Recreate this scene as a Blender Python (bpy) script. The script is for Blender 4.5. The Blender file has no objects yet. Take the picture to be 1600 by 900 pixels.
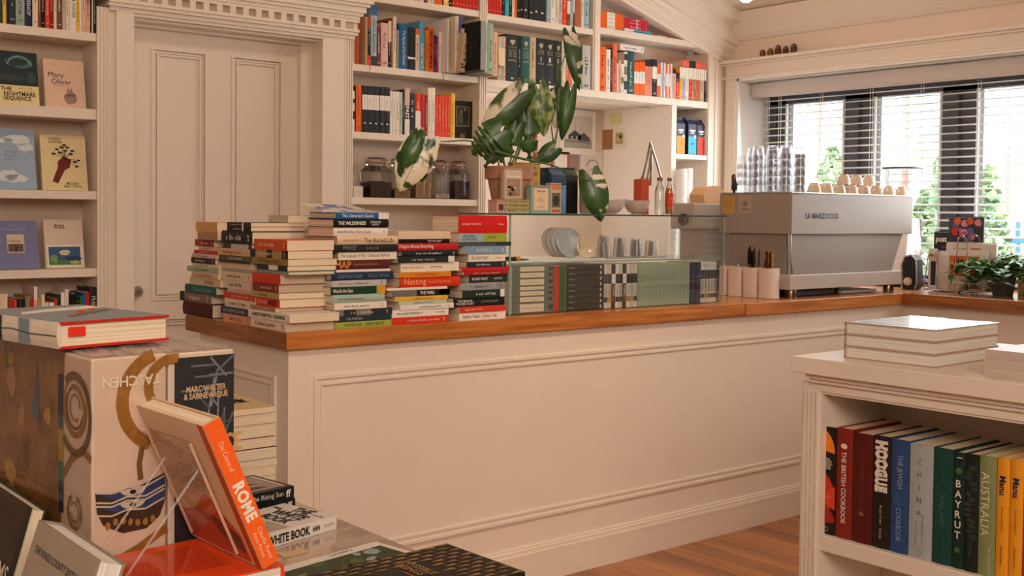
import bpy, bmesh, math, random
from mathutils import Vector, Matrix
random.seed(7)
PI = math.pi
S = bpy.context.scene
COL = S.collection

# ------------------------------------------------------------ camera
FPX, YAW, PIT, ROL, PPY = 1787.27, 0.687377, 0.0322949, 0.01051346, 392.15
CAMZ = 1.32
FW = Vector((math.sin(YAW)*math.cos(PIT), math.cos(YAW)*math.cos(PIT), -math.sin(PIT)))
_r = Vector((math.cos(YAW), -math.sin(YAW), 0)); _u = _r.cross(FW)
RT = _r*math.cos(ROL) + _u*math.sin(ROL); UP = -_r*math.sin(ROL) + _u*math.cos(ROL)
EYE = Vector((0, 0, CAMZ))
cd = bpy.data.cameras.new('camera'); cam = bpy.data.objects.new('camera', cd); COL.objects.link(cam)
m3 = Matrix((RT, UP, -FW)).transposed()
cam.matrix_world = Matrix.Translation(EYE) @ m3.to_4x4()
cd.sensor_width = 36; cd.lens = FPX/1600*36; cd.shift_y = (PPY-450)/1600
cd.clip_start = .05; cd.clip_end = 300
S.camera = cam

# ------------------------------------------------------------ world, lights, exposure
w = bpy.data.worlds.new('sky'); S.world = w; w.use_nodes = True
nt = w.node_tree; bg = nt.nodes['Background']
sky = nt.nodes.new('ShaderNodeTexSky'); sky.sky_type = 'HOSEK_WILKIE'; sky.turbidity = 6; sky.ground_albedo = .4
sky.sun_direction = Vector((-.3, -.5, .8)).normalized()
mixn = nt.nodes.new('ShaderNodeMix'); mixn.data_type = 'RGBA'; mixn.inputs[0].default_value = .75
nt.links.new(sky.outputs[0], mixn.inputs[6]); mixn.inputs[7].default_value = (.9, .95, 1.0, 1)
nt.links.new(mixn.outputs[2], bg.inputs[0]); bg.inputs[1].default_value = 4.5

def add_light(kind, name, loc, energy, color, target=None, **kw):
    d = bpy.data.lights.new(name, kind); d.energy = energy; d.color = color
    for k, v in kw.items(): setattr(d, k, v)
    o = bpy.data.objects.new(name, d); COL.objects.link(o); o.location = loc
    if target is not None: o.rotation_euler = (Vector(target)-Vector(loc)).to_track_quat('-Z', 'Y').to_euler()
    return o
# the sun on the street side: lights the houses outside, steep enough to stay off the room
add_light('SUN', 'sun', (0, 0, 8), 4.0, (1, .95, .88), target=(6.0, 1.2, 0), angle=.01)
# added warm fill light behind the camera, brightens the whole room
add_light('AREA', 'room_fill_light', (-.3, -1.4, 2.6), 58, (1, .85, .72), target=(2.2, 3.4, .9), shape='RECTANGLE', size=2.2, size_y=1.3)
# daylight through the counter window
add_light('AREA', 'window_daylight', (5.52, 3.3, 1.6), 20, (.90, .95, 1.0), target=(3.0, 3.3, 1.2), shape='RECTANGLE', size=2.2, size_y=.9)
S.view_settings.view_transform = 'Standard'; S.view_settings.look = 'None'
S.view_settings.exposure = .62; S.view_settings.gamma = 1.0; S.view_settings.use_curve_mapping = False

# ------------------------------------------------------------ helpers
def P(x, y, ax, c):
    """point where the sight line through photo pixel (x, y) meets the plane ax = c"""
    d = RT*(x-800)/FPX - UP*(y-PPY)/FPX + FW
    i = 'XYZ'.index(ax); t = (c-EYE[i])/d[i]
    return EYE + d*t
def lin(h):
    h = h.lstrip('#'); c = [int(h[i:i+2], 16)/255 for i in (0, 2, 4)]
    return tuple(((v/12.92) if v <= .04045 else ((v+.055)/1.055)**2.4) for v in c) + (1,)
CO = dict(black='131415', charcoal='282b2d', slate='253234', dark_green='22382f', bottle_green='1d4038', teal='1f5a58', sage='9db3a1', pale_green='b9cdb9',
  white='eee6dc', cream='e8d6ba', ivory='f0e6d2', beige='cdb394', tan='b9925f', olive='8d8154', brown='7a4a2c', dark_brown='4a261a', rust='b04a22',
  red='cc2418', crimson='a31a24', dark_red='8d1f1a', orange='f0661c', red_orange='e8401a', coral='ef6f55', salmon='e8937a', pink='e5b9ae', magenta='a83a6a',
  maroon='7c2b3f', purple='3f2b5e', lilac='b9afd0', violet='55559a', navy='1c2a4c', blue='27649b', sky_blue='5fa6c9', pale_blue='a8c4cc', grey='8e8f8c',
  light_grey='c1bfb9', yellow='efc02f', amber='f0941c', lime='9fb23a', gold='b98f3c', mauve='8b7288', aqua='3fb7c4', terracotta='b56a45', green='2f7d44', peach='eab391')
MC = {}
def mat(c, rough=.55, noise=.06, scale=60, metal=0, spec=.4, bump=0, coat=0, key=None):
    k = (c, rough, noise, scale, metal, spec, bump, coat, key)
    if k in MC: return MC[k]
    h = CO.get(c, c); m = bpy.data.materials.new('m_'+str(c)); m.use_nodes = True
    n = m.node_tree.nodes; l = m.node_tree.links; b = n['Principled BSDF']
    b.inputs['Roughness'].default_value = rough; b.inputs['Metallic'].default_value = metal
    b.inputs['Specular IOR Level'].default_value = spec; b.inputs['Coat Weight'].default_value = coat
    t = n.new('ShaderNodeTexNoise'); t.inputs['Scale'].default_value = scale; t.inputs['Detail'].default_value = 2
    tc = n.new('ShaderNodeTexCoord'); l.new(tc.outputs['Object'], t.inputs['Vector'])
    mx = n.new('ShaderNodeMix'); mx.data_type = 'RGBA'
    base = lin(h); mx.inputs[6].default_value = tuple(min(1, v*(1-noise*2)) for v in base[:3])+(1,); mx.inputs[7].default_value = tuple(min(1, v*(1+noise)) for v in base[:3])+(1,)
    l.new(t.outputs[0], mx.inputs[0]); l.new(mx.outputs[2], b.inputs['Base Color'])
    if bump:
        bp = n.new('ShaderNodeBump'); bp.inputs['Strength'].default_value = bump; bp.inputs['Distance'].default_value = .002
        l.new(t.outputs[0], bp.inputs['Height']); l.new(bp.outputs[0], b.inputs['Normal'])
    MC[k] = m; return m
def two_tone(c1, c2, vscale, lo=.45, hi=.55, rough=.6, detail=3, spec=.3, coat=0, key=''):
    k = ('tt', c1, c2, vscale, lo, hi, rough, key)
    if k in MC: return MC[k]
    m = bpy.data.materials.new('m_'+(key or 'mix')); m.use_nodes = True; n = m.node_tree.nodes; l = m.node_tree.links; b = n['Principled BSDF']
    b.inputs['Roughness'].default_value = rough; b.inputs['Specular IOR Level'].default_value = spec; b.inputs['Coat Weight'].default_value = coat
    tc = n.new('ShaderNodeTexCoord'); mp = n.new('ShaderNodeMapping'); mp.inputs['Scale'].default_value = vscale
    t = n.new('ShaderNodeTexNoise'); t.inputs['Scale'].default_value = 1; t.inputs['Detail'].default_value = detail
    l.new(tc.outputs['Object'], mp.inputs[0]); l.new(mp.outputs[0], t.inputs['Vector'])
    r = n.new('ShaderNodeValToRGB'); r.color_ramp.elements[0].position = lo; r.color_ramp.elements[1].position = hi
    r.color_ramp.elements[0].color = lin(CO.get(c1, c1)); r.color_ramp.elements[1].color = lin(CO.get(c2, c2))
    l.new(t.outputs[0], r.inputs[0]); l.new(r.outputs[0], b.inputs['Base Color'])
    MC[k] = m; return m
def glass_mat(tint=(.96, .985, .97), gloss=.12, key='pane', rough=.02, base=.04, milk=0):
    k = ('glass', key)
    if k in MC: return MC[k]
    m = bpy.data.materials.new('m_glass_'+key); m.use_nodes = True; n = m.node_tree.nodes; l = m.node_tree.links; n.remove(n['Principled BSDF'])
    tr = n.new('ShaderNodeBsdfTransparent'); tr.inputs[0].default_value = tint+(1,)
    gl = n.new('ShaderNodeBsdfGlossy'); gl.inputs['Roughness'].default_value = rough
    lw = n.new('ShaderNodeLayerWeight'); lw.inputs[0].default_value = .35
    ma = n.new('ShaderNodeMath'); ma.operation = 'MULTIPLY_ADD'; ma.inputs[1].default_value = gloss*4; ma.inputs[2].default_value = base; ma.use_clamp = True
    l.new(lw.outputs['Fresnel'], ma.inputs[0]); mx = n.new('ShaderNodeMixShader'); l.new(ma.outputs[0], mx.inputs[0])
    l.new(tr.outputs[0], mx.inputs[1]); l.new(gl.outputs[0], mx.inputs[2]); out = mx.outputs[0]
    if milk:
        df = n.new('ShaderNodeBsdfDiffuse'); df.inputs[0].default_value = (.9, .92, .97, 1); m2 = n.new('ShaderNodeMixShader'); m2.inputs[0].default_value = milk
        l.new(out, m2.inputs[1]); l.new(df.outputs[0], m2.inputs[2]); out = m2.outputs[0]
    l.new(out, n['Material Output'].inputs[0])
    MC[k] = m; return m
def emit_mat(col, s):
    m = bpy.data.materials.new('m_lamp'); m.use_nodes = True; b = m.node_tree.nodes['Principled BSDF']
    b.inputs['Emission Color'].default_value = col+(1,); b.inputs['Emission Strength'].default_value = s; return m

PAINT = mat('ebdccb', rough=.45, noise=.02, scale=8, spec=.35, key='paint')
PAINT2 = mat('e6d6c6', rough=.5, noise=.02, scale=6, spec=.3, key='paint2')
WALLP = mat('e6d2bf', rough=.7, noise=.03, scale=5, key='wall')
WOOD = two_tone('9c5620', 'd98c42', (3, 60, 60), .3, .75, rough=.32, spec=.5, coat=.25, key='counter_wood')
WOODF = two_tone('8a4f24', 'c07f48', (14, 1.2, 14), .3, .7, rough=.3, spec=.5, coat=.2, key='floor_wood')
WOODF2 = two_tone('744019', 'a5672f', (14, 1.2, 14), .3, .7, rough=.3, spec=.5, coat=.2, key='floor_wood_dark')
PAGE = two_tone('cdb492', 'efe0c6', (900, 3, 3), .3, .6, rough=.85, spec=.1, key='pages')
PAGEW = two_tone('c9bfb4', 'eee8dd', (900, 3, 3), .3, .6, rough=.85, spec=.1, key='pages_white')
PAGES = dict(c=PAGE, w=PAGEW)
GLASS = glass_mat((.975, .99, .985), .035, 'pane', .01, .012)
TUMB = glass_mat((.985, .99, 1.0), .11, 'tumbler', .04, .015, .07)
JARG = glass_mat((.95, .96, .94), .2, 'jar', .03, .06)
ACRY = glass_mat((.985, .97, .955), .03, 'acrylic', .05, .02)
WRAP = glass_mat((.97, .97, .96), .12, 'wrap', .12, .05)
CHROME = mat('d8d4cf', rough=.15, noise=.02, metal=1)
STEEL = mat('b9b3aa', rough=.32, noise=.03, metal=1)
BLACKP = mat('161719', rough=.35, noise=.05)

class MB:
    def __init__(s): s.v = []; s.f = []
    def box(s, x0, x1, y0, y1, z0, z1):
        b = len(s.v); s.v += [(x, y, z) for z in (z0, z1) for y in (y0, y1) for x in (x0, x1)]
        s.f += [tuple(b+i for i in q) for q in ((0, 2, 3, 1), (4, 5, 7, 6), (0, 1, 5, 4), (2, 6, 7, 3), (0, 4, 6, 2), (1, 3, 7, 5))]; return s
    def prism(s, pts, lo, hi, axis='z'):
        """closed polygon pts swept between lo and hi along axis"""
        b = len(s.v); n = len(pts)
        for h in (lo, hi):
            for a, c in pts: s.v.append({'z': (a, c, h), 'x': (h, a, c), 'y': (a, h, c)}[axis])
        s.f += [tuple(range(b, b+n))[::-1], tuple(range(b+n, b+2*n))]
        for i in range(n): j = (i+1) % n; s.f.append((b+i, b+j, b+n+j, b+n+i))
        return s
    def lathe(s, prof, cx=0, cy=0, seg=20, z=0):
        b = len(s.v); n = len(prof)
        for k in range(seg):
            a = 2*PI*k/seg
            for r, h in prof: s.v.append((cx+r*math.cos(a), cy+r*math.sin(a), z+h))
        for k in range(seg):
            k2 = (k+1) % seg
            for i in range(n-1): s.f.append((b+k*n+i, b+k2*n+i, b+k2*n+i+1, b+k*n+i+1))
        if prof[0][0] > 1e-5: s.f.append(tuple(b+k*n for k in range(seg))[::-1])
        if prof[-1][0] > 1e-5: s.f.append(tuple(b+k*n+n-1 for k in range(seg)))
        return s
    def tube(s, pts, r, seg=8, r2=None):
        pts = [Vector(p) for p in pts]; b = len(s.v); n = len(pts)
        ref = Vector((0, 0, 1))
        for i, p in enumerate(pts):
            d = (pts[min(i+1, n-1)]-pts[max(i-1, 0)]).normalized()
            a = d.cross(ref);
            if a.length < .1: a = d.cross(Vector((1, 0, 0)))
            a.normalize(); c = d.cross(a); rr = r if r2 is None else r+(r2-r)*i/(n-1)
            for k in range(seg):
                t = 2*PI*k/seg; q = p+a*math.cos(t)*rr+c*math.sin(t)*rr; s.v.append(tuple(q))
        for i in range(n-1):
            for k in range(seg):
                k2 = (k+1) % seg; s.f.append((b+i*seg+k, b+i*seg+k2, b+(i+1)*seg+k2, b+(i+1)*seg+k))
        s.f += [tuple(b+k for k in range(seg))[::-1], tuple(b+(n-1)*seg+k for k in range(seg))]
        return s
    def ball(s, c, r, seg=12, rings=8, sz=1):
        prof = [(max(r*math.sin(PI*i/rings), 1e-6), -r*sz*math.cos(PI*i/rings)) for i in range(rings+1)]
        return s.lathe(prof, c[0], c[1], seg, c[2])
    def mesh(s, name, m, smooth=False):
        me = bpy.data.meshes.new(name); me.from_pydata(s.v, [], s.f)
        bm = bmesh.new(); bm.from_mesh(me); bmesh.ops.recalc_face_normals(bm, faces=bm.faces); bm.to_mesh(me); bm.free()
        if m: me.materials.append(m)
        if smooth:
            me.shade_smooth(); me.set_sharp_from_angle(angle=.7)
        return me
def tag(o, label=None, cat=None, group=None, kind=None):
    for k, v in (('label', label), ('category', cat), ('group', group), ('kind', kind)):
        if v: o[k] = v
    return o
def link(name, me, parent=None, mtx=None):
    o = bpy.data.objects.new(name, me); COL.objects.link(o)
    if parent is not None: o.parent = parent
    if mtx is not None: o.matrix_basis = mtx
    return o
def obj(name, mb, m, parent=None, smooth=False, mtx=None, bevel=0):
    o = link(name, mb.mesh(name, m, smooth), parent, mtx)
    if bevel:
        b = o.modifiers.new('bevel', 'BEVEL'); b.width = bevel; b.segments = 2; b.limit_method = 'ANGLE'; b.angle_limit = .9
    return o
def thing(name, label, cat, loc=(0, 0, 0), rotz=0, group=None, mtx=None):
    o = link(name, None); tag(o, label, cat, group)
    o.empty_display_size = .05
    o.matrix_basis = mtx if mtx is not None else Matrix.Translation(loc) @ Matrix.Rotation(rotz, 4, 'Z'); return o
def struct(name, mb, m, parent=None, smooth=False, bevel=0):
    o = obj(name, mb, m, parent, smooth, bevel=bevel)
    if parent is None: o['kind'] = 'structure'
    return o
def sroot(name):
    o = link(name, None); o['kind'] = 'structure'; o.empty_display_size = .05; return o

TC = {}
def text_mesh(txt, m, bold=0, spacing=1.0):
    k = (txt, m.name, bold, spacing)
    if k in TC: return TC[k]
    c = bpy.data.curves.new('lettering', 'FONT'); c.body = txt; c.align_x = 'CENTER'; c.align_y = 'CENTER'; c.size = 1; c.resolution_u = 2
    c.offset = bold; c.space_character = spacing; c.space_line = .85
    o = bpy.data.objects.new('tmp', c); COL.objects.link(o); dg = bpy.context.evaluated_depsgraph_get(); dg.update()
    me = bpy.data.meshes.new_from_object(o.evaluated_get(dg)); bpy.data.objects.remove(o)
    me.materials.clear(); me.materials.append(m)
    xs = [v.co.x for v in me.vertices] or [0]; ys = [v.co.y for v in me.vertices] or [0]
    cx = (min(xs)+max(xs))/2; cy = (min(ys)+max(ys))/2
    for v in me.vertices: v.co.x -= cx; v.co.y -= cy
    W = max(xs)-min(xs); H = max(ys)-min(ys); TC[k] = (me, W or 1, H or 1); return TC[k]
PRINTC = {}
def print_mesh(n, m, seed):
    """small strokes standing for print too small to read"""
    k = (n, m.name, seed)
    if k in PRINTC: return PRINTC[k]
    rnd = random.Random(seed*31+n); mb = MB(); x = 0
    for i in range(n):
        if rnd.random() < .16: x += .5; continue
        wv = rnd.uniform(.35, .75); h = rnd.choice((.7, .7, 1.0))
        x0 = x; q = .16
        mb.v += [(x0, 0, 0), (x0+q, 0, 0), (x0+q, h, 0), (x0, h, 0)]; b = len(mb.v)-4; mb.f.append((b, b+1, b+2, b+3))
        if rnd.random() < .8:
            yy = rnd.choice((0, h/2-.08, h-.16)); mb.v += [(x0+q, yy, 0), (x0+wv, yy, 0), (x0+wv, yy+.16, 0), (x0+q, yy+.16, 0)]; b += 4; mb.f.append((b, b+1, b+2, b+3))
        if rnd.random() < .5:
            mb.v += [(x0+wv-q, 0, 0), (x0+wv, 0, 0), (x0+wv, h*.9, 0), (x0+wv-q, h*.9, 0)]; b = len(mb.v)-4; mb.f.append((b, b+1, b+2, b+3))
        x += wv+.18
    mb.v = [(a-x/2, b-.5, 0) for a, b, c in mb.v]
    me = mb.mesh('print', m); PRINTC[k] = (me, x or 1, 1.0); return PRINTC[k]

class Frame:
    """a printed face of a thing: origin o, right u, up v (local to parent)"""
    def __init__(s, parent, o, u, v, W, H):
        s.p = parent; s.o = Vector(o); s.u = Vector(u).normalized(); s.v = Vector(v).normalized(); s.n = s.u.cross(s.v); s.W = W; s.H = H
    def mtx(s, a, b, lvl, ru=(1, 0), sx=1, sy=1):
        c = Vector(ru).normalized(); U = s.u*c.x+s.v*c.y; V = -s.u*c.y+s.v*c.x
        o = s.o+s.u*a+s.v*b+s.n*(.0004*lvl)
        return Matrix(((U.x*sx, V.x*sy, s.n.x, o.x), (U.y*sx, V.y*sy, s.n.y, o.y), (U.z*sx, V.z*sy, s.n.z, o.z), (0, 0, 0, 1)))
    def rect(s, a0, b0, a1, b1, c, lvl=1, name='printed_panel', rough=.55, m=None):
        a0 *= s.W; a1 *= s.W; b0 *= s.H; b1 *= s.H
        mb = MB().box(-(a1-a0)/2, (a1-a0)/2, -(b1-b0)/2, (b1-b0)/2, -.0002, 0)
        return obj(name, mb, m or mat(c, rough), s.p, mtx=s.mtx((a0+a1)/2, (b0+b1)/2, lvl))
    def poly(s, pts, c, lvl=1, name='printed_shape', m=None):
        mb = MB().prism([(a*s.W, b*s.H) for a, b in pts], -.0002, 0, 'z')
        return obj(name, mb, m or mat(c), s.p, mtx=s.mtx(0, 0, lvl))
    def blob(s, a, b, ra, rb, c, lvl=1, seed=0, jag=.15, n=18, name='printed_shape'):
        r = random.Random(seed); return s.poly([(a+ra*math.cos(2*PI*i/n)*(1+r.uniform(-jag, jag)), b+rb*math.sin(2*PI*i/n)*(1+r.uniform(-jag, jag))) for i in range(n)], c, lvl, name)
    def ribbon(s, pts, wd, c, lvl=1, name='printed_line', m=None):
        pts = [Vector((a*s.W, b*s.H)) for a, b in pts]; mb = MB(); n = len(pts)
        for i, p in enumerate(pts):
            d = (pts[min(i+1, n-1)]-pts[max(i-1, 0)]).normalized(); q = Vector((-d.y, d.x))*wd/2
            mb.v += [(p.x+q.x, p.y+q.y, 0), (p.x-q.x, p.y-q.y, 0)]
        for i in range(n-1): mb.f.append((2*i, 2*i+1, 2*i+3, 2*i+2))
        return obj(name, mb, m or mat(c), s.p, mtx=s.mtx(0, 0, lvl))
    def arc(s, a, b, r, t0, t1, wd, c, lvl=1, n=24, r1=None, name='printed_line'):
        r1 = r if r1 is None else r1
        return s.ribbon([((a*s.W+(r+(r1-r)*i/n)*math.cos(t0+(t1-t0)*i/n))/s.W, (b*s.H+(r+(r1-r)*i/n)*math.sin(t0+(t1-t0)*i/n))/s.H) for i in range(n+1)], wd, c, lvl, name)
    def text(s, t, a, b, h, c, maxw=None, d=(1, 0), lvl=2, bold=0.0, sp=1.0, name='title'):
        me, W, H = text_mesh(t, mat(c), bold, sp); lines = t.count('\n')+1
        sc = h/(.72 if lines == 1 else .72); sx = sc
        if maxw and W*sx > maxw: sx = maxw/W
        if sx < sc*.45: sc = sx/.45
        return link(name, me, s.p, s.mtx(a*s.W, b*s.H, lvl, d, sx, sc))
    def prnt(s, a, b, h, c, L, d=(1, 0), lvl=2, seed=1, name='small_print'):
        n = max(3, int(L/h/.75)); n = min(n, 40); me, W, H = print_mesh(n, mat(c), seed)
        return link(name, me, s.p, s.mtx(a*s.W, b*s.H, lvl, d, L/W, h))

def lum(c):
    l = lin(CO.get(c, c)); return .3*l[0]+.6*l[1]+.1*l[2]
# ------------------------------------------------------------ books
def book(label, group, t, h, d, c, mtx, hard=False, pages='c', name=None, cat='book', back=None, title=None, tc=None, bands=(), style='', seed=0, spine=None, rough=None):
    """x 0..t thickness, y 0..d spine to fore edge, z 0..h; the spine faces -y"""
    root = thing(name or ('hardback_book' if hard else 'paperback_book'), label, cat, group=group, mtx=mtx)
    b = .0022 if hard else .0007; b = min(b, t*.22); o = .003 if hard else .0004
    cm = mat(c, rough or (.42 if not hard else .5), spec=.25); mb = MB()
    mb.box(0, b, b, d, 0, h).box(t-b, t, b, d, 0, h)
    bul = min(.003, t*.12) if hard else .0004
    pr = [(0, b), (0, .0002)]+[(t*(i/4), -bul*math.sin(PI*i/4)) for i in (1, 2, 3)]+[(t, .0002), (t, b)]
    mb.prism(pr, 0, h, 'z')
    obj('cover', mb, cm, root)
    pg = MB().box(b, t-b, b, d-o, o, h-o); obj('pages', pg, PAGES[pages], root)
    root['dims'] = (t, d, h)
    fr = Frame(root, (0, -bul, 0), (1, 0, 0), (0, 0, 1), t, h)
    tcol = tc or ('white' if lum(c) < .33 else 'black')
    if spine: fr.rect(.0, 0, 1, 1, spine, .5, 'spine_panel')
    for (z0, z1, bc) in bands: fr.rect(.0, z0, 1, z1, bc, 1, 'spine_band')
    if style == 'pc':
        fr.rect(0, .49, 1, .81, 'white', 1, 'spine_label'); fr.blob(.5, .2, .22, .014, 'white', 1, n=8, jag=0, name='emblem'); fr.prnt(.5, .66, t*.3, 'c9a090', h*.2, (0, -1), seed=seed % 3)
    elif style == 'po':
        fr.rect(0, .35, 1, .71, 'white', 1, 'spine_label'); fr.prnt(.5, .53, t*.3, 'grey', h*.24, (0, -1), seed=seed % 3)
    elif style == 'tri':
        fr.poly([(.2, .2), (.8, .2), (.5, .25)], 'white', 1, 'emblem'); fr.rect(0, .74, 1, 1, 'cream', 1, 'spine_label')
    elif title is None and style != 'n' and t > .009:
        fr.prnt(.5, .5+random.uniform(-.06, .12), t*random.uniform(.28, .42), tcol, h*random.uniform(.35, .6), (0, -1), seed=seed % 6)
        if t > .014: fr.prnt(.5, .09, t*.3, tcol, t*.5, (1, 0), seed=2, name='emblem')
    if title:
        for tt in (title if isinstance(title, list) else [title]):
            if isinstance(tt, str): tt = (tt, tcol, .5, .8, .55)
            s_, c_, pos, ln, hf = tt[:5]; ex = tt[5] if len(tt) > 5 else {}
            if ex.get('h'): fr.text(s_, ex.get('x', .5), pos, t*hf, c_, t*.9, (1, 0), bold=ex.get('bold', 0))
            else: fr.text(s_, ex.get('x', .5), pos, t*hf, c_, h*ln, (0, -1), bold=ex.get('bold', 0), sp=ex.get('sp', 1))
    root_f = fr
    return root, fr, Frame(root, (0, d, 0), (0, -1, 0), (0, 0, 1), d, h), Frame(root, (t, 0, 0), (0, 1, 0), (0, 0, 1), d, h)
ORD = ['zeroth', 'first', 'second', 'third', 'fourth', 'fifth', 'sixth', 'seventh', 'eighth', 'ninth', 'tenth', 'eleventh', 'twelfth', 'thirteenth', 'fourteenth', 'fifteenth', 'sixteenth', 'seventeenth', 'eighteenth', 'nineteenth', 'twentieth']
def ordn(i):
    if i <= 20: return ORD[i]
    if i < 30: return 'twenty-'+ORD[i-20]
    return {30: 'thirtieth', 40: 'fortieth'}.get(i, ('thirty-' if i < 40 else 'forty-')+ORD[i % 10])
def short(desc, rest, lim=16):
    for a_, b_ in (('', ''), ('from the left on', 'from left on'), ('from the top of', 'from top of')):
        if a_: rest = rest.replace(a_, b_)
        if len((desc+' '+rest).split()) <= lim: return desc+' '+rest
    w_ = desc.split()[:lim-len(rest.split())]
    while w_ and w_[-1] in ('and', 'with', 'a', 'the'): w_.pop()
    return ' '.join(w_+[rest])
def nm(c): return c.replace('_', ' ')
SD = dict(pc='black and white banded', po='orange and white banded', tri='black white-topped')
def row(entries, z, Y, where, group, depth=.15, hdef=.19, start=0):
    """standing books, spines to the room; entries: x0, x1, ytop, colour, options"""
    n = len(entries); out = []
    for i, e in enumerate(entries):
        x0, x1, yt, c = e[:4]; op = dict(e[4]) if len(e) > 4 else {}
        my = (yt if yt is not None else 20)
        X0 = P(x0, my, 'Y', Y).x; X1 = P(x1, my, 'Y', Y).x; t = X1-X0-.0006
        h = (P((x0+x1)/2, yt, 'Y', Y).z-z) if yt is not None else hdef*(1+.12*math.sin(i*2.3))
        desc = op.pop('desc', None) or SD.get(op.get('style'), nm(c))
        kind = 'hardback' if op.get('hard') else 'paperback'
        lab = short(desc, f"{kind}, {ordn(i+1+start)} from the left on {where}")
        out.append(book(lab, group, t, h, depth*op.pop('df', 1), c, Matrix.Translation((X0, Y+op.pop('dy', 0), z)), seed=i, **op))
    return out
LY = Matrix(((0, 0, -1, 0), (0, 1, 0, 0), (1, 0, 0, 0), (0, 0, 0, 1)))       # lying, spine to -Y, head to the left
LX = Matrix(((0, 1, 0, 0), (0, 0, 1, 0), (1, 0, 0, 0), (0, 0, 0, 1)))        # lying, spine to -X, head away
def pile(entries, z, plane, c0, where, group, scale, ox, oy, d=.14, flip=False, ztop=None):
    """lying books; entries top to bottom: x0, x1, y0, y1 in crop pixels"""
    th = [e[3]-e[2] for e in entries]; ys = entries[0][2]
    ref = P(ox+(entries[0][0]+entries[0][1])/2/scale, oy+ys/scale, plane, c0).z
    tot = (ztop or ref)-z; k = tot/sum(th); zz = z+tot; res = []
    for i, e in enumerate(entries):
        t = th[i]*k; zz -= t; ym = oy+(e[2]+e[3])/2/scale
        a = P(ox+e[0]/scale, ym, plane, c0); b = P(ox+e[1]/scale, ym, plane, c0)
        op = dict(e[5]) if len(e) > 5 else {}; c = e[4]
        desc = op.pop('desc', None) or SD.get(op.get('style'), nm(c)); kind = 'hardback' if op.get('hard') else 'paperback'
        lab = short(desc, f"{kind}, {ordn(i+1)} from the top of {where}")
        dd = op.pop('d', None) or d*random.uniform(.93, 1.05); off = op.pop('off', random.uniform(-.004, .004))
        if plane == 'Y':
            mt = Matrix.Translation((b.x, c0+off, zz)) @ LY; L = b.x-a.x
        else:
            mt = Matrix.Translation((c0+off, b.y, zz)) @ LX; L = a.y-b.y
        if flip: # spine away from the room, pages seen
            if plane == 'Y': mt = Matrix.Translation((a.x, c0+off+dd, zz)) @ Matrix.Rotation(PI, 4, 'Z') @ LY
        rt = op.pop('rot', 0)
        if rt: mt = mt @ Matrix.Translation((0, dd/2, L/2)) @ Matrix.Rotation(rt, 4, 'X') @ Matrix.Translation((0, -dd/2, -L/2))
        res.append(book(lab, group, t-.0003, L, dd, c, mt, seed=i, **op))
    return res

# ============================================================ SETTING
YB = 4.6; DEP = .18; XW = 5.45
# floor: planks one by one
fl = sroot('floor')
obj('subfloor', MB().box(-1.2, 5.8, -2.2, 5.3, -.05, -.019), mat('3a2415', .8), fl)['kind'] = 'structure'
pm = [MB().box(0, .0985, 0, L-.002, -.019, 0).mesh('plank', m_) for L, m_ in ((1.6, WOODF), (1.6, WOODF2))]
for i in range(58):
    for j in range(5):
        y = -1.9+j*1.6-(i*37 % 16)*.1
        if y > 4.75: continue
        link('plank', pm[(i*7+j*3) % 2 if (i+j) % 3 else 0], fl, Matrix.Translation((.3+i*.1-.9, y, random.uniform(-.0008, .0003))))
# walls
struct('wall_back', MB().box(-1.2, 1.0, 4.78, 4.9, 0, 4.6).box(1.0, 3.596, 4.79, 4.9, 0, 4.6).box(3.596, 5.8, 5.17, 5.3, 0, 4.6), WALLP)
struct('wall_left', MB().box(-1.32, -1.2, -2.2, 4.9, 0, 4.6), WALLP)
struct('wall_behind', MB().box(-1.2, 5.8, -2.32, -2.2, 0, 4.6), WALLP)
WY0, WY1, WZ0, WZ1 = 1.3, 4.5, .957, 2.14
struct('wall_right', MB().box(XW, 5.85, -2.2, WY0, 0, 2.9).box(XW, 5.85, WY1, 5.17, 0, 2.9).box(XW, 5.85, WY0, WY1, 0, WZ0-.05).box(XW, 5.85, WY0, WY1, WZ1, 2.9), WALLP)
struct('wall_corner', MB().box(5.36, XW, YB, 5.17, 0, 2.7), WALLP)
# sloping ceiling of boards
ce = sroot('ceiling'); SL = .30
def cz(x): return 2.517+SL*(XW-x)
obj('ceiling_lining', MB().prism([(-1.3, cz(-1.3)+.014), (5.85, cz(5.85)+.014), (5.85, cz(5.85)+.1), (-1.3, cz(-1.3)+.1)], -2.3, 5.3, 'y'), mat('b39f8e', .8), ce)['kind'] = 'structure'
x = 5.30
for i in range(38):
    x0 = x-.168
    obj('ceiling_board', MB().prism([(x0+.004, cz(x0+.004)), (x-.004, cz(x-.004)), (x-.004, cz(x)+.014), (x0+.004, cz(x0)+.014)], -2.2, 4.6, 'y'), PAINT2, ce)
    x -= .17
obj('ceiling_board', MB().prism([(5.304, cz(5.304)), (5.45, cz(5.45)), (5.45, cz(5.45)+.014), (5.304, cz(5.304)+.014)], -2.2, 4.6, 'y'), PAINT2, ce)
# cornice along the window wall
struct('trim_1', MB().prism([(XW, 2.375), (XW-.012, 2.375), (XW-.03, 2.40), (XW-.085, 2.5), (XW-.09, 2.535), (XW, 2.53)], -2.2, 4.5, 'y'), PAINT2)
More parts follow.
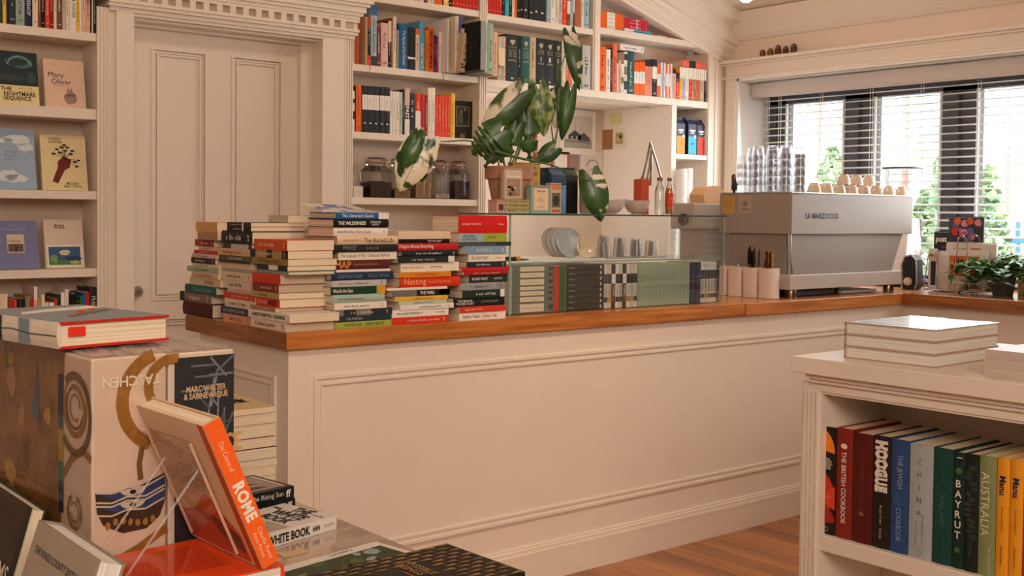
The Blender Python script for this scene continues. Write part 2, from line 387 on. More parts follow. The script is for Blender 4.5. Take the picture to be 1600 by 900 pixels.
# raking cornice over the shelves
def rake(o0, o1, y, m=PAINT):
    xa, xb = 3.3, 5.45; f = math.sqrt(1+SL*SL)
    za = lambda q, o: 2.243+SL*(XW-q)+o*f
    return MB().prism([(xa, za(xa, o0)), (xb, za(xb, o0)), (xb, za(xb, o1)), (xa, za(xa, o1))], y, 4.66, 'y')
tr = sroot('trim_2')
for o0, o1, y in ((0, .02, 4.585), (.02, .032, 4.572), (.032, .058, 4.562), (.058, .07, 4.548), (.07, .1, 4.535), (.1, .185, 4.50), (.185, .2, 4.485), (.2, .262, 4.43)):
    obj('moulding', rake(o0, o1, y), PAINT, tr)
struct('wall_gable', MB().prism([(3.2, 2.243+SL*(XW-3.2)+.1), (5.45, 2.36), (5.45, 2.9), (3.2, 4.5)], 4.64, 5.17, 'y'), WALLP)

# ---- window
wn = sroot('window_1')
obj('lining', MB().box(XW, 5.82, WY1-.001, WY1+.012, WZ0, WZ1), mat('f0ece6', .4, .01), wn)
obj('head_lining', MB().box(XW, 5.82, WY0, WY1, WZ1-.006, WZ1+.006), mat('f0ece6', .4, .01), wn)
obj('sill', MB().box(XW+.002, 5.80, WY0, WY1, WZ0-.05, WZ0), WOOD, wn)
obj('edge_bead', MB().box(XW-.014, XW+.012, WY1-.012, WY1+.006, WZ0, WZ1+.012).box(XW-.014, XW+.012, WY0, WY1, WZ1-.006, WZ1+.018), mat('f2ede6', .35, .01), wn)
cs = sroot('trim_3')
obj('casing', MB().box(XW-.022, XW, WY1+.006, WY1+.085, WZ0, 2.155), PAINT, cs, bevel=.003)
obj('casing_head', MB().box(XW-.022, XW, WY0-.1, WY1+.085, 2.16, 2.235), PAINT, cs)
obj('casing_bead', MB().box(XW-.035, XW, WY0-.1, WY1+.105, 2.148, 2.162), PAINT, cs, bevel=.004)
obj('ledge', MB().box(XW-.065, XW, WY0-.12, WY1+.11, 2.24, 2.258).box(XW-.04, XW, WY0-.11, WY1+.1, 2.226, 2.24), PAINT, cs, bevel=.004)
FR = mat('56545a', .5, .04); XF = 5.74
def wy(px, X=XF): return P(px, 230, 'X', X).y
gt = P(1300, 157, 'X', XF).z
ys = [(wy(1228), WY1), (wy(1366), wy(1320)), (wy(1526), wy(1472))]
d3 = ys[1][0]-ys[2][0]; ys += [(ys[2][0]-d3, ys[2][1]-d3), (WY0, ys[2][0]-d3*1.9)]
for a, b in ys: obj('mullion', MB().box(XF, XF+.07, min(a, b), max(a, b), WZ0, gt+.02).box(XF-.02, XF, (a+b)/2-.004, (a+b)/2+.004, WZ0, gt), FR, wn)
obj('head_rail', MB().box(XF, XF+.07, WY0, WY1, gt, WZ1), FR, wn)
obj('bottom_rail', MB().box(XF, XF+.07, WY0, WY1, WZ0, WZ0+.06), FR, wn)
bead = mat('e6e6e4', .4)
for k in range(4):
    hi = ys[k][0]; lo = max(ys[k+1][0], ys[k+1][1])
    if hi > lo: obj('pane', MB().box(XF+.03, XF+.034, lo, hi, WZ0+.06, gt), GLASS, wn); obj('glazing_bead', MB().box(XF-.012, XF, lo, lo+.012, WZ0+.06, gt).box(XF-.012, XF, hi-.012, hi, WZ0+.06, gt), bead, wn)
# blind
XB = 5.64
bl = thing('venetian_blind', 'white venetian blind with open slats across the dark-framed window', 'blind', (XB, 2.9, 2.0))
def bobj(n, mb, m): 
    o = obj(n, mb, m, bl); o.matrix_basis = Matrix.Translation((-XB, -2.9, -2.0)); return o
vz0 = P(1400, 133, 'X', 5.56).z; vz1 = P(1400, 109, 'X', 5.56).z; vy = P(1176, 140, 'X', 5.56).y
SLM = mat('f3f1ec', .35, .01, key='slat'); _n = SLM.node_tree; _t = _n.nodes.new('ShaderNodeBsdfTranslucent'); _t.inputs[0].default_value = (.95, .96, .97, 1); _m = _n.nodes.new('ShaderNodeMixShader'); _m.inputs[0].default_value = .6
_n.links.new(_n.nodes['Principled BSDF'].outputs[0], _m.inputs[1]); _n.links.new(_t.outputs[0], _m.inputs[2]); _n.links.new(_m.outputs[0], _n.nodes['Material Output'].inputs[0])
VAL = mat('cfc6c0', .55, .02)
bobj('valance', MB().prism([(5.565, vz0), (5.555, vz0+.01), (5.55, vz0+.05), (5.56, vz1), (5.6, vz1), (5.6, vz0)], WY0+.02, vy, 'y'), VAL)
by1 = P(1195, 200, 'X', XB).y
sl = MB().box(-.0175, .0175, WY0+.03, by1, -.0009, .0009).mesh('slat', SLM); zt = vz0-.02; k = 0
while zt-k*.0418 > WZ0+.05:
    o = link('slat', sl, bl); o.matrix_basis = Matrix.Translation((-XB, -2.9, -2.0)) @ Matrix.Translation((XB, 0, zt-k*.0418)) @ Matrix.Rotation(math.radians(-15), 4, 'Y'); k += 1
bobj('bottom_bar', MB().box(XB-.02, XB+.02, WY0+.03, by1, WZ0+.02, WZ0+.036), SLM)
for px in (1203, 1221, 1286, 1364, 1443, 1532):
    y = P(px, 200, 'X', XB).y
    for dy in (-.008, .008): bobj('ladder_cord', MB().box(XB-.019, XB-.0175, y+dy-.0012, y+dy+.0012, WZ0+.03, vz0), SLM)
for y in (2.3, 1.8): bobj('ladder_cord', MB().box(XB-.019, XB-.0175, y-.0012, y+.0012, WZ0+.03, vz0), SLM)

# ---- outside in the street
g = struct('ground_outside', MB().box(5.86, 26, -14, 30, -.3, -.02), mat('bfb8ae', .9, .1, 2))
XO = 15.0
fac = thing('street_building', 'pale rendered building across the street with bluish windows', 'building', (XO, 6, 0))
def fo(n, y0, y1, z0, z1, m, x0=0, x1=.2, par=None):
    return obj(n, MB().box(x0, x1, y0-6, y1-6, z0, z1), m, par or fac)
fo('facade', -8, 24, -.2, 11, mat('f1ece2', .9, .02, 1), 0, 3)
fo('parapet', -8, 24, 11, 11.5, mat('e2dccf', .9), -.3, 3.2)
gw = mat('7d93a8', .2, .1, 3)
def fwin(px0, px1, py0, py1):
    a = P(px0, py0, 'X', XO); b = P(px1, py1, 'X', XO)
    f_ = fo('window', b.y, a.y, b.z, a.z, mat('dcd8d0', .6), -.08, 0); obj('pane', MB().box(-.1, -.08, b.y-6+.08, a.y-6-.08, b.z+.08, a.z-.08), gw, f_)
for q in ((1274, 1282, 160, 192), (1312, 1318, 158, 178), (1424, 1434, 168, 192), (1436, 1446, 168, 192), (1428, 1446, 150, 160), (1448, 1466, 152, 162), (1540, 1552, 170, 177), (1558, 1570, 172, 179), (1576, 1588, 172, 180), (1494, 1510, 168, 196), (1345, 1356, 160, 185)): fwin(*q)
gs = mat('7fbfa6', .6)
for px0, px1, y in ((1285, 1312, 197), (1402, 1466, 203), (1556, 1590, 250)):
    a = P(px0, y, 'X', XO-.5); b = P(px1, y+4, 'X', XO-.5); fo('awning', b.y, a.y, b.z, a.z, gs, -.5, 0)
redm = mat('c07a72', .5)
for i, (px, y0, X) in enumerate(((1281, 160, 11.0), (1418, 150, 10.4), (1412, 230, 12.5), (1576, 228, 11.5), (1518, 150, 12.0))):
    a = P(px, y0, 'X', X)
    t_ = thing('street_pole', ['tall dark red pole outside the leftmost window pane', 'tall bright red pole outside the middle window pane', 'short thin red pole left of the tall one outside the middle pane', 'thin red pole outside the right-hand window pane', 'red pole behind the dark mullion on the right'][i], 'pole', (X, a.y, 0), group='red poles in the street')
    obj('shaft', MB().lathe([(.028, 0), (.022, a.z)], seg=8), redm, t_); obj('pole_base', MB().lathe([(.1, 0), (.09, .15), (.05, .2)], seg=8), redm, t_)
bluem = mat('3f6fb0', .5)
fe = thing('street_fence', 'blue railing fence outside beyond the window blind', 'fence', (9.2, 4, 0))
for z in (.35, 1.12): obj('rail', MB().box(-.02, .02, -3, 3.6, z, z+.05), bluem, fe)
bmx = MB().box(-.012, .012, -.016, .016, .05, 1.3).mesh('baluster', bluem)
for i in range(48): link('baluster', bmx, fe, Matrix.Translation((0, -3+i*.14, 0)))
LEAFM = two_tone('6f8f6c', 'b9cda8', (9, 9, 9), .35, .65, rough=.7, key='outside_leaves')
def shrub(loc, r, h, label):
    t_ = thing('street_shrub', label, 'tree', loc, group='greenery outside the window')
    obj('trunk', MB().lathe([(.05, 0), (.03, h*.6)], seg=6), mat('6a5040', .8), t_)
    mb = MB(); rd = random.Random(int(loc[1]*10))
    for i in range(700):
        th = rd.uniform(0, 2*PI); u = rd.uniform(0, 1); rr = r*(1-u)**.6*rd.uniform(.4, 1.05); c = Vector((rr*math.cos(th), rr*math.sin(th), h*(.25+.75*u)))
        s_ = rd.uniform(.03, .07); d1 = Vector((rd.uniform(-1, 1), rd.uniform(-1, 1), rd.uniform(-.6, .6))).normalized()*s_; d2 = d1.cross(Vector((rd.random(), rd.random(), rd.random()))).normalized()*s_*.6
        b = len(mb.v); mb.v += [tuple(c-d1), tuple(c+d2), tuple(c+d1), tuple(c-d2)]; mb.f.append((b, b+1, b+2, b+3))
    obj('foliage', mb, LEAFM, t_)
for px, py, X, r, l in ((1300, 230, 8.6, .38, 'bushy green conifer outside the leftmost window pane'), (1470, 245, 8.9, .22, 'slim green shrub outside beside the right-hand mullion'), (1542, 262, 8.0, .3, 'green shrub outside the right-hand window pane'), (1440, 300, 7.6, .2, 'low green shrub outside below the middle pane')):
    a = P(px, py, 'X', X); shrub((X, a.y, 0), r, a.z, l)

# ---- bookcases (built in, painted)
SH = .033
def flutes(x0, x1, z0, z1, y=YB, n=3, par=None):
    mb = MB().box(x0, x1, y, y+DEP+.01, z0, z1); wd = (x1-x0)/(2*n+1)
    for i in range(n+1): mb.box(x0+2*i*wd, x0+(2*i+1)*wd, y-.006, y, z0, z1)
    return mb
def bobj2(n, mb, par, m=PAINT): return obj(n, mb, m, par)
bc1 = thing('built_in_bookcase', 'cream built-in bookcase at the left edge with face-out books', 'bookcase', (1.25, YB, 0))
def at(par): return Matrix.Translation(-Vector(par.location))
def lobj(n, mb, m, par, **k): o = obj(n, mb, m, par, **k); o.matrix_basis = at(par); return o
ZL = (2.022, 1.72, 1.393, 1.084, .76, .42)
for i, z in enumerate(ZL): lobj('shelf', MB().box(.35, 1.622, YB, YB+DEP, z-(.042 if i == 1 else .033), z), PAINT, bc1, bevel=.002)
lobj('back_panel', MB().box(.3, 1.63, YB+DEP-.006, YB+DEP+.006, .06, 2.9), mat('d9c5b0', .6, .02, 6, key='paint_back'), bc1)
lobj('side_panel', flutes(1.6225, 1.671, .05, 2.13), PAINT, bc1)
lobj('side_panel', MB().box(.3, .35, YB, YB+DEP, .05, 2.9), PAINT, bc1)
lobj('plinth', MB().box(.3, 1.671, YB-.01, YB+DEP, 0, .1), PAINT, bc1)
# door and its surround
ds = sroot('trim_4')
obj('pilaster', MB().box(1.671, 1.697, YB+.004, YB+.12, 0, 2.13).box(1.697, 1.77, YB-.012, YB+.13, 0, 2.12), PAINT, ds)
obj('pilaster', MB().box(2.647, 2.765, YB-.004, YB+.13, 0, 2.12), PAINT, ds)
obj('pilaster', flutes(2.765, 2.807, 0, 2.13), PAINT, ds)
obj('door_stop', MB().box(2.592, 2.647, YB+.10, YB+.13, 0, 2.1).box(1.77, 1.80, YB+.11, YB+.13, 0, 2.1).box(1.77, 2.647, YB+.09, YB+.13, 2.085, 2.12), PAINT, ds)
obj('moulding', MB().box(1.77, 2.647, YB-.002, YB+.12, 2.108, 2.122).box(1.77, 2.647, YB+.03, YB+.12, 2.098, 2.11), PAINT, ds)
obj('architrave', MB().box(1.671, 2.812, YB-.014, YB+.13, 2.12, 2.136).box(1.66, 2.818, YB-.03, YB+.13, 2.136, 2.150), PAINT, ds)
obj('frieze_back', MB().box(1.66, 2.80, YB-.022, YB+.13, 2.150, 2.206), mat('c8b09b', .6, key='frieze'), ds)
obj('frieze_rail', MB().box(1.66, 2.82, YB-.04, YB-.02, 2.150, 2.163).box(1.66, 2.82, YB-.04, YB-.02, 2.194, 2.207).box(2.80, 2.82, YB-.0199, YB+.02, 2.150, 2.207), PAINT, ds)
dm = MB().box(0, .0255, -.018, 0, 0, .032).mesh('dentil', PAINT)
for i in range(20): link('dentil', dm, ds, Matrix.Translation((2.755-.0255+.0-.0603*i+.0603, YB-.022, 2.1625)) if False else Matrix.Translation((2.7195-.0603*i, YB-.022, 2.1625)))
st = [(.045, 2.207, 2.222), (.058, 2.222, 2.236), (.07, 2.236, 2.262), (.085, 2.262, 2.276), (.1, 2.276, 2.302), (.115, 2.302, 2.318), (.128, 2.318, 2.345), (.14, 2.345, 2.37)]
for o_, z0, z1 in st: obj('cornice_step', MB().box(1.60-o_*.3, 2.785+o_*.75, YB-o_, YB+.06, z0, z1), PAINT, ds)
obj('overdoor', MB().box(1.6225, 2.80, YB+.0, YB+.13, 2.33, 2.9), PAINT, ds)
dr = sroot('door_1'); DY = YB+.13
obj('leaf', MB().box(1.77, 2.60, DY+.010, DY+.04, .01, 2.10), PAINT2, dr)
def dpx(px): return P(px, 200, 'Y', DY).x
pz1 = P(240, 74, 'Y', DY).z; pz0 = P(240, 470, 'Y', DY).z
pl = [(dpx(236.5), dpx(323)), (dpx(361.5), dpx(440.5))]
for a, b in ((1.77, pl[0][0]), (pl[0][1], pl[1][0]), (pl[1][1], 2.60)): obj('stile', MB().box(a, b, DY, DY+.012, .01, 2.10), PAINT2, dr)
for a, b in pl:
    for z0, z1 in ((.01, .2), (.86, pz0), (pz1, 2.10)): obj('rail', MB().box(a, b, DY, DY+.012, z0, z1), PAINT2, dr)
    for z0, z1 in ((.2, .86), (pz0, pz1)):
        for q, (e, y) in enumerate(((0, -.004), (.012, .004), (.024, .001))):
            e2 = e+.009
            obj('panel_moulding', MB().box(a+e, a+e2, DY+y, DY+.012, z0+e2, z1-e2).box(b-e2, b-e, DY+y, DY+.012, z0+e2, z1-e2).box(a+e, b-e, DY+y, DY+.012, z0+e, z0+e2).box(a+e, b-e, DY+y, DY+.012, z1-e2, z1-e), PAINT2, dr)
obj('door_handle', MB().lathe([(.02, 0), (.02, .006), (.008, .008), (.008, .03), (.022, .04), (.024, .055), (.014, .066)], seg=12), STEEL, dr, mtx=Matrix.Translation((1.82, DY, .98)) @ Matrix.Rotation(PI/2, 4, 'X'))

bc2 = thing('built_in_bookcase', 'tall cream built-in bookcase behind the counter under the sloping ceiling', 'bookcase', (4.0, YB, 0))
BP = mat('d8c4b1', .6, .02, 6, key='paint_back2')
def up(x): return 2.243+SL*(XW-x)+.03
lobj('upright', flutes(3.549, 3.596, .05, up(3.6)), PAINT, bc2)
lobj('upright', MB().box(4.335, 4.39, YB, YB+DEP, 2.0, up(4.39)).box(4.345, 4.38, YB-.005, YB, 2.0, up(4.39)-.02), PAINT, bc2)
lobj('upright', MB().box(5.286, 5.375, YB, YB+.57, .05, up(5.37)).box(5.29, 5.30, YB-.006, YB, .95, up(5.37)-.02).box(5.35, 5.372, YB-.006, YB, .95, up(5.37)-.03), PAINT, bc2)
lobj('upright', MB().box(4.967, 5.016, YB, YB+.57, .9, 1.97).box(4.972, 5.011, YB-.004, YB, .9, 1.97), PAINT, bc2)
lobj('back_panel', MB().box(2.79, 3.56, YB+DEP-.006, YB+DEP+.005, .06, 2.9), BP, bc2)
lobj('back_panel', MB().prism([(3.56, 1.96), (5.3, 1.96), (5.3, up(5.3)), (3.56, up(3.56))], YB+DEP-.006, YB+DEP+.005, 'y'), BP, bc2)
for z in (2.343, 2.011, 1.6965, 1.39, 1.0): lobj('shelf', MB().box(2.80, 3.549, YB, YB+DEP, z-.032, z), PAINT, bc2, bevel=.002)
lobj('shelf', MB().box(3.596, 4.335, YB, YB+DEP, 2.306, 2.338), PAINT, bc2, bevel=.002)
lobj('shelf', MB().box(3.590, 5.286, YB-.004, YB+.57, 1.966, 2.005), PAINT, bc2, bevel=.002)
lobj('shelf', MB().box(4.39, 5.25, YB, YB+DEP, 2.32, 2.355), PAINT, bc2, bevel=.002)
lobj('shelf', MB().box(5.016, 5.286, YB, YB+DEP+.05, 1.657, 1.685), PAINT, bc2, bevel=.002)
lobj('niche_back', MB().box(5.01, 5.29, YB+.4, YB+.41, 1.0, 1.96), BP, bc2)
lobj('crown_board', MB().box(2.807, 3.549, YB+.001, YB+DEP, 2.72, 2.9), PAINT, bc2)
bk = thing('back_bench', 'low cream bench along the wall behind the counter', 'counter', (4.1, 4.6, 0))
lobj('bench_body', MB().box(3.6, 4.965, 4.32, 5.16, 0, 1.05), PAINT2, bk); lobj('bench_top', MB().box(2.82, 5.28, 4.28, 4.594, 1.05, 1.075).box(3.6, 4.965, 4.594, 5.17, 1.05, 1.075), mat('e8e2da', .3), bk)

# ---- counter
CT = .957; CX = 1.65; CY = 3.07
ct = thing('shop_counter', 'long cream panelled shop counter with a wooden top', 'counter', (1.66, 3.09, 0))
WOODYD = two_tone('6f3f1c', 'a8703c', (60, 3, 60), .3, .75, rough=.35, spec=.4, key='end_wood')
WOODYE = two_tone('7c4722', 'b57a42', (50, 4, 70), .3, .75, rough=.35, spec=.4, key='end_wood_pale')
lobj('body', MB().box(1.667, 5.02, 3.09, 3.72, 0, .903), PAINT, ct)
lobj('body', MB().box(5.02, XW-.002, 1.3, 3.72, 0, .903), PAINT, ct)
for k in range(3): lobj('end_board', MB().box(CX-.0015, CX, CY+.001+.243*k, CY+.243+.243*k, .904, CT-.001), WOODYD if k != 1 else WOODYE, ct)
lobj('worktop_board', MB().box(CX, 3.785, CY, 3.80, .903, CT), WOOD, ct, bevel=.002)
lobj('worktop_board', MB().box(3.787, 5.44, CY-.005, 3.80, .905, CT-.001), WOOD, ct, bevel=.002)
WOODY = two_tone('7e4519', 'b87338', (60, 3, 60), .3, .75, rough=.22, spec=.5, coat=.4, key='counter_wood_y')
lobj('worktop_board', MB().box(4.962, XW, 1.3, CY-.007, .903, CT), WOODY, ct, bevel=.002)
lobj('corner_strip', MB().box(1.6655, 1.672, 3.0885, 3.095, .0, .9), PAINT, ct)
def frame_mould(par, ax, c, a0, a1, z0, z1):
    for k_, (e, p, wd) in enumerate(((0, .008, .010), (.010, .003, .012), (.022, .006, .008))):
        for (A0, A1, Z0, Z1) in ((a0+e, a1-e, z1-e-wd, z1-e), (a0+e, a1-e, z0+e, z0+e+wd), (a0+e, a0+e+wd, z0+e+wd, z1-e-wd), (a1-e-wd, a1-e, z0+e+wd, z1-e-wd)):
            mb = MB().box(A0, A1, c-p, c+.001, Z0, Z1) if ax == 'Y' else MB().box(c-p, c+.001, A0, A1, Z0, Z1)
            lobj('panel_moulding', mb, PAINT, par)
frame_mould(ct, 'Y', 3.09, 1.752, 4.88, .232, .815)
frame_mould(ct, 'X', 1.667, 3.165, 3.65, .232, .815)
lobj('base_cap', MB().box(1.65, 5.02, 3.072, 3.091, .098, .112).box(1.655, 5.02, 3.077, 3.091, .112, .126).box(1.66, 5.02, 3.083, 3.091, .126, .136), PAINT, ct)
lobj('baseboard', MB().box(1.65, 5.02, 3.073, 3.091, 0, .098).box(1.65, 1.668, 3.09, 3.72, 0, .13), PAINT, ct)

# ============================================================ BOOKS ON THE SHELVES
def px(sc, x0, l):
    return [tuple([x0+e[0]/sc, x0+e[1]/sc]+list(e[2:])) for e in l]
# left bookcase, top shelf
row(px(4.7375, 0, [(0, 20, None, 'dark_green'), (20, 47, None, 'yellow', dict(title='AFTER THE STORM')), (48, 65, None, 'black'), (65, 116, None, 'slate', dict(hard=1, pages='w')),
  (117, 183, None, 'sage', dict(hard=1, desc='sage green')), (185, 239, None, 'navy', dict(title='LEE BISHOP')), (240, 281, None, 'cream'), (282, 303, None, 'brown'), (303, 334, None, 'black'),
  (335, 367, None, 'red_orange'), (368, 397, None, 'dark_red'), (398, 420, None, 'cream'), (420, 461, None, 'brown'), (462, 486, None, 'light_grey'), (487, 516, None, 'cream', dict(desc='thin cream')),
  (517, 564, None, 'white', dict(title='JULIE MAYER')), (565, 587, None, 'yellow'), (588, 604, None, 'white'), (605, 634, None, 'pink'), (635, 667, None, 'peach'), (668, 680, None, 'black'), (680, 690, None, 'white'), (690, 711, None, 'black')]),
  2.022, YB+.004, 'the shelf above the face-out books', 'books on the top shelf left of the door', hdef=.205)
# left bookcase, lower shelf
row([(0, 11.8, 459, 'cream', dict(hard=1, desc='thick cream')), (12.2, 15.8, 466, 'brown'), (16, 20, 468, 'red'), (20.2, 23.5, 468, 'red', dict(desc='second red')), (23.7, 26, 468, 'coral'), (26.2, 29, 467, 'black'), (29.2, 35, 467, 'slate'), (35.2, 39, 467, 'black'),
  (39.4, 47.4, 462, 'olive', dict(hard=1)), (48, 52.6, 466, 'red'), (53, 58.4, 448, 'pink', dict(bands=[(0, .38, 'black'), (.8, 1, 'white')], desc='tall pink and black')), (58.8, 64.5, 466, 'tan'), (65, 70, 461, 'ivory'),
  (70.6, 74.8, 473, 'white'), (75.2, 77, 473, 'lilac'), (77.2, 85, 473, 'white', dict(desc='thick short white')), (85.2, 89.8, 466, 'rust'), (90, 95, 460, 'charcoal'), (95.4, 101, 457, 'white', dict(bands=[(0, .35, 'navy')], desc='white and navy')),
  (101.4, 107.4, 452, 'cream', dict(desc='tall cream')), (108.4, 111.4, 457, 'black'), (111.8, 119, 459, 'black', dict(desc='wide black')), (119.6, 125.6, 472, 'black', dict(bands=[(0, .4, 'white')], desc='black book with white foot')),
  (125.8, 128.8, 464, 'green'), (129, 134.6, 457, 'blue'), (134.8, 139.4, 456, 'red'), (139.8, 151.4, 449, 'charcoal', dict(hard=1, title=('PHILIP LARKIN', 'cream', .55, .98, .6, {}), desc='tall dark lettered'))],
  .76, YB+.004, 'the shelf below the face-out books', 'books on the low shelf left of the door')
# bay A top shelf
row([(640, 646, None, 'white'), (646.4, 652, None, 'pink'), (652.4, 657, None, 'beige'), (657.3, 662, None, 'white'), (662.4, 668, None, 'maroon'), (668.3, 673, None, 'cream'), (673.3, 678.5, None, 'pale_green'),
  (679, 684.8, None, 'orange'), (685, 691, None, 'orange', dict(desc='second orange')), (692.8, 700.8, None, 'black', dict(bands=[(0, .12, 'yellow'), (.12, .24, 'white')], desc='black with pale foot')), (701, 706.6, None, 'black')]
  + [(706.9+5.1*i, 711.7+5.1*i, None, 'red', dict(tc='cream', desc='matching red')) for i in range(8)],
  2.343, YB+.004, 'the topmost shelf right of the door', 'books on the topmost shelf right of the door', hdef=.198)
# bay A second shelf
rA = row(px(7.5, 545, [(46, 77, 33, 'tan', dict(style='n', hard=1, desc='tan cloth')), (78, 126, 27, 'rust', dict(style='n', hard=1, desc='rust brown cloth')), (128, 189, 24, 'brown', dict(style='n', hard=1, desc='thick brown cloth')), (190, 224, 26, 'tan', dict(style='n')),
  (226, 261, 25, 'black', dict(bands=[(0, .2, 'red_orange'), (.75, 1, 'rust')], desc='black and orange')), (262, 330, 9, 'pale_blue', dict(hard=1, bands=[(.84, 1, 'blue'), (0, .16, 'slate')], title=('NIGHT READING', 'charcoal', .5, .55, .5), desc='tallest blue-topped')),
  (331, 379, 42, 'maroon'), (380, 462, 36, 'pink', dict(hard=1, pages='w', desc='thick pale pink')), (463, 499, 33, 'black', dict(bands=[(.55, 1, 'cream')], desc='cream and dark')), (500, 520, 28, 'rust'), (521, 559, 26, 'cream', dict(desc='tall cream')),
  (561, 590, 47, 'grey'), (592, 689, 37, 'blue', dict(hard=1, title=('The Beauty of the Monster', 'white', .46, .76, .36), desc='thick blue')), (690, 784, 43, 'charcoal', dict(hard=1, bands=[(.25, .3, 'white')], style='n', desc='thick dark')),
  (786, 829, 45, 'cream', dict(bands=[(.86, 1, 'orange')], desc='cream orange-topped')), (831, 891, 33, 'sky_blue', dict(title=[('FUNNY FACE', 'white', .3, .5, .6, dict(bold=.02))]))])
 + px(6.925, 655, [(70, 94, 47, 'amber'), (96, 159, 43, 'orange', dict(hard=1, title=("FREEDOM'S DOMINION", 'black', .5, .86, .5, dict(bold=.02)))), (161, 189, 55, 'purple'), (190, 214, 57, 'magenta'), (215, 240, 50, 'white', dict(desc='thin white'))]),
  2.011, YB+.004, 'the second shelf right of the door', 'books on the second shelf right of the door', depth=.165)
row(px(6.925, 655, [(243, 258, 32, 'white', dict(style='n', df=1.25, dy=-.05)), (260, 282, 33, 'beige', dict(style='n')), (300, 338, 28, 'cream', dict(hard=1, df=1.4, dy=-.07, desc='jutting cream')), (340, 384, 29, 'violet', dict(hard=1, title=('CRYSTAL LEAVES', 'lilac', .6, .7, .5), dy=-.07))]),
  2.011, YB, 'the jutting group on the second shelf', 'books on the second shelf right of the door', depth=.165)
row([(711, 716, 56, 'black', dict(bands=[(.22, .32, 'white')])), ], 2.011, YB-.03, 'the gap beside the big black atlas', 'books on the second shelf right of the door')
# leaning floral book, the big black book that juts out, green ones behind
X0 = P(722, 110, 'Y', YB-.11).x
r_ = book('floral patterned hardback leaning against the big black book', 'books on the second shelf right of the door', .028, .19, .15, 'beige', Matrix.Translation((X0-.012, YB-.11, 2.013)) @ Matrix.Rotation(math.radians(6), 4, 'Y'), hard=True, style='n')
for i in range(9): r_[1].blob(random.uniform(.2, .8), random.uniform(.05, .95), .22, .03, random.choice(['olive', 'rust', 'dark_green', 'ivory']), 1, i, .3)
r_[3].rect(0, 0, .02, 1, 'coral')
b_ = r_[0]; obj('bookmark', MB().box(.009, .01, .01, .05, .17, .215), mat('ded0bd'), b_)
Yk = YB-.225; a = P(750.5, 60, 'Y', Yk).x; b2 = P(757.5, 60, 'Y', Yk).x
rb = book('large black hardback jutting out over the shelf edge', 'books on the second shelf right of the door', b2-a, P(757, 33, 'Y', Yk).z-2.012, .36, '131a1b', Matrix.Translation((a, Yk, 2.012)), hard=True, style='n')
for i, (u, L, hh) in enumerate(((.80, .62, .010), (.72, .55, .008), (.64, .4, .007), (.57, .35, .006))): rb[2].prnt(u, .52-.03*i, hh, '51605f', L*.2, (0, -1), seed=i)
rb[1].rect(0, 0, 1, 1, '9a958e', 1, 'spine_panel')
for q, (x0, x1, yt, c, hd) in enumerate(((758.6, 761.5, 35, 'pale_green', 0), (762, 770.5, 36, 'sage', 1), (771.2, 777.5, 50, 'peach', 0))):
    Y_ = YB-.16+.04*q
    book(['thin pale green paperback right of the big black hardback', 'sage hardback jutting out right of the big black one', 'peach paperback jutting out at the upright, paper note stuck in it'][q], 'books on the second shelf right of the door',
      P(x1, 60, 'Y', Y_).x-P(x0, 60, 'Y', Y_).x, P(x0, yt, 'Y', Y_).z-2.012, .25, c, Matrix.Translation((P(x0, 60, 'Y', Y_).x, Y_, 2.012)), hard=bool(hd))
nt_ = MB().box(-.0008, .0008, -.03, .045, 0, .09)
o = obj('paper_note', nt_, mat('e3c79a', .8)); o.location = (P(781, 90, 'Y', YB-.03).x, YB-.04, 2.075); o.rotation_euler = (0, 0, -1.1); tag(o, 'square sandy paper note sticking out between the books', 'note')
# bay A third shelf
row(px(9, 545, [(60, 84, 142, 'white', dict(desc='thin black and white', bands=[(.3, .5, 'black'), (.7, .8, 'black')])), (86, 104, 135, 'black'), (105, 174, 133, 'orange', dict(tc='dark_red')), (175, 190, 136, 'brown')]
  + [(a_, b_, 134+.6*k, 'charcoal', dict(style='pc', desc=f'black {n_} banded')) for k, (a_, b_, n_) in enumerate(((191, 265, 'white'), (266, 346, 'cream-white'), (347, 428, 'pinkish-white'), (436, 506, 'pale'), (508, 581, 'greyish-white')))]
  + [(583, 616, 142, 'white'), (620, 666, 143, 'white', dict(desc='second white')), (669, 713, 143, 'ivory'), (716, 758, 144, 'pale_green'), (760, 789, 140, 'black'),
     (791, 859, 138, 'pink', dict(bands=[(0, .34, 'white'), (.34, .63, 'black')], title=[('PAST', 'white', .48, .26, .7, dict(bold=.03))], desc='white and black lettered'))])
  + px(9, 545, [(861, 933, 146, 'slate'), (936, 1008, 146, 'red_orange', dict(hard=1, bands=[(.18, .58, 'white')], desc='red and white pictured'))]) + px(9, 650, [(72, 124, 147, 'red', dict(tc='dark_red')), (126, 169, 149, 'crimson'),
     (171, 217, 137, 'ivory', dict(desc='tall cream')), (219, 271, 137, 'ivory', dict(desc='second tall cream'))] + [(273+43*k, 314+43*k, 150, 'red_orange', dict(bands=(), desc=f'{w_} orange-red striped', tc='peach')) for k, w_ in enumerate(('first', 'second', 'third', 'fourth', 'fifth'))] + [(490, 549, 146, 'yellow', dict(hard=1))]),
  1.6965, YB+.004, 'the third shelf right of the door', 'books on the third shelf right of the door', depth=.15)
a = P(712.5, 180, 'Y', YB+.03).x; b2 = P(742, 180, 'Y', YB+.06).x
rr = book('dark book with a framed couple on its cover, face out', 'books on the third shelf right of the door', .018, .192, b2-a, '2c2421', Matrix.Translation((a, YB+.045, 1.6965)) @ Matrix.Rotation(math.radians(-75), 4, 'Z') @ Matrix.Rotation(0, 4, 'X'), hard=True, style='n')
rr[0].matrix_basis = Matrix.Translation((b2, YB+.05, 1.6975)) @ Matrix.Rotation(math.radians(82), 4, 'Z'); f = rr[2]
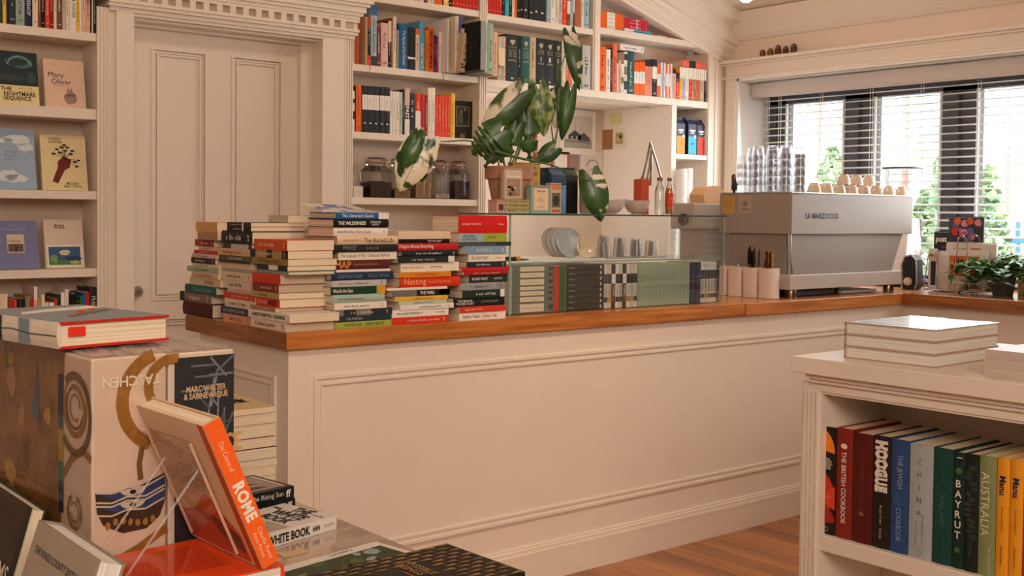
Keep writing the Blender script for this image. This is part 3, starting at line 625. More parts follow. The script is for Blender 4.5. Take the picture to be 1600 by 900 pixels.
f.rect(.18, .33, .72, .86, '8f8475', 1, 'cover_frame'); f.rect(.21, .35, .69, .84, '33302b', 2, 'cover_picture'); f.blob(.38, .55, .13, .16, '5b5346', 3, 1); f.blob(.55, .6, .1, .2, '14130f', 3, 2); f.blob(.39, .72, .05, .03, '9b8d78', 4, 3); f.blob(.54, .77, .04, .03, '9b8d78', 4, 4); f.rect(.36, .03, .54, .14, '776c5c', 1)
# bay B middle shelf
rB = row(px(5, 740, [(190, 220, 57, 'light_grey', dict(hard=1)), (221, 252, 57, 'beige', dict(hard=1)), (255, 348, 54, 'slate', dict(hard=1, style='n', desc='thick slate green')), (350, 374, 56, 'black'), (376, 439, 57, 'teal', dict(hard=1, style='n')),
  (441, 488, 58, 'beige', dict(desc='patterned pinkish', hard=1)), (491, 559, 60, 'charcoal', dict(hard=1, style='n', desc='slate volume marked I')), (561, 629, 62, 'charcoal', dict(hard=1, style='n', desc='slate volume marked II')), (631, 689, 64, 'charcoal', dict(hard=1, style='n', desc='slate volume marked III')),
  (691, 722, 64, 'cream', dict(hard=1)), (724, 742, 64, 'tan'), (744, 770, 70, 'coral'), (772, 808, 72, 'ivory', dict(hard=1)), (810, 828, 72, 'dark_green'), (830, 849, 72, 'slate'), (851, 914, 71, 'light_grey', dict(hard=1, desc='thick pale grey'))]),
  2.005, YB+.004, 'the middle shelf above the niche', 'books on the middle shelf above the niche', depth=.165)
for k, rn in ((2, None), (4, None), (6, 'I'), (7, 'II'), (8, 'III')):
    f = rB[k][1]; gc = 'c9b990'
    for (u, v, ru, rv) in ((.42, .85, .12, .03), (.58, .87, .16, .02), (.5, .81, .08, .035), (.64, .83, .06, .03)): f.blob(u, v, ru, rv, gc, 1, k, .3, name='emblem')
    if rn: f.text(rn, .5, .55, f.W*.42, 'white', f.W*.6, lvl=2, bold=.02)
    for v in (.73, .46, .44, .66): f.rect(.15, v, .85, v+.006, gc, 1, 'rule')
    for v in ((.62, .58, .54) if not rn else (.7,)): f.prnt(.5, v, f.W*.09, gc, f.W*.7, seed=k)
    f.blob(.5, .07, .13, .02, gc, 1, k, name='emblem')
# bay B top shelf
row(px(8.89, 755, [(72+38*k, 108+38*k, None, 'red', dict(desc='matching red')) for k in range(5)] + [(264, 304, None, 'black'), (306, 358, None, 'aqua', dict(desc='pale teal')), (360, 399, None, 'black', dict(desc='second black')), (401, 434, None, 'cream'), (436, 469, None, 'orange'),
  (471, 509, None, 'black', dict(style='tri')), (511, 549, None, 'black', dict(style='tri')), (555, 624, None, 'charcoal', dict(style='tri')), (637, 699, None, 'charcoal', dict(style='tri')), (701, 774, None, 'charcoal', dict(style='tri')), (777, 864, None, 'charcoal', dict(style='tri')),
  (882, 938, None, 'pale_blue'), (940, 998, None, 'white'), (1000, 1053, None, 'ivory'), (1056, 1099, None, 'light_grey'), (1101, 1163, None, 'red_orange'), (1166, 1208, None, 'brown', dict(bands=[(.35, .75, 'white')], desc='brown and white')), (1211, 1248, None, 'pale_blue'), (1250, 1269, None, 'dark_red', dict(bands=[(.35, .75, 'white')])),
  (1272, 1363, None, 'terracotta', dict(hard=1, style='n')), (1366, 1398, None, 'white'), (1400, 1468, None, 'pale_blue', dict(hard=1, desc='wide pale blue'))]), 2.338, YB+.004, 'the top shelf above the niche', 'books on the top shelf above the niche', hdef=.198)
# bay C
CC = 7.83
rC = row(px(CC, 930, [(52, 133, 73, 'orange', dict(hard=1, desc='bright orange')), (137, 189, 77, 'ivory'), (192, 214, 75, 'charcoal'), (217, 268, 69, 'coral', dict(hard=1, desc='tall coral')), (270, 284, 99, 'white'), (286, 318, 94, 'beige'), (320, 354, 100, 'white', dict(bands=[(.35, .55, 'olive')])),
  (356, 395, 81, 'white', dict(bands=[(.1, .3, 'charcoal'), (.45, .65, 'olive'), (.8, .95, 'charcoal')], desc='black and white patterned')), (397, 477, 80, 'teal', dict(hard=1, desc='wide teal')), (480, 543, 97, 'orange', dict(style='po')), (545, 609, 97, 'orange', dict(style='po', desc='second orange and white banded'))]
  + [(612+22*k, 633+22*k, 93+k*.4, 'salmon', dict(bands=[(.82, 1, 'black')], desc='salmon black-topped')) for k in range(4)]
  + [(702, 759, 93, 'charcoal', dict(bands=[(.48, .8, 'white')], desc='charcoal and white')), (761, 804, 101, 'orange', dict(style='po')), (807, 826, 98, 'white'), (827, 843, 98, 'sky_blue'), (844, 863, 98, 'white'), (866, 890, 100, 'coral', dict(style='po', desc='coral and white banded')), (891, 904, 100, 'white'), (905, 924, 101, 'coral', dict(style='po', desc='second coral and white banded')), (926, 944, 100, 'white', dict(desc='last thin white')),
     (946, 989, 108, 'pink', dict(bands=[(.85, 1, 'black')])), (991, 1033, 110, 'red_orange', dict(bands=[(.6, .92, 'black')], desc='black and red-orange'))]
  + [(a_, b_, 105+q*.45, c_, dict(bands=[(.66, 1, 'ivory')], desc=f'cream-topped {nm(c_)}')) for q, (a_, b_, c_) in enumerate(((1036, 1069, 'yellow'), (1071, 1109, 'lilac'), (1111, 1149, 'white'), (1151, 1188, 'red'), (1190, 1209, 'amber'), (1211, 1239, 'mauve'), (1241, 1264, 'orange'), (1266, 1290, 'terracotta'), (1292, 1334, 'beige'), (1336, 1360, 'black')))]),
  2.005, YB+.004, 'the right-hand shelf under the slope', 'books on the right-hand shelf under the slope', depth=.13)
def lying(label, group, x0, x1, y0, y1, c, Y, z=None, d=.13, **k):
    a = P(x0, (y0+y1)/2, 'Y', Y); b = P(x1, (y0+y1)/2, 'Y', Y); zb = P((x0+x1)/2, y1, 'Y', Y).z if z is None else z; t = P((x0+x1)/2, y0, 'Y', Y).z-zb
    return book(label, group, t, b.x-a.x, d, c, Matrix.Translation((b.x, Y, zb)) @ LY, **k), zb+t
zt_ = 2.005+.232
lying('white book lying flat on top of the tall teal and patterned books', 'books on the right-hand shelf under the slope', 969, 1006, 71, 80.5, 'white', YB+.01, z=rC[8][0]['dims'][2]+2.0056)
lying('thick coral and black book lying on the cream-topped row', 'books on the right-hand shelf under the slope', 1066, 1103, 96, 108, 'coral', YB+.01, z=max(r[0]['dims'][2] for r in rC[-10:])+2.0056, bands=[(.45, .72, 'charcoal')], hard=True, style='n')
G5 = 'books lying on the small shelf under the slope'
z = 2.3555
_, z = lying('pale green book lying lowest at the left of the small sloped shelf', G5, 938, 974, 45, 50, 'pale_green', YB+.01, z=z)
for k in (3, 2, 1, 0): _, z = lying(f'orange and white banded paperback, {ordn(k+1)} from the top of the left sloped-shelf pile', G5, 938, 973, 20+6*k, 25.8+6*k, 'orange', YB+.01, z=z, style='po')
z = 2.3555
_, z = lying('pinkish book with a dark end lying lowest in the middle sloped-shelf pile', G5, 975.5, 1016, 52, 57.5, 'salmon', YB+.01, z=z, bands=[(.78, 1, 'black')])
_, z = lying('teal and white book lying under the red ones on the sloped shelf', G5, 975.5, 1018, 47, 52.5, 'aqua', YB+.012, z=z, bands=[(.65, 1, 'white')])
for k in (2, 1, 0): _, z = lying(f'crimson paperback, {ordn(k+1)} from the top of the middle sloped-shelf pile', G5, 975, 1013, 30+5*k, 34.8+5*k, 'c8243c', YB+.01, z=z, bands=[(.45, .5, 'pink')])
lying('orange and white banded paperback lying alone at the narrow end', G5, 1018.5, 1052, 56, 61, 'orange', YB+.01, z=2.3555, style='po')
# reading ribbons
for n_, (x_, y0, y1, c_) in enumerate(((577.5, 100, 114, 'black'), (692, 113, 137, 'crimson'))):
    a = P(x_, y0, 'Y', YB-.006); b = P(x_+(1 if n_ else -1), y1, 'Y', YB-.006)
    o = obj('ribbon_marker', MB().tube([(0, 0, 0), (.002, -.002, (b.z-a.z)*.5), (b.x-a.x, 0, b.z-a.z)], .0015, 5), mat(c_)); o.location = a; tag(o, ('black' if not n_ else 'red')+' reading ribbon hanging over the shelf edge right of the door', 'ribbon')

# ---- face-out books on the left bookcase
def faceout(label, xa, xb, yt, yb, z, c, t=.02, hard=False, lean=11, back=.0):
    Y = YB+.035; A = P(xa, yb-8, 'Y', Y).x; B = P(xb, yb-8, 'Y', Y).x; top = P((xa+xb)/2, yt, 'Y', Y+.05).z; h = (top-z)/math.cos(math.radians(lean)); w_ = B-A
    # front cover faces the room: turn the book so that +x looks to -y
    M_ = Matrix.Translation((A, Y, z)) @ Matrix.Rotation(math.radians(-lean), 4, 'X') @ Matrix(((0, 1, 0, 0), (-1, 0, 0, 0), (0, 0, 1, 0), (0, 0, 0, 1))) @ Matrix.Translation((-t, 0, 0))
    return book(label, 'face-out books left of the door', t, h, w_, c, M_ @ Matrix.Translation((0, 0, 0)), hard=hard, style='n')[3]
f = faceout('face-out book with a dark painted beast above a cream title panel', -14, 62, 81, 166, 1.722, 'ecd99f', .016)
f.rect(0, .36, 1, 1, '16282a'); f.blob(.62, .8, .3, .1, '3e6a66', 2, 3, .2); f.blob(.55, .8, .24, .07, '1d3536', 3, 5, .2); f.arc(.62, .7, .045, .2, 2.9, .006, '6f9b92', 4); f.blob(.86, .52, .12, .1, '27494a', 2, 8, .3); f.blob(.4, .5, .36, .07, '2d3c38', 2, 9, .15)
f.text('THE', .32, .29, .016, 'black', .05, bold=.02); f.text('NIGHTMARE', .60, .2, .016, 'black', .118, bold=.02); f.text('SEQUENCE', .55, .11, .016, 'black', .102, bold=.02); f.prnt(.72, .31, .006, 'charcoal', .05); f.prnt(.78, .26, .006, 'charcoal', .035, seed=3)
f = faceout('face-out pinkish cream book with a small rabbit drawing', 71.5, 135, 95, 169, 1.722, 'e9c7ae', .018)
f.text('Mary', .3, .66, .022, '4a3a35', .06); f.text('Oliver', .42, .54, .022, '4a3a35', .09); f.prnt(.36, .46, .004, 'brown', .05)
f.blob(.62, .2, .16, .13, 'a08676', 1, 2, .08, name='drawing'); f.blob(.62, .3, .09, .07, 'ab917f', 2, 3, .08); f.poly([(.55, .34), (.59, .34), (.57, .46)], '8a7062', 2); f.poly([(.63, .34), (.67, .34), (.67, .46)], '8a7062', 2)
for i in range(10): f.arc(.56+.014*i, .18+.01*(i % 3), .012+.001*i, .5, 2.4, .0008, '5f4a41', 3, 8)
f = faceout('face-out pale blue book with white clouds', -12, 58, 201, 291, 1.395, '9fb4cc', .02, hard=True)
for (u, v, a_, b_, s_) in ((.35, .22, .26, .1, 1), (.55, .18, .25, .07, 2), (.62, .82, .3, .08, 3), (.8, .7, .18, .07, 4), (.3, .8, .2, .04, 5)): f.blob(u, v, a_, b_, 'd6dde2', 1, s_, .2)
for v in (.62, .55, .49): f.prnt(.45, v, .009, '7389a5', .05, seed=int(v*9))
f = faceout('face-out cream book with a red hand holding a plant', 67, 138, 212, 295, 1.395, 'ead6a4', .022)
f.text('FOREST\nof NOISE', .33, .9, .010, '4a3526', .085, bold=.01)
f.poly([(.22, .16), (.34, .12), (.50, .36), (.62, .42), (.66, .56), (.5, .62), (.36, .52), (.36, .42)], '6e1f17', 2, 'drawing')
for i, (u, v) in enumerate(((.28, .66), (.36, .74), (.46, .78), (.54, .72), (.6, .78), (.66, .66), (.74, .52), (.82, .55), (.78, .44), (.7, .72), (.42, .68), (.52, .82))):
    f.blob(u, v, .05, .02, '1d1a18', 3, i, .3, 8); f.ribbon([(.5, .58), (u, v)], .0016, '1d1a18', 2)
f.text('MOSAB\nABU TOHA', .66, .1, .010, '4a3526', .085, bold=.01)
f = faceout('face-out violet-blue book with a small pasted landscape', -12, 62, 345, 421, 1.086, '7d80a8', .022, hard=True)
f.text('TO THE LETTER', .5, .82, .010, 'b5b3c6', .09); f.rect(.34, .34, .70, .72, 'd8c4a6', 1, 'cover_picture'); f.rect(.36, .36, .68, .52, '5c5040', 2); f.rect(.50, .36, .55, .47, '2c2822', 3); f.blob(.5, .58, .14, .03, 'b3a186', 2, 3, .2); f.rect(.3, .26, .78, .264, '5f6390', 1); f.prnt(.5, .9, .004, 'b5b3c6', .05)
f = faceout('face-out pale book with a blue landscape picture on its lower half', 72, 133, 343, 418, 1.086, 'dfccb9', .02)
f.text('Sleeping\nThe Book', .4, .86, .008, 'black', .065, bold=.02); f.rect(.05, .03, .95, .48, 'f3e6d2', 1, 'cover_frame'); f.rect(.09, .07, .9, .44, '2f5f8f', 2, 'cover_picture'); f.rect(.09, .07, .9, .16, '4c7a3e', 3); f.blob(.5, .32, .14, .06, 'd8c9a0', 3, 1, .2); f.blob(.7, .2, .22, .05, '243a66', 3, 2, .2); f.blob(.22, .2, .1, .08, '7b9a4a', 4, 3, .3); f.blob(.75, .12, .12, .04, 'a9b873', 4, 4, .3)

# ============================================================ PILES OF BOOKS ON THE COUNTER
k4 = 3.912; T = 'title'
pile([(175, 494, 125, 163, '23639f', dict(hard=1, bands=[(0, .2, 'white')], title=[("The Librarian's Guide", 'white', .6, .6, .5, dict(bold=.01))], desc='blue and white', d=.17)),
  (158, 492, 164, 215, 'black', dict(hard=1, title=[('THE WILDERNESS', 'white', .68, .5, .42, dict(bold=.02)), ('SAMANTHA\nHARVEY', 'white', .25, .2, .26), ], desc='black lettered', d=.16)),
  (160, 492, 216, 268, 'white', dict(hard=1, title=[('The Third Realm', 'rust', .52, .4, .38), ('BEAUTIFUL', 'black', .82, .25, .24), ('.', 'black', .08, .1, .9)], desc='white lettered', d=.16)),
  (180, 550, 272, 322, 'e3c7a4', dict(hard=1, title=[('The Buried Life', '3a2a22', .32, .5, .6), ('ANDREA GOLDSMITH', 'rust', .76, .3, .24)], desc='sandy cream', d=.18)),
  (155, 548, 323, 368, '26282a', dict(hard=1, title=[('FREYJE', 'grey', .75, .2, .55), ('RACHEL CUSK', 'grey', .4, .2, .35)], desc='black', d=.17)),
  (195, 550, 369, 417, 'ivory', dict(title=[('The Language of War / Oleksandr Mykhed', '3a2a22', .55, .84, .42)], desc='cream lettered', d=.15)),
  (155, 500, 418, 474, '5a2a22', dict(hard=1, title=[('MAP', 'e08a45', .82, .3, .75, dict(bold=.02)), ('WISLAWA SZYMBORSKA', 'c07a52', .42, .45, .24)], desc='brown')),
  (180, 511, 475, 491, 'white', dict(style='n')), (150, 527, 492, 541, '27344f', dict(hard=1, title=[('AGAIN AND AGAIN', '6f86a8', .72, .4, .5), ('ALICE TRAVIS', '6f86a8', .25, .35, .4)], desc='navy lettered')),
  (156, 485, 546, 584, 'light_grey', dict(pages='w')), (145, 477, 585, 632, '20402f', dict(title=[('Worlds the Gate', 'white', .78, .36, .42, dict(bold=.02))], bands=[(0, .1, 'amber'), (.1, .16, 'lime')], desc='dark green and amber')),
  (155, 473, 633, 682, 'a9bdae', dict(hard=1, title=[('Clara Lemos The Remainders', 'charcoal', .66, .5, .26)], desc='pale green')), (170, 488, 683, 724, 'ivory', dict(desc='ivory')),
  (150, 522, 725, 764, '7d7975', dict(bands=[(.0, .35, 'charcoal'), (.6, .8, 'charcoal')], desc='grey photographic')), (190, 517, 765, 800, '2a3a46', dict(title=[('THE WOMEN', 'light_grey', .7, .3, .4)], desc='dark blue-grey')),
  (170, 515, 801, 838, 'a3b04a', dict(title=[('DAYBOOK', 'charcoal', .68, .3, .5), ('ANNE TRUITT', 'charcoal', .3, .35, .5)], desc='green'))],
  CT, 'Y', CY+.015, 'the blue-topped counter pile', 'books in the pile topped by the blue book', k4, 480, 300, d=.145, ztop=P(560, 332, 'Y', CY+.015).z)
pile([(558, 876, 240, 286, 'e6ccb0', dict(style='n', desc='cream', pages='c')), (556, 866, 287, 311, 'black', dict(title=[('THE VIOLINIST', 'white', .3, .4, .5)])), (550, 918, 312, 356, 'c32a22', dict(hard=1, title=[('I Regret Almost Everything', 'white', .7, .56, .5, dict(bold=.01))], desc='red lettered', d=.17)),
  (580, 921, 357, 393, '1f2a2d', dict(hard=1, desc='black')), (550, 895, 394, 431, '2a2d2e', dict(bands=[(0, .11, 'white')], desc='black white-ended')), (575, 931, 432, 488, 'ivory', dict(title=[('ALAN HOLLINGS', 'rust', .8, .4, .26), ('Jonty Ramp', 'black', .4, .2, .24)], desc='thick cream')),
  (562, 876, 490, 523, 'e08a2a', dict(title=[('JOHN LE FERMOR', 'rust', .5, .6, .45)], desc='orange')), (570, 936, 524, 583, 'dd3a20', dict(hard=1, title=[('Nesting', 'ffb98a', .76, .35, .66), ("ROISIN O'DONNELL", 'ff9d6a', .35, .4, .26)], desc='thick orange-red')), (490, 856, 584, 599, 'ivory', dict(style='n', desc='thin ivory')),
  (520, 873, 600, 638, '77746e', dict(bands=[(0, .58, 'black'), (.0, .19, 'white')], title=[('THE WIRE', 'white', .4, .25, .5, dict(bold=.02))], desc='grey and black')), (535, 858, 641, 668, 'e8b842', dict(desc='yellow')), (560, 851, 669, 692, 'c3d0c0', dict(desc='thin pale green')),
  (565, 893, 693, 723, 'white', dict(desc='white')), (520, 864, 724, 766, 'f2ebe2', dict(title=[('THE ROADS THROUGH IT', 'black', .7, .46, .3, dict(bold=.01)), ('KATE FORD', 'black', .15, .15, .24)], desc='white lettered')), (518, 862, 767, 810, 'd63c22', dict(desc='orange-red'))],
  CT, 'Y', CY+.02, 'the middle counter pile', 'books in the pile with the red lettered spine', k4, 480, 300, d=.145)
pile([(925, 1217, 142, 249, 'd3201c', dict(hard=1, title=[('HORSES', 'ivory', .86, .2, .12), ('THE DUTCH', 'ivory', .66, .2, .12), ('vintage', 'ivory', .14, .15, .1)], desc='very thick bright red', d=.16)), (925, 1217, 250, 303, '9fb9c0', dict(bands=[(0, .48, 'lime')], title=[('RICHARD\nFLANAGAN', 'navy', .78, .3, .3), ('QUESTION 7', 'charcoal', .3, .2, .26)], desc='pale blue and lime', d=.16)),
  (925, 1250, 304, 329, '55564f', dict(bands=[(0, .3, 'dark_green')], style='n', desc='grey and dark green')), (960, 1211, 332, 379, '7f9fbe', dict(desc='light blue')), (985, 1211, 380, 426, 'ivory', dict(title=[('SECOND POINT', 'charcoal', .7, .45, .4), ('Simon', 'gold', .2, .25, .35)], desc='white')),
  (975, 1217, 428, 462, '28303c', dict(desc='navy')), (945, 1240, 463, 486, 'c8241e', dict(style='n', desc='red')), (955, 1225, 487, 510, 'a81f1f', dict(desc='dark red')), (990, 1226, 511, 557, '2c3330', dict(title=[('RICHARD WRIGHT', 'white', .72, .4, .36, dict(bold=.01)), ('NATIVE', 'white', .25, .2, .3)], desc='dark lettered')),
  (945, 1211, 558, 602, 'a09c9a', dict(bands=[(0, .2, 'grey')], desc='grey')), (945, 1201, 604, 649, '21352c', dict(bands=[(.0, .1, 'white')], desc='dark green')), (895, 1208, 650, 702, '20221f', dict(title=[('THE MAN IN\nTHE RED COAT', 'white', .78, .35, .28, dict(bold=.01)), ('JULIAN BARNES', 'grey', .3, .4, .26)], desc='black lettered')),
  (930, 1208, 703, 738, 'd83e2a', dict(title=[('Against the Loveless', 'ffd0b0', .7, .4, .35)], desc='red-orange')), (930, 1213, 739, 786, 'f0e7dc', dict(title=[('Anthro-Vision', '3a2a28', .75, .36, .5), ('Gillian Tett', 'rust', .35, .32, .5)], desc='white and rust lettered'))],
  CT, 'Y', CY+.02, 'the red-topped counter pile', 'books in the pile topped by a thick red book', k4, 480, 300, d=.14)
q0 = P(600, 331, 'Y', CY+.02); q1 = P(521, 331, 'Y', CY+.02); top_b = [o_ for o_ in S.objects if str(o_.get('label', '')).startswith('blue and white hardback, first')][0]
mb = MB(); nn = 8
for i in range(nn+1):
    t_q = i/nn; y_ = CY+.015+.17*t_q; zq = P(560, 332, 'Y', CY+.015).z+.0006+.022*t_q**1.6
    mb.v += [(q0.x-.012*t_q, y_, zq), (q1.x-.03*t_q, y_, zq+.006*t_q)]
for i in range(nn): mb.f.append((2*i, 2*i+1, 2*i+3, 2*i+2))
M_i = top_b.matrix_basis.inverted(); obj('lifted_cover', mb, two_tone('4a6fa8', 'e3d3c0', (18, 9, 5), .42, .5, rough=.4, key='blue_cover'), top_b, mtx=M_i)
# piles along the left end of the counter, spines to the end
e0 = CX+.006
pile([(500, 702, 290, 358, 'd8551f', dict(desc='orange')), (470, 700, 359, 413, '2a2621', dict(bands=[(.15, .4, 'tan'), (.55, .85, 'tan')], desc='black and gold')), (478, 700, 414, 458, '9c8144', dict(desc='gold', title=[('THE UNIVERSE ON MUSIC', 'charcoal', .5, .8, .4)])),
  (515, 702, 456, 488, '22262a', dict(bands=[(.3, .6, 'white')], style='n', desc='black and white')), (518, 700, 489, 516, '8d9a90', dict(desc='grey-green', hard=1)), (485, 656, 517, 580, 'd8401c', dict(desc='thick red-orange', title=[('DEEP TRADING', 'b02a14', .5, .6, .2)])), (483, 642, 581, 640, '8c2b1c', dict(desc='dark red')),
  (478, 650, 641, 680, 'b59a62', dict(desc='gold-tan', title=[('RED SEWING', 'dark_brown', .55, .6, .4)])), (505, 647, 681, 738, 'dd3f1c', dict(desc='bright red-orange', title=[('PRADE', 'black', .3, .36, .6, dict(bold=.03)), ('FEED THEM', 'ffb890', .72, .4, .45)])), (480, 632, 739, 768, 'a8865c', dict(desc='grey-tan')),
  (467, 722, 746, 800, 'ece0cd', dict(title=[('ALMOST ESSENTIAL : THE RINGS', 'black', .5, .86, .42, dict(bold=.03))], desc='black-lettered white', d=.17)), (478, 693, 801, 864, 'ead6c0', dict(desc='thick cream', d=.165))],
  CT, 'X', e0, 'the pile on the counter corner', 'books in the pile on the counter corner', k4, 270, 300, d=.165)
pile([(335, 480, 185, 211, 'black', dict(bands=[(.0, .28, 'charcoal'), (.3, .36, 'white')], desc='black', d=.19)), (335, 480, 212, 238, 'black', dict(bands=[(.3, .36, 'white')], desc='second black', d=.19)), (298, 480, 239, 318, '2b2d2c', dict(hard=1, desc='thickest black', d=.19)), (305, 480, 319, 347, '3a3633', dict(bands=[(.1, .7, 'light_grey')], style='n', desc='dark and white')),
  (270, 470, 348, 390, 'd9b085', dict(title=[('Red Flowers in Love', 'brown', .5, .8, .5)], desc='sandy')), (270, 480, 391, 424, '57583a', dict(desc='olive green')), (285, 480, 425, 436, '2a2a26', dict(style='n', desc='thin black')), (260, 480, 437, 474, 'd8c39c', dict(desc='cream', style='n')), (300, 490, 475, 492, '9fa58e', dict(style='n', desc='grey-green')),
  (283, 482, 493, 545, 'e2c9a8', dict(desc='light tan')), (298, 490, 546, 597, 'dfc9ab', dict(desc='second light tan')), (335, 480, 598, 622, 'c9ab93', dict(style='n', desc='pinkish')), (313, 500, 623, 660, 'cf3f22', dict(desc='red')), (318, 500, 661, 712, 'e3cfb2', dict(desc='ivory')), (295, 480, 713, 757, '2f3552', dict(title=[('NORTHERN CORONER', 'light_grey', .55, .7, .45)], desc='navy')), (310, 475, 758, 806, 'd99b74', dict(desc='peach'))],
  CT, 'X', e0+.004, 'the second pile along the counter end', 'books in the second pile along the counter end', k4, 270, 300, d=.15)
pile([(140, 270, 183, 242, 'd8a566', dict(style='n', desc='amber', d=.14)), (158, 280, 243, 292, 'b68b67', dict(style='n', desc='tan', d=.13)), (130, 245, 293, 335, '9c5122', dict(bands=[(.0, .6, 'dark_red')], desc='brown')), (150, 270, 336, 361, 'e0b39a', dict(desc='pink')), (128, 275, 362, 383, 'b9302a', dict(desc='red')), (118, 270, 384, 408, 'd9bcb0', dict(desc='pale pink')), (116, 262, 409, 443, '2b2728', dict(desc='black')),
  (118, 280, 444, 466, 'e8d3bd', dict(desc='white')), (88, 280, 467, 500, 'a7b294', dict(desc='jutting grey-green')), (118, 280, 501, 536, 'd5b29a', dict(title=[('MY BEST FRIEND LETHE', 'brown', .5, .8, .4)], desc='pinkish lettered')), (102, 290, 537, 582, 'd9c49c', dict(title=[('TADEUSZ', 'brown', .35, .4, .5)], desc='cream lettered')), (80, 265, 583, 634, '1d6159', dict(hard=1, title=[('Stories of Dreams', '8fb0a0', .4, .6, .5)], desc='teal')),
  (45, 230, 635, 694, '8a7468', dict(hard=1, desc='grey-brown photographic', bands=[(.85, 1, 'charcoal')])), (60, 235, 695, 780, '4b1d16', dict(hard=1, style='n', title=[('ATLAS', 'b07a50', .85, .15, .12)], desc='thickest dark brown', d=.15))],
  CT, 'X', e0-.002, 'the far pile along the counter end', 'books in the far pile along the counter end', k4, 270, 300, d=.15)
# back row, page edges to the room
Yb = CY+.27
l = [(705, 985, 145+45*k, 145+45*k+44, c, dict(style='n', desc=dn)) for k, (c, dn) in enumerate((('tan', 'tan'), ('beige', 'beige'), ('brown', 'brown'), ('peach', 'peach'), ('cream', 'cream'), ('charcoal', 'charcoal'), ('rust', 'rust'), ('ivory', 'ivory'), ('slate', 'slate'), ('sage', 'sage'), ('maroon', 'maroon'), ('gold', 'gold'), ('white', 'white'), ('terracotta', 'terracotta'), ('grey', 'grey')))]
pile(l, CT, 'Y', Yb, 'the rear counter pile', 'books in the rear pile showing page edges', k4, 270, 300, d=.13, flip=True)

# ============================================================ GLASS DISPLAY CASE
GX0, GX1, GY0, GY1, GZ = 2.578, 3.742, 3.152, 3.45, 1.3225
gc = thing('glass_display_case', 'two-tier glass display case standing on the wooden counter', 'display case', ((GX0+GX1)/2, (GY0+GY1)/2, CT+.001))
def gl(n, a, m=GLASS): return lobj(n, MB().box(*a), m, gc)
gl('front_pane', (GX0, GX1, GY0, GY0+.005, CT+.002, GZ-.006)); gl('end_pane', (GX0, GX0+.005, GY0+.006, GY1, CT+.002, GZ-.006)); gl('end_pane', (GX1-.005, GX1, GY0+.006, GY1, CT+.002, GZ-.006))
gl('top_pane', (GX0-.006, GX1+.004, GY0-.006, GY1+.004, GZ-.006, GZ)); gl('shelf_pane', (GX0+.006, GX1-.006, GY0+.007, GY1-.002, 1.140, 1.146))
EDG = mat('23423c', .25, .05, spec=.6); EDL = mat('8fb3a4', .2, .05, spec=.6)
for a in ((GX0-.006, GX1+.004, GY0-.0075, GY0-.006, GZ-.006, GZ), (GX0-.0075, GX0-.006, GY0-.006, GY1+.004, GZ-.006, GZ)): gl('pane_edge', a, EDG)
for a in ((GX0-.001, GX0, GY0, GY0+.005, CT+.002, GZ-.006), (GX1, GX1+.001, GY0, GY0+.005, CT+.002, GZ-.006), (GX0, GX0+.0045, GY0-.001, GY0, CT+.002, GZ-.006), (GX1-.0045, GX1, GY0-.001, GY0, CT+.002, GZ-.006), (GX0+.006, GX1-.006, GY0+.0055, GY0+.007, 1.140, 1.146)): gl('pane_edge', a, EDL)
# books inside the case
YC = GY0+.012; sc = 4.21; g0 = 'grey label-spined books lying in the display case'
Yl = [405, 448, 492, 547, 580, 620, 665, 742]
zz = CT+.003; cz_ = [P(832, 320+y/sc, 'Y', YC).z for y in Yl]; a = P(800.5, 450, 'Y', YC).x; b = P(865, 450, 'Y', YC).x
zs = [1.132-(1.132-zz)*(y-405)/(742-405) for y in Yl]
for i in range(7):
    r = book(f'grey paperback with a cream spine label, {ordn(i+1)} from the top inside the case', g0, zs[i]-zs[i+1]-.0004, b-a, .15, '6f756f', Matrix.Translation((b, YC, zs[i+1])) @ LY, style='n', pages='w')
    r[1].rect(.12, .24, .88, .82, 'e4d6b8', 1, 'spine_label'); r[1].rect(.3, .02, .75, .13, '34383a', 1, 'spine_band'); r[1].rect(.45, .34, .5, .72, 'a89a7c', 2, 'rule')
def crow(items, g, y0=412):
    for it in items:
        x0, x1, c, lab = it[:4]; op = it[4] if len(it) > 4 else {}
        A = P(780+x0/sc, 450, 'Y', YC).x; B = P(780+x1/sc, 450, 'Y', YC).x
        yield book(lab, g, B-A-.0005, op.pop('h', .17), .13, c, Matrix.Translation((A, YC, CT+.003)), **op)
list(crow([(360, 395, 'c8331f', 'red paperback standing right of the grey label-spined pile in the case', dict(style='n')), (397, 437, '24613a', 'green paperback standing left of the black pile in the case', dict(style='n'))], 'single books standing in the display case'))
a = P(780+440/sc, 450, 'Y', YC).x; b = P(780+689/sc, 450, 'Y', YC).x; n = 8; h_ = (.172)/n
for i in range(n):
    z = CT+.003+h_*(n-1-i)
    r = book(f'black paperback, {ordn(i+1)} from the top of the black pile in the case', 'black paperbacks lying in the display case', h_-.0004, b-a, .15, '23282a', Matrix.Translation((b, YC, z)) @ LY, style='n')
    r[1].prnt(.5, .84, h_*.3, 'd8d3c8', (b-a)*.18, (0, -1), seed=4); r[1].blob(.5, .09, .32, .022, 'd8d3c8', 1, jag=0, n=12, name='emblem'); r[1].rect(.55, .3, .62, .7, '3c4447', 1, 'rule')
cols = [('d9d2c8', '34383b', 'dark_green'), ('d6c9b6', 'charcoal', 'tan'), ('2e2f31', 'white', 'dark_red'), ('e5e0d8', 'charcoal', 'slate'), ('c9c3b9', '34383b', 'dark_green'), ('2e3233', 'white', 'dark_red'), ('dfd8cc', 'charcoal', 'olive'), ('c8c6c0', 'charcoal', 'gold'), ('d9d2c8', '2c2f31', 'bottle_green')]
xs = [690, 713, 739, 765, 790, 812, 837, 861, 885, 908]
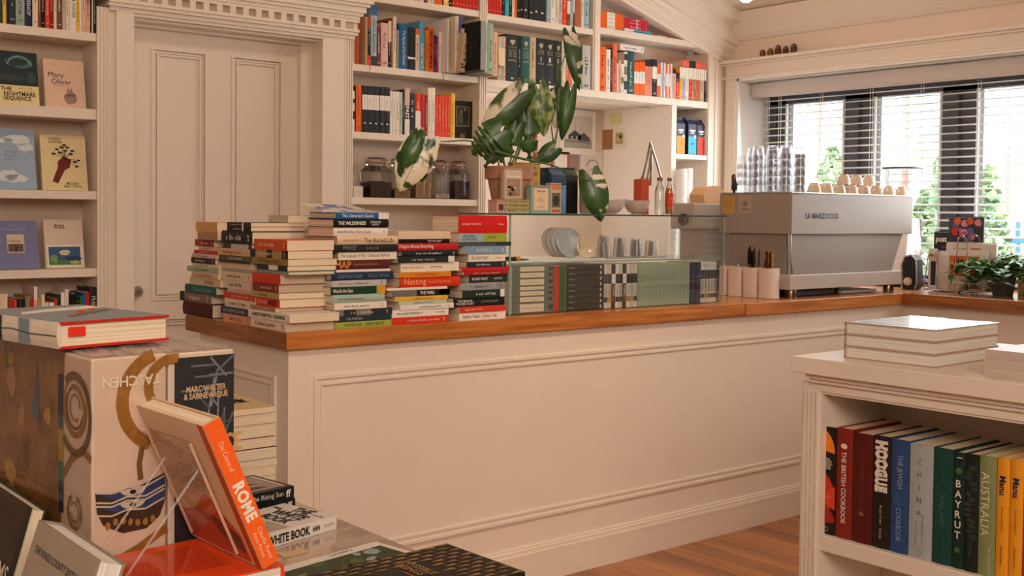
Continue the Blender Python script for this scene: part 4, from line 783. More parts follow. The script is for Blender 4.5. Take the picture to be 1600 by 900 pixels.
list(crow([(xs[i], xs[i+1]-1, cols[i][0], f'striped grey and white paperback, {ordn(i+1)} right of the black pile in the case', dict(bands=[(.56, .78, cols[i][1]), (.14, .26, cols[i][2])], title=[('STORIES', 'charcoal' if lum(cols[i][0]) > .3 else 'white', .4, .24, .55)], tc='charcoal')) for i in range(9)], 'striped paperbacks in the display case'))
w_ = (1252-912)/15
for r in crow([(912+w_*i, 912+w_*(i+1)-.6, '9fb29a', f'sage green paperback, {ordn(i+1)} from the left of the matching green row in the case', dict(style='n', h=.168)) for i in range(15)], 'sage green paperbacks in the display case'):
    for v, L, q in ((.72, .34, 1), (.3, .36, 2)): r[1].prnt(.5, v, r[1].W*.55, '5f7a66', r[1].H*L, (0, -1), seed=q)
list(crow([(1255, 1290, '27344f', 'left navy paperback right of the green row in the case', dict(title=[('S S', 'grey', .6, .3, .6)])), (1292, 1325, '27344f', 'right navy paperback right of the green row in the case', dict(title=[('S S', 'grey', .6, .3, .6)]))], 'navy paperbacks in the display case'))
xs = [1325, 1348, 1368, 1389, 1408, 1429, 1448]; nms = ['S:TASO', 'CHARON', 'KAPOK', 'KAVKA', 'VERNON', 'MALIK']
list(crow([(xs[i], xs[i+1]-1, ('d9d2c8', 'd4cbc0', 'dcd6cc', 'e2ddd4', 'd2cdc4', '6d6c68')[i], f'grey and white striped paperback, {ordn(i+1)} from the right-hand navy one in the case', dict(bands=[(.58, .8, '3a3d3f'), (.12, .22, ('dark_green', 'olive', 'rust', 'slate', 'dark_green', 'dark_red')[i])], title=[(nms[i], 'charcoal', .4, .3, .6, dict(bold=.02))])) for i in range(6)], 'striped paperbacks at the right end of the case'))
# crockery on the glass shelf
ZS = 1.1465; WH = mat('e9e4dc', .18, .02, spec=.6, coat=.4)
def plate(label, x, y, r, ang, z=ZS, col=WH):
    t_ = thing('plate', label, 'plate', group='plates leaning in the display case', mtx=Matrix.Translation((x, y, z+.001)) @ Matrix.Rotation(math.radians(-98), 4, 'Z') @ Matrix.Rotation(ang, 4, 'Y'))
    mb = MB().lathe([(.0, 0), (r*.6, 0), (r*.62, .003), (r, .012), (r*1.0, .0145), (r*.62, .006), (0, .004)], seg=36); m_ = Matrix.Translation((0, 0, r)) @ Matrix.Rotation(PI/2, 4, 'Y')
    obj('dish', mb, col, t_, True, mtx=m_); obj('foot_ring', MB().lathe([(r*.5, -.003), (r*.52, -.003), (r*.52, .001), (r*.5, .001)], seg=30), col, t_, True, mtx=m_); return t_
ty = 3.30
for i in range(4): plate(('bluish white plate in front of the leaning row on the glass shelf' if i == 3 else f'white plate, {ordn(i+1)} from the left in the leaning row on the glass shelf'), P(897, 402, 'Y', 3.30).x, 3.415-.03*i, .061, math.radians(-14), col=WH if i < 3 else mat('cdd6de', .15, .02, coat=.4))
plate('small saucer with a warm sheen leaning against the plates', P(913, 402, 'Y', 3.27).x, 3.265, .042, math.radians(-18), col=mat('e8d2b4', .15, .03, coat=.4))
def rod(t_, n, a, b, r, m): return obj(n, MB().tube([a, b], r, 6), m, t_)
t_ = thing('dish_rack', 'thin chrome rack holding the glasses on the glass shelf', 'rack', (P(935, 400, 'Y', ty).x, ty, ZS))
for k in range(4): rod(t_, 'wire', (.005*k-.01, -.04, .004), (.0+.012*k-.02, -.03, .10-.012*k), .0016, CHROME)
rod(t_, 'base_wire', (-.02, -.06, .003), (.32, -.06, .003), .002, CHROME); rod(t_, 'base_wire', (-.02, .04, .003), (.32, .04, .003), .002, CHROME)
def tumbler(label, group, x, y, z, r=.03, h=.075, up_=True, m=TUMB, seg=14, name='drinking_glass'):
    p = [(r*.72, 0), (r*.98, h), (r*.90, h), (r*.66, .007), (0.0001, .007)] if up_ else [(r*.98, 0), (r*.72, h), (.0001, h), (.0001, h-.006), (r*.66, h-.006), (r*.90, 0)]
    if up_: p = [(.0001, 0)]+p
    o = obj(name, MB().lathe(p, seg=seg), m, None, True); o.location = (x, y, z); return tag(o, label, 'glass', group)
for i, px_ in enumerate((940, 952, 966, 977, 989, 1003, 1015, 1026)):
    x = P(px_, 398, 'Y', 3.27).x; tumbler(f'upturned drinking glass, {ordn(i+1)} from the left in the row inside the case', 'glasses inside the display case', x, 3.25+(.06 if i % 2 else 0), ZS+.007, .0245, .088-(.0035*i), False, TUMB)
t_ = thing('penknife', 'black and amber handled knife lying on the glass shelf', 'knife', (P(805, 403, 'Y', 3.24).x, 3.24, ZS+.009), .1)
obj('handle', MB().tube([(-.05, 0, 0), (0, 0, 0)], .0085, 8), BLACKP, t_); obj('collar', MB().tube([(0, 0, 0), (.022, 0, 0)], .0088, 8), mat('amber', .3), t_); obj('blade', MB().tube([(.022, 0, -.003), (.07, 0, -.004)], .006, 6, .003), CHROME, t_)

# ============================================================ THINGS STANDING ON THE CASE
ZG = GZ+.0008; YG = 3.30
CARD = mat('b98a68', .75, .04, 40, bump=.2)
def X_(px_, Y=YG): return P(px_, 300, 'Y', Y).x
def Z_(y, Y=YG, px_=850): return P(px_, y, 'Y', Y).z
pot = thing('potted_plant', 'variegated monstera in a tall tapering clay-brown pot on the case', 'plant', (X_(795), YG, ZG))
pr = .088; pb = pr*.62; ph = Z_(263)-ZG
obj('pot', MB().lathe([(.0001, 0), (pb, 0), (pr*.9, ph*.72), (pr, ph*.73), (pr*1.03, ph), (pr*.93, ph), (pr*.88, ph*.9), (.0001, ph*.9)], seg=28), mat('b07e5f', .7, .05, 30), pot, True)
obj('soil', MB().lathe([(.0001, ph*.93), (pr*.85, ph*.92), (pr*.88, ph*.9)], seg=16), mat('2f2119', .95, .2, 80), pot)
POTC = Vector(pot.location)
def PW(px_, py_, Y): return P(px_, py_, 'Y', Y)-POTC
GR = two_tone('27491f', '3f6a30', (22, 22, 22), .4, .7, rough=.32, spec=.5, coat=.15, key='leaf_dark')
GV = two_tone('2b4a22', 'e6dcc0', (16, 34, 14), .46, .52, rough=.35, spec=.5, coat=.15, key='leaf_variegated')
GW = two_tone('44602a', 'eadfc6', (20, 20, 9), .40, .5, rough=.35, spec=.5, coat=.15, key='leaf_pale')
GM = two_tone('35592a', 'a9b86a', (30, 30, 30), .45, .65, rough=.35, spec=.5, coat=.15, key='leaf_mottled')
GD = two_tone('31552a', 'dcd4b4', (16, 16, 30), .58, .62, rough=.35, spec=.5, coat=.15, key='leaf_flecked')
STEM = mat('4c6a35', .45, .08, 30)
leaf_i = [0]
def leaf(base, tip, wd, mL, mR, Y=YG-.02, cuts=0, dy=0.0, droop=.02, side=1.0, turn=0):
    """heart-shaped leaf hanging from base to tip; cuts = slits along the margin"""
    A = P(base[0], base[1], 'Y', Y); face = Matrix.Rotation(turn, 3, 'Z') @ Vector((-.60, -.80, .08)).normalized()
    d = RT*(tip[0]-800)/FPX-UP*(tip[1]-PPY)/FPX+FW; B = EYE+d*((A-EYE).dot(face)/d.dot(face))
    dist = (A-EYE).dot(FW); ax = B-A; L = ax.length; ax.normalize(); nrm = face; sd = ax.cross(nrm).normalized()
    W = wd/FPX*dist/2; A = A-POTC; B = B-POTC; N = 30; M_ = 5; root = link('leaf', None, pot); root.empty_display_size = .01
    def hw(u):
        return (math.sin(PI*(u*.86+.14)**.82))**.72*(1-.12*u) if u < 1 else 0
    for s_, m_ in ((1, mL), (-1, mR)):
        mb = MB(); ws = side if s_ > 0 else 2-side
        for i in range(N+1):
            u = i/N; wv = max(hw(u), 0)
            if cuts and .22 < u < .88:
                if ((u-.22)/.66*cuts) % 1 > .74: wv *= .38
            for j in range(M_+1):
                v = j/M_; off = v*wv*W*ws; lob = -.27*L*(1-u)**5*math.sin(min(1, v*1.15)*PI*.62)
                dep = -.22*W*v*v+.05*L*math.sin(u*PI)-.10*L*u*u
                mb.v.append(tuple(A+ax*(u*L+lob)+sd*(off*s_)+nrm*dep))
        for i in range(N):
            for j in range(M_):
                b = i*(M_+1)+j; mb.f.append((b, b+1, b+M_+2, b+M_+1))
        obj('half_blade', mb, m_, root, True)
    obj('midrib', MB().tube([tuple(A+ax*(L*t)+nrm*(.05*L*math.sin(t*PI)-.1*L*t*t+.001)) for t in (0, .25, .5, .75, .97)], .0016, 6, .0005), STEM, root)
    return root
LV = [((664, 226), (624, 299), 60, GV, GV, YG-.10, 0, 0, 1.15), ((672, 232), (655, 286), 30, GW, GV, YG-.09, 0, 0, 1.0), ((648, 222), (630, 262), 32, GR, GR, YG-.105, 0, 0, 1.0), ((812, 146), (750, 206), 48, GW, GR, YG-.03, 0, 0, 1.0), ((781, 205), (737, 240), 58, GR, GR, YG-.07, 5, -.03, 1.0), ((842, 141), (851, 212), 40, GM, GM, YG-.05, 0, 0, 1.0),
  ((877, 146), (868, 200), 34, GV, GV, YG+.00, 0, 0, 1.0), ((890, 146), (878, 219), 26, GR, GR, YG-.04, 0, 0, 1.0), ((893, 62), (907, 140), 27, GR, GD, YG-.02, 0, 0, 1.1), ((890, 57), (907, 76), 22, GW, GW, YG-.018, 0, 0, 1.0), ((924, 279), (941, 346), 46, GR, GD, YG-.13, 0, -.01, 1.0),
  ((822, 180), (829, 252), 38, GR, GR, YG-.02, 2, 0, 1.0), ((866, 232), (838, 254), 30, GR, GR, YG-.03, 0, 0, 1.0), ((828, 162), (784, 212), 26, GR, GR, YG+.02, 0, 0, 1.0), ((778, 228), (757, 262), 28, GR, GR, YG-.05, 1, 0, 1.0), ((806, 200), (782, 254), 34, GR, GR, YG-.02, 2, 0, 1.0),
  ((868, 138), (886, 152), 20, GR, GR, YG+.03, 0, 0, 1.0), ((872, 104), (871, 146), 8, GR, GR, YG-.01, 0, 0, 1.0)]
for q in LV: leaf(q[0], q[1], q[2], q[3], q[4], q[5], q[6], q[7], .02, q[8])
def stem(pts, Y, r=.003, r2=None, name='stem'):
    v = [PW(a, b, Y_) for (a, b), Y_ in zip(pts, Y if isinstance(Y, (list, tuple)) else [Y]*len(pts))]
    # smooth
    out = []
    for i in range(len(v)-1):
        p0 = v[max(i-1, 0)]; p1 = v[i]; p2 = v[i+1]; p3 = v[min(i+2, len(v)-1)]
        for k in range(5):
            t = k/5; out.append(.5*((2*p1)+(p2-p0)*t+(2*p0-5*p1+4*p2-p3)*t*t+(3*p1-p0-3*p2+p3)*t**3))
    out.append(v[-1]); obj(name, MB().tube(out, r, 7, r2), STEM, pot, True)
stem([(792, 264), (775, 240), (738, 221), (700, 221), (681, 223), (665, 229)], [YG, YG-.03, YG-.06, YG-.08, YG-.1, YG-.1], .0032, .002)
stem([(773, 235), (800, 244), (835, 252), (865, 259), (908, 278), (922, 282)], [YG-.08, YG-.10, YG-.12, YG-.13, YG-.13, YG-.13], .006, .0018)
for pts in ([(790, 266), (785, 225), (796, 180), (808, 150)], [(795, 266), (800, 230), (790, 210), (781, 205)], [(800, 266), (822, 210), (835, 170), (842, 142)], [(805, 266), (860, 235), (862, 190), (876, 147)], [(808, 266), (862, 236), (872, 200), (890, 148)], [(812, 266), (868, 215), (870, 130), (893, 62)], [(800, 266), (815, 220), (822, 182)], [(782, 266), (778, 250), (778, 230)], [(796, 266), (820, 200), (828, 164)], [(812, 268), (850, 245), (866, 233)]): stem(pts, YG-.005, .0034, .002)
obj('support_stake', MB().tube([tuple(PW(838, 262, YG+.02)), tuple(PW(834, 185, YG+.02))], .011, 8), two_tone('c9765a', 'f0d6c4', (60, 60, 40), .5, .6, key='stake'), pot)
for a_, b_ in (((771, 298), (783, 283)), ((800, 268), (803, 272))): stem([a_, ((a_[0]+b_[0])/2+1, (a_[1]+b_[1])/2), b_], YG-.08, .0018, name='root_strand')
# small goods
def boxy(name, label, cat, group, x0, x1, y0, y1, col, Y, d, z=None, rough=.6, rot=0, pages=False):
    zb = ZG if z is None else z; xa, xb = P(x0, (y0+y1)/2, 'Y', Y).x, P(x1, (y0+y1)/2, 'Y', Y).x; h = P((x0+x1)/2, y0, 'Y', Y).z-zb
    t_ = thing(name, label, cat, (xa, Y, zb), rot, group); w_ = xb-xa
    obj('body', MB().box(0, w_, 0, d, 0, h), mat(col, rough), t_, bevel=.0015); obj('lid_edge', MB().box(-.0004, w_+.0004, -.0004, d+.0004, h-.006, h-.004), mat('6b5a4a', .6), t_)
    return t_, Frame(t_, (0, 0, 0), (1, 0, 0), (0, 0, 1), w_, h), zb+h
GS = 'small gift boxes on the glass case'
_, f, z1 = boxy('card_box', 'small pinkish box with a dark square at the left of the gift boxes', 'box', GS, 776, 789, 312, 331, 'c39a88', 3.20, .05); f.rect(.25, .2, .8, .65, '4a3530', 1)
zc_ = ZG
for i in range(3):
    _, f, zc_ = boxy('card_pack', f'long flat yellow-green printed pack, {ordn(3-i)} from the top of its pile', 'box', GS, 790, 828, 324.5-6.3*i, 331, 'b3ab76', 3.20, .06, z=zc_)
    f.prnt(.3, .5, f.H*.4, '4f5236', f.W*.4, seed=i); f.prnt(.75, .5, f.H*.3, '6a6440', f.W*.25, seed=i+2)
_, f, _ = boxy('playing_card_tin', 'ornate picture box standing on the long yellow-green packs', 'box', GS, 787, 817, 262.5, 310, 'b59b86', 3.21, .02, z=zc_+.0005)
f.rect(.08, .06, .92, .95, 'd2c0aa', 1); f.rect(.14, .1, .86, .66, 'a08a78', 2); f.rect(.12, .70, .88, .76, 'e4d8c6', 2)
for i in range(9): f.blob(random.uniform(.25, .75), random.uniform(.15, .6), .09, .06, ['7a5b48', 'd9c2a6', '8f6f5c', 'c7886a'][i % 4], 3, i, .3)
_, f, _ = boxy('butterfly_box', 'mustard yellow lettered box behind the ornate picture box', 'box', GS, 801, 844, 254, 331, 'b9954a', 3.285, .03)
f.text('OPEN BOOK', .58, .90, .012, '4a3413', .07, bold=.01); f.text('BUTTERFLIES', .62, .78, .012, '4a3413', .07, bold=.01)
for i in range(12): f.blob(random.uniform(.45, .9), random.uniform(.1, .62), .07, .05, ['6a6a2c', '8a7a34', '4f4a22', 'c5a85a'][i % 4], 2, i, .35)
_, f, _ = boxy('greeting_card_box', 'sage green framed box with a sketch of figures', 'box', GS, 830, 859.5, 289, 331, '8fa79a', 3.19, .03)
f.rect(.14, .12, .88, .88, 'e6c9a6', 1); f.text('THE OLD GOOSE', .51, .78, .006, '3a2a1e', .04, bold=.02); f.prnt(.51, .7, .002, 'brown', .03); f.text('A CARD GAME', .51, .22, .004, '3a2a1e', .032)
for i in range(7): f.arc(.35+.05*i, .42+.04*(i % 3), .006, .3*i, 3+.5*i, .0008, '4a3828', 2, 10)
_, f, _ = boxy('match_box', 'narrow box with an orange top label and a dark oval picture', 'box', GS, 860.5, 877, 286, 331, 'c9b096', 3.20, .03)
f.rect(.1, .78, .9, .95, 'd6834a', 1); f.rect(.1, .2, .9, .68, '6f6556', 1); f.blob(.5, .42, .3, .18, '3a342c', 2, 1, .1); f.rect(.1, .04, .9, .14, 'b5623a', 1)
# coffee bags
def coffee_bag(label, x0, x1, y0, y1, c1, c2, Y, group, d=.06, z=None, split=.5, txt=None, tcol='navy'):
    zb = ZG if z is None else z; xa, xb = P(x0, (y0+y1)/2, 'Y', Y).x, P(x1, (y0+y1)/2, 'Y', Y).x; h = P((x0+x1)/2, y0, 'Y', Y).z-zb; w_ = xb-xa
    t_ = thing('coffee_bag', label, 'bag', (xa, Y, zb), 0, group)
    obj('pouch', MB().prism([(0, 0), (d, 0), (d, h*.84), (d*.62, h*.97), (d*.62, h), (d*.38, h), (d*.38, h*.97), (0, h*.84)], 0, w_, 'x'), mat(c1, .4), t_, bevel=.002)
    obj('top_seal', MB().box(-.0005, w_+.0005, d*.36, d*.64, h*.965, h*1.0), mat(c1, .35, .1), t_)
    f = Frame(t_, (0, 0, 0), (1, 0, 0), (0, 0, 1), w_, h)
    if c2: f.rect(.02, .01, .98, split, c2, 1, 'label_panel')
    return t_, f
G6 = 'coffee bags on the little side shelf'
for i, (x0, x1, y0, c, l, tx) in enumerate(((1057.5, 1070.5, 184, 'f0962c', 'orange and navy coffee bag at the left of the side shelf', '27'), (1075.5, 1088.5, 185, '3fb7d0', 'cyan and navy coffee bag in the middle of the side shelf', 'LINK'), (1089.5, 1103.5, 187, 'e63a1c', 'red and navy coffee bag at the right of the side shelf', '18'))):
    t_, f = coffee_bag(l, x0, x1, y0, 240, '2a2c48', c, YB+.02, G6, .06, 1.6855, .5, tx)
    f.text(tx, .5, .3, .013, '22305a', .03, bold=.02); f.blob(.82, .5, .14, .04, 'f1e9e0', 2, 1, 0, 12, 'emblem'); f.blob(.5, .66, .36, .03, 'e8e2dc', 1, 3, .12, name='emblem'); f.rect(.3, .58, .7, .61, 'e8e2dc', 1)
coffee_bag('dark teal coffee bag behind the cyan one on the side shelf', 1071, 1084, 184, 240, '173f46', None, YB+.095, G6, .05, 1.6855)
G7 = 'coffee bags on the glass case'
t_, f = coffee_bag('crumpled blue coffee bag with a pale blue label on the case', 862, 885, 262, 331, '34506f', '6f9cc9', 3.31, G7, .06, None, .62); f.blob(.5, .56, .2, .04, '34506f', 2, 2, .2)
t_, f = coffee_bag('dark coffee bag left of the blue one behind the green framed box', 846, 860, 262, 331, '22302f', None, 3.33, G7, .05)
t_, f = coffee_bag('black coffee bag leaning between the blue bag and the white canister', 884, 903, 262, 331, '1b1c1f', None, 3.31, G7, .05); f.arc(.5, .8, .010, 0, 6.2, .0012, '55565a', 1, 16)
t_.rotation_euler = (0, math.radians(0), 0)
mg = thing('canister', 'white canister with small script behind the hanging leaf', 'canister', (X_(914), 3.27, ZG)); rc = .042
obj('body', MB().lathe([(.0001, 0), (rc*.92, 0), (rc, .01), (rc*1.02, Z_(281)-ZG), (rc*.95, Z_(281)-ZG), (rc*.9, .02), (.0001, .02)], seg=28), mat('d9c9bd', .3, .02, coat=.3), mg, True)
Frame(mg, (-.02, -rc*1.02, .03), (1, 0, 0), (0, 0, 1), .04, .03).text('Chai', .4, .5, .014, '4a3a34', .03)
# bowls, dishes
BOWL = mat('cbbab0', .22, .02, spec=.5, coat=.4)
for i, (c_, l) in enumerate(((956, 'left rounded white bowl on the glass case'), (995, 'right rounded white bowl on the glass case'))):
    r = .055; h = .058; t_ = thing('bowl', l, 'bowl', (X_(c_, 3.30+.05*i), 3.30+.05*i, ZG), group='white bowls on the glass case')
    obj('basin', MB().lathe([(.0001, .004), (.022, .004), (.038, .014), (.050, .034), (r, h), (r-.0025, h), (.047, .034), (.035, .016), (.0001, .008)], seg=32), BOWL, t_, True); obj('foot', MB().lathe([(.02, 0), (.022, 0), (.021, .005), (.019, .005)], seg=24), BOWL, t_, True)
zb_ = ZG+.0465
o = obj('glass_dish', MB().lathe([(.0001, 0), (.02, 0), (.026, .004), (.032, .022), (.029, .022), (.023, .006), (.0001, .004)], seg=8), TUMB); o.location = (X_(970, 3.3), 3.30, ZG+.04); tag(o, 'small faceted glass dish sitting in the left white bowl', 'dish')
tumbler('small clear glass standing in the left bowl behind the leaf', 'small glassware in the white bowls', X_(951, 3.30), 3.32, ZG+.045, .012, .032, True, TUMB, name='shot_glass')
# utensil canister with chrome tongs
XU = X_(1010, 3.36); t_ = thing('utensil_canister', 'square orange acrylic canister behind the bottles', 'canister', (XU, 3.39, ZG)); wu = .0225; hu = Z_(274, 3.39)-ZG
obj('box_wall', MB().box(-wu, wu, -wu, -wu+.003, 0, hu).box(-wu, wu, wu-.003, wu, 0, hu).box(-wu, -wu+.003, -wu+.003, wu-.003, 0, hu).box(wu-.003, wu, -wu+.003, wu-.003, 0, hu), mat('c4481a', .25, .05, coat=.4), t_); obj('base', MB().box(-wu+.003, wu-.003, -wu+.003, wu-.003, 0, .004), mat('8a2f12', .4), t_)
def tong(label, p0, p1, p2, Y):
    a = [P(q[0], q[1], 'Y', Y) for q in (p0, p1, p2)]; t2 = thing('kitchen_tongs', label, 'tongs', a[1], group='chrome tongs on the glass case')
    for e in (a[0], a[2]):
        v = e-a[1]; obj('arm', MB().tube([(0, 0, 0), tuple(v*.5+Vector((0, -.003, 0))), tuple(v)], .0048, 8, .0055), CHROME, t2, True); obj('grip_tip', MB().tube([tuple(v*.86), tuple(v)], .0075, 8, .006), CHROME, t2, True)
    obj('hinge', MB().ball((0, 0, 0), .006, 8, 6), CHROME, t2, True)
tong('larger chrome tongs opened in an inverted V above the orange canister', (1002, 285), (1016, 223), (1034, 285), 3.385)
tong('narrower chrome tongs beside the larger pair in the orange canister', (1010, 285), (1018, 236), (1016, 290), 3.395)
def bottle(label, x, y0, r, Y, fill, cap, lbl):
    X = X_(x, Y); h = Z_(y0, Y)-ZG; t_ = thing('glass_bottle', label, 'bottle', (X, Y, ZG), group='bottles on the glass case')
    obj('vessel', MB().lathe([(.0001, 0), (r*.95, 0), (r, .006), (r, h*.62), (r*.8, h*.74), (r*.48, h*.84), (r*.46, h*.93)], seg=20), JARG, t_, True)
    if fill: obj('drink', MB().lathe([(.0001, .003), (r*.92, .004), (r*.94, h*.6), (r*.74, h*.72), (.0001, h*.73)], seg=20), mat(fill, .2, .05, coat=.4), t_, True)
    obj('cap', MB().lathe([(r*.58, h*.91), (r*.6, h), (.0001, h)], seg=16), mat(cap, .4), t_, True)
    if lbl: 
        f = Frame(t_, (-r*.7, -r-.0006, h*.2), (1, 0, 0), (0, 0, 1), r*1.4, h*.35); obj('label_wrap', MB().lathe([(r+.0005, h*.22), (r+.0005, h*.58)], seg=20), mat(lbl, .5), t_, True); f.prnt(.5, .7, .006, 'f6d9b8', r*1.1); f.prnt(.5, .4, .004, 'f6d9b8', r)
bottle('clear empty bottle with a brown cap on the glass case', 1031, 270, .021, 3.27, None, '7a6257', None)
bottle('orange juice bottle with a red label beside the clear bottle', 1046, 270, .0175, 3.28, 'd9811f', '8a5c46', 'cf4326')

# ============================================================ BEHIND THE COUNTER
# storage jars
JY = YB+.075; JL = ('dark ground coffee', 'a little brown sugar', 'pale brown flour', 'white chips', 'dark cocoa')
for i, (x0, x1, fill, fh) in enumerate(((568, 606, '241b18', .5), (608, 638, 'b08a68', .25), (641, 670, 'd0a274', .6), (673, 699, 'e8ddc8', .12), (702, 729, '4a2b22', .62))):
    a = P(x0, 300, 'Y', JY).x; b = P(x1, 300, 'Y', JY).x; hw_ = (b-a)/2*.86; H_ = .195; cx_ = (a+b)/2
    t_ = thing('clip_top_jar', f'square clip-top glass jar of {JL[i]} on the shelf', 'jar', (cx_, JY, 1.3905), group='clip-top jars on the shelf')
    def sq(r, c, z): return [(-r+c, -r, z), (r-c, -r, z), (r, -r+c, z), (r, r-c, z), (r-c, r, z), (-r+c, r, z), (-r, r-c, z), (-r, -r+c, z)]
    def loft(levels, cap0=True, cap1=True):
        mb = MB(); 
        for L_ in levels: mb.v += sq(*L_)
        for k in range(len(levels)-1):
            for j in range(8): j2 = (j+1) % 8; mb.f.append((k*8+j, k*8+j2, k*8+8+j2, k*8+8+j))
        if cap0: mb.f.append(tuple(range(8))[::-1])
        if cap1: mb.f.append(tuple(range((len(levels)-1)*8, len(levels)*8)))
        return mb
    obj('vessel', loft([(hw_, .012, 0), (hw_, .012, H_*.66), (hw_*.8, .02, H_*.76), (hw_*.72, .022, H_*.8), (hw_*.72, .022, H_*.86)], True, False), JARG, t_)
    fz = H_*.66*fh+.006
    obj('contents', loft([(hw_-.004, .012, .004), (hw_-.004, .012, fz), (hw_*.5, .012, fz+.01)]), mat(fill, .9, .15, 120, bump=.5), t_)
    obj('lid', loft([(hw_*.78, .024, H_*.9), (hw_*.8, .024, H_*.96), (hw_*.6, .02, H_)]), JARG, t_)
    obj('rubber_seal', loft([(hw_*.8, .024, H_*.865), (hw_*.8, .024, H_*.895)]), mat('c07a5a', .6), t_)
    cl = obj('wire_clip', MB().tube([(hw_*.78, -.01, H_*.88), (hw_*.95, -.014, H_*.80), (hw_*.98, -.01, H_*.7), (hw_*.98, .01, H_*.7), (hw_*.95, .014, H_*.80), (hw_*.78, .01, H_*.88)], .0018, 6), CHROME, t_, True)
    obj('wire_band', MB().tube([(-hw_*.8, -hw_*.75, H_*.88), (hw_*.8, -hw_*.8, H_*.88)], .0016, 6), CHROME, cl)
t_ = thing('paper_stack', 'small stack of white papers left of the storage jars', 'papers', (P(553, 305, 'Y', YB+.05).x, YB+.05, 1.3905))
for k in range(6): obj('pad', MB().box(0, .05, 0, .08, k*.009, k*.009+.0085), mat('e6ddd0', .8), t_)
# pictures in the niche
NB = 5.168
def wallpic(name, label, x0, x1, y0, y1, fc, ic, fwid=.012, cat='picture', plane=('Y', NB), d=.012, group=None):
    ax, c = plane; A = P(x0, y1, ax, c); B = P(x1, y0, ax, c)
    if ax == 'Y': W = B.x-A.x; t_ = thing(name, label, cat, (A.x, c-d, A.z), 0, group)
    else: W = A.y-B.y; t_ = thing(name, label, cat, (c-d, A.y, A.z), -PI/2, group)
    H = B.z-A.z
    if fwid: obj('frame', MB().box(0, W, 0, d, 0, fwid).box(0, W, 0, d, H-fwid, H).box(0, fwid, 0, d, fwid, H-fwid).box(W-fwid, W, 0, d, fwid, H-fwid), mat(fc, .4), t_); obj('mount', MB().box(fwid, W-fwid, .004, d, fwid, H-fwid), mat(ic, .7), t_); o_ = .0036
    else: obj('sheet', MB().box(0, W, 0, d, 0, H), mat(ic, .8), t_); o_ = 0
    return Frame(t_, (0, o_, 0), (1, 0, 0), (0, 0, 1), W, H)
f = wallpic('framed_picture', 'white framed drawing of a gabled house on the niche wall', 874, 929, 174, 240, 'efe7dd', 'f0e8de', .012)
f.rect(.1, .14, .9, .86, 'd4cabd', 1, 'drawing'); f.rect(.1, .14, .9, .34, 'a9a196', 2)
f.poly([(.22, .42), (.4, .54), (.58, .44), (.58, .34), (.22, .34)], '4a4744', 3); f.poly([(.5, .40), (.66, .5), (.84, .38), (.84, .3), (.5, .3)], '5c5854', 3); f.rect(.3, .35, .34, .4, 'd4cabd', 4); f.rect(.44, .35, .48, .4, 'd4cabd', 4); f.rect(.4, .54, .41, .78, '6a655f', 3); f.rect(.56, .5, .57, .66, '6a655f', 3); f.ribbon([(.12, .3), (.88, .26)], .004, '4a4744', 3)
f = wallpic('framed_picture', 'small empty frame with an orange-brown border in the niche', 860, 888, 238, 330, 'b5562c', 'efe9e2', .016)
f = wallpic('photo_print', 'dull mauve square print beside the orange-brown frame', 889, 905, 241, 268, 'x', 'a08a84', 0, 'print', d=.003)
f = wallpic('portrait_sketch', 'white sheet with a line drawing of a moustached face', 906, 941, 238, 318, 'x', 'e9dfd4', 0, 'drawing', d=.002)
f.arc(.55, .68, .05, .2, 2.94, .004, '6a5f58', 1); f.arc(.55, .70, .052, .1, 3.04, .0025, '6a5f58', 1); f.ribbon([(.38, .66), (.46, .64), (.5, .67), (.55, .67), (.6, .64), (.7, .67)], .003, '6a5f58', 2); f.ribbon([(.37, .62), (.40, .45), (.5, .36)], .002, '8a8078', 1); f.ribbon([(.73, .62), (.70, .45), (.6, .36)], .002, '8a8078', 1); f.blob(.55, .48, .1, .02, '6a5f58', 2, 2, .2); f.blob(.55, .40, .06, .02, '6a5f58', 2, 3, .2)
SW = ('X', 4.966)
f = wallpic('sticky_note', 'small pale yellow sticker high on the niche side wall', 953, 971, 176, 196, 'x', 'e3d191', 0, 'note', SW, .0015); f.arc(.5, .5, .012, 0, 6, .001, 'b59a4a', 1)
f = wallpic('brown_card', 'plain brown card pinned on the niche side wall', 941, 957.5, 202, 234, 'x', 'a56f45', 0, 'card', SW, .002)
f = wallpic('illustrated_card', 'cream card with a yellow house picture on the side wall', 958.5, 978, 200, 233, 'x', 'e5d6bb', 0, 'card', SW, .002); f.rect(.2, .24, .8, .8, 'a99a6a', 1); f.blob(.45, .5, .2, .12, 'd6b040', 2, 1, .2); f.blob(.6, .6, .14, .1, '6a5a3c', 2, 2, .2); f.prnt(.5, .14, .004, 'brown', .04)
# stacks of takeaway cups on the bench
CUPM = mat('f2ede6', .5, .01)
for i, (px_, y0, Y, r) in enumerate(((1064, 262, 4.47, .032), (1073, 260, 4.54, .032), (1087, 303, 4.47, .034), (1052, 336, 4.42, .03))):
    X = P(px_, 330, 'Y', Y).x; ht = P(px_, y0, 'Y', Y).z-1.0755; n = int(ht/.011)
    t_ = thing('cup_stack', ['tall stack of white takeaway cups nearest the niche upright', 'slightly taller stack of white takeaway cups at the back', 'shorter stack of white takeaway cups on the right', 'lowest stack of white takeaway cups seen through the glass case'][i], 'cups', (X, Y, 1.0755), group='stacked white takeaway cups')
    obj('bottom_cup', MB().lathe([(.0001, 0), (r*.78, 0), (r*.95, .04), (r*.95, .05)], seg=18), CUPM, t_, True)
    p = [(r*.9, .05)]
    ringm = MB().lathe([(r*.92, 0), (r*1.02, .0015), (r*1.02, .0075), (r*.95, .0095), (r*.92, .011)], seg=18).mesh('cup_rim', CUPM, True)
    for k in range(n-5): link('cup_rim', ringm, t_, Matrix.Translation((0, 0, .05+.011*k)))
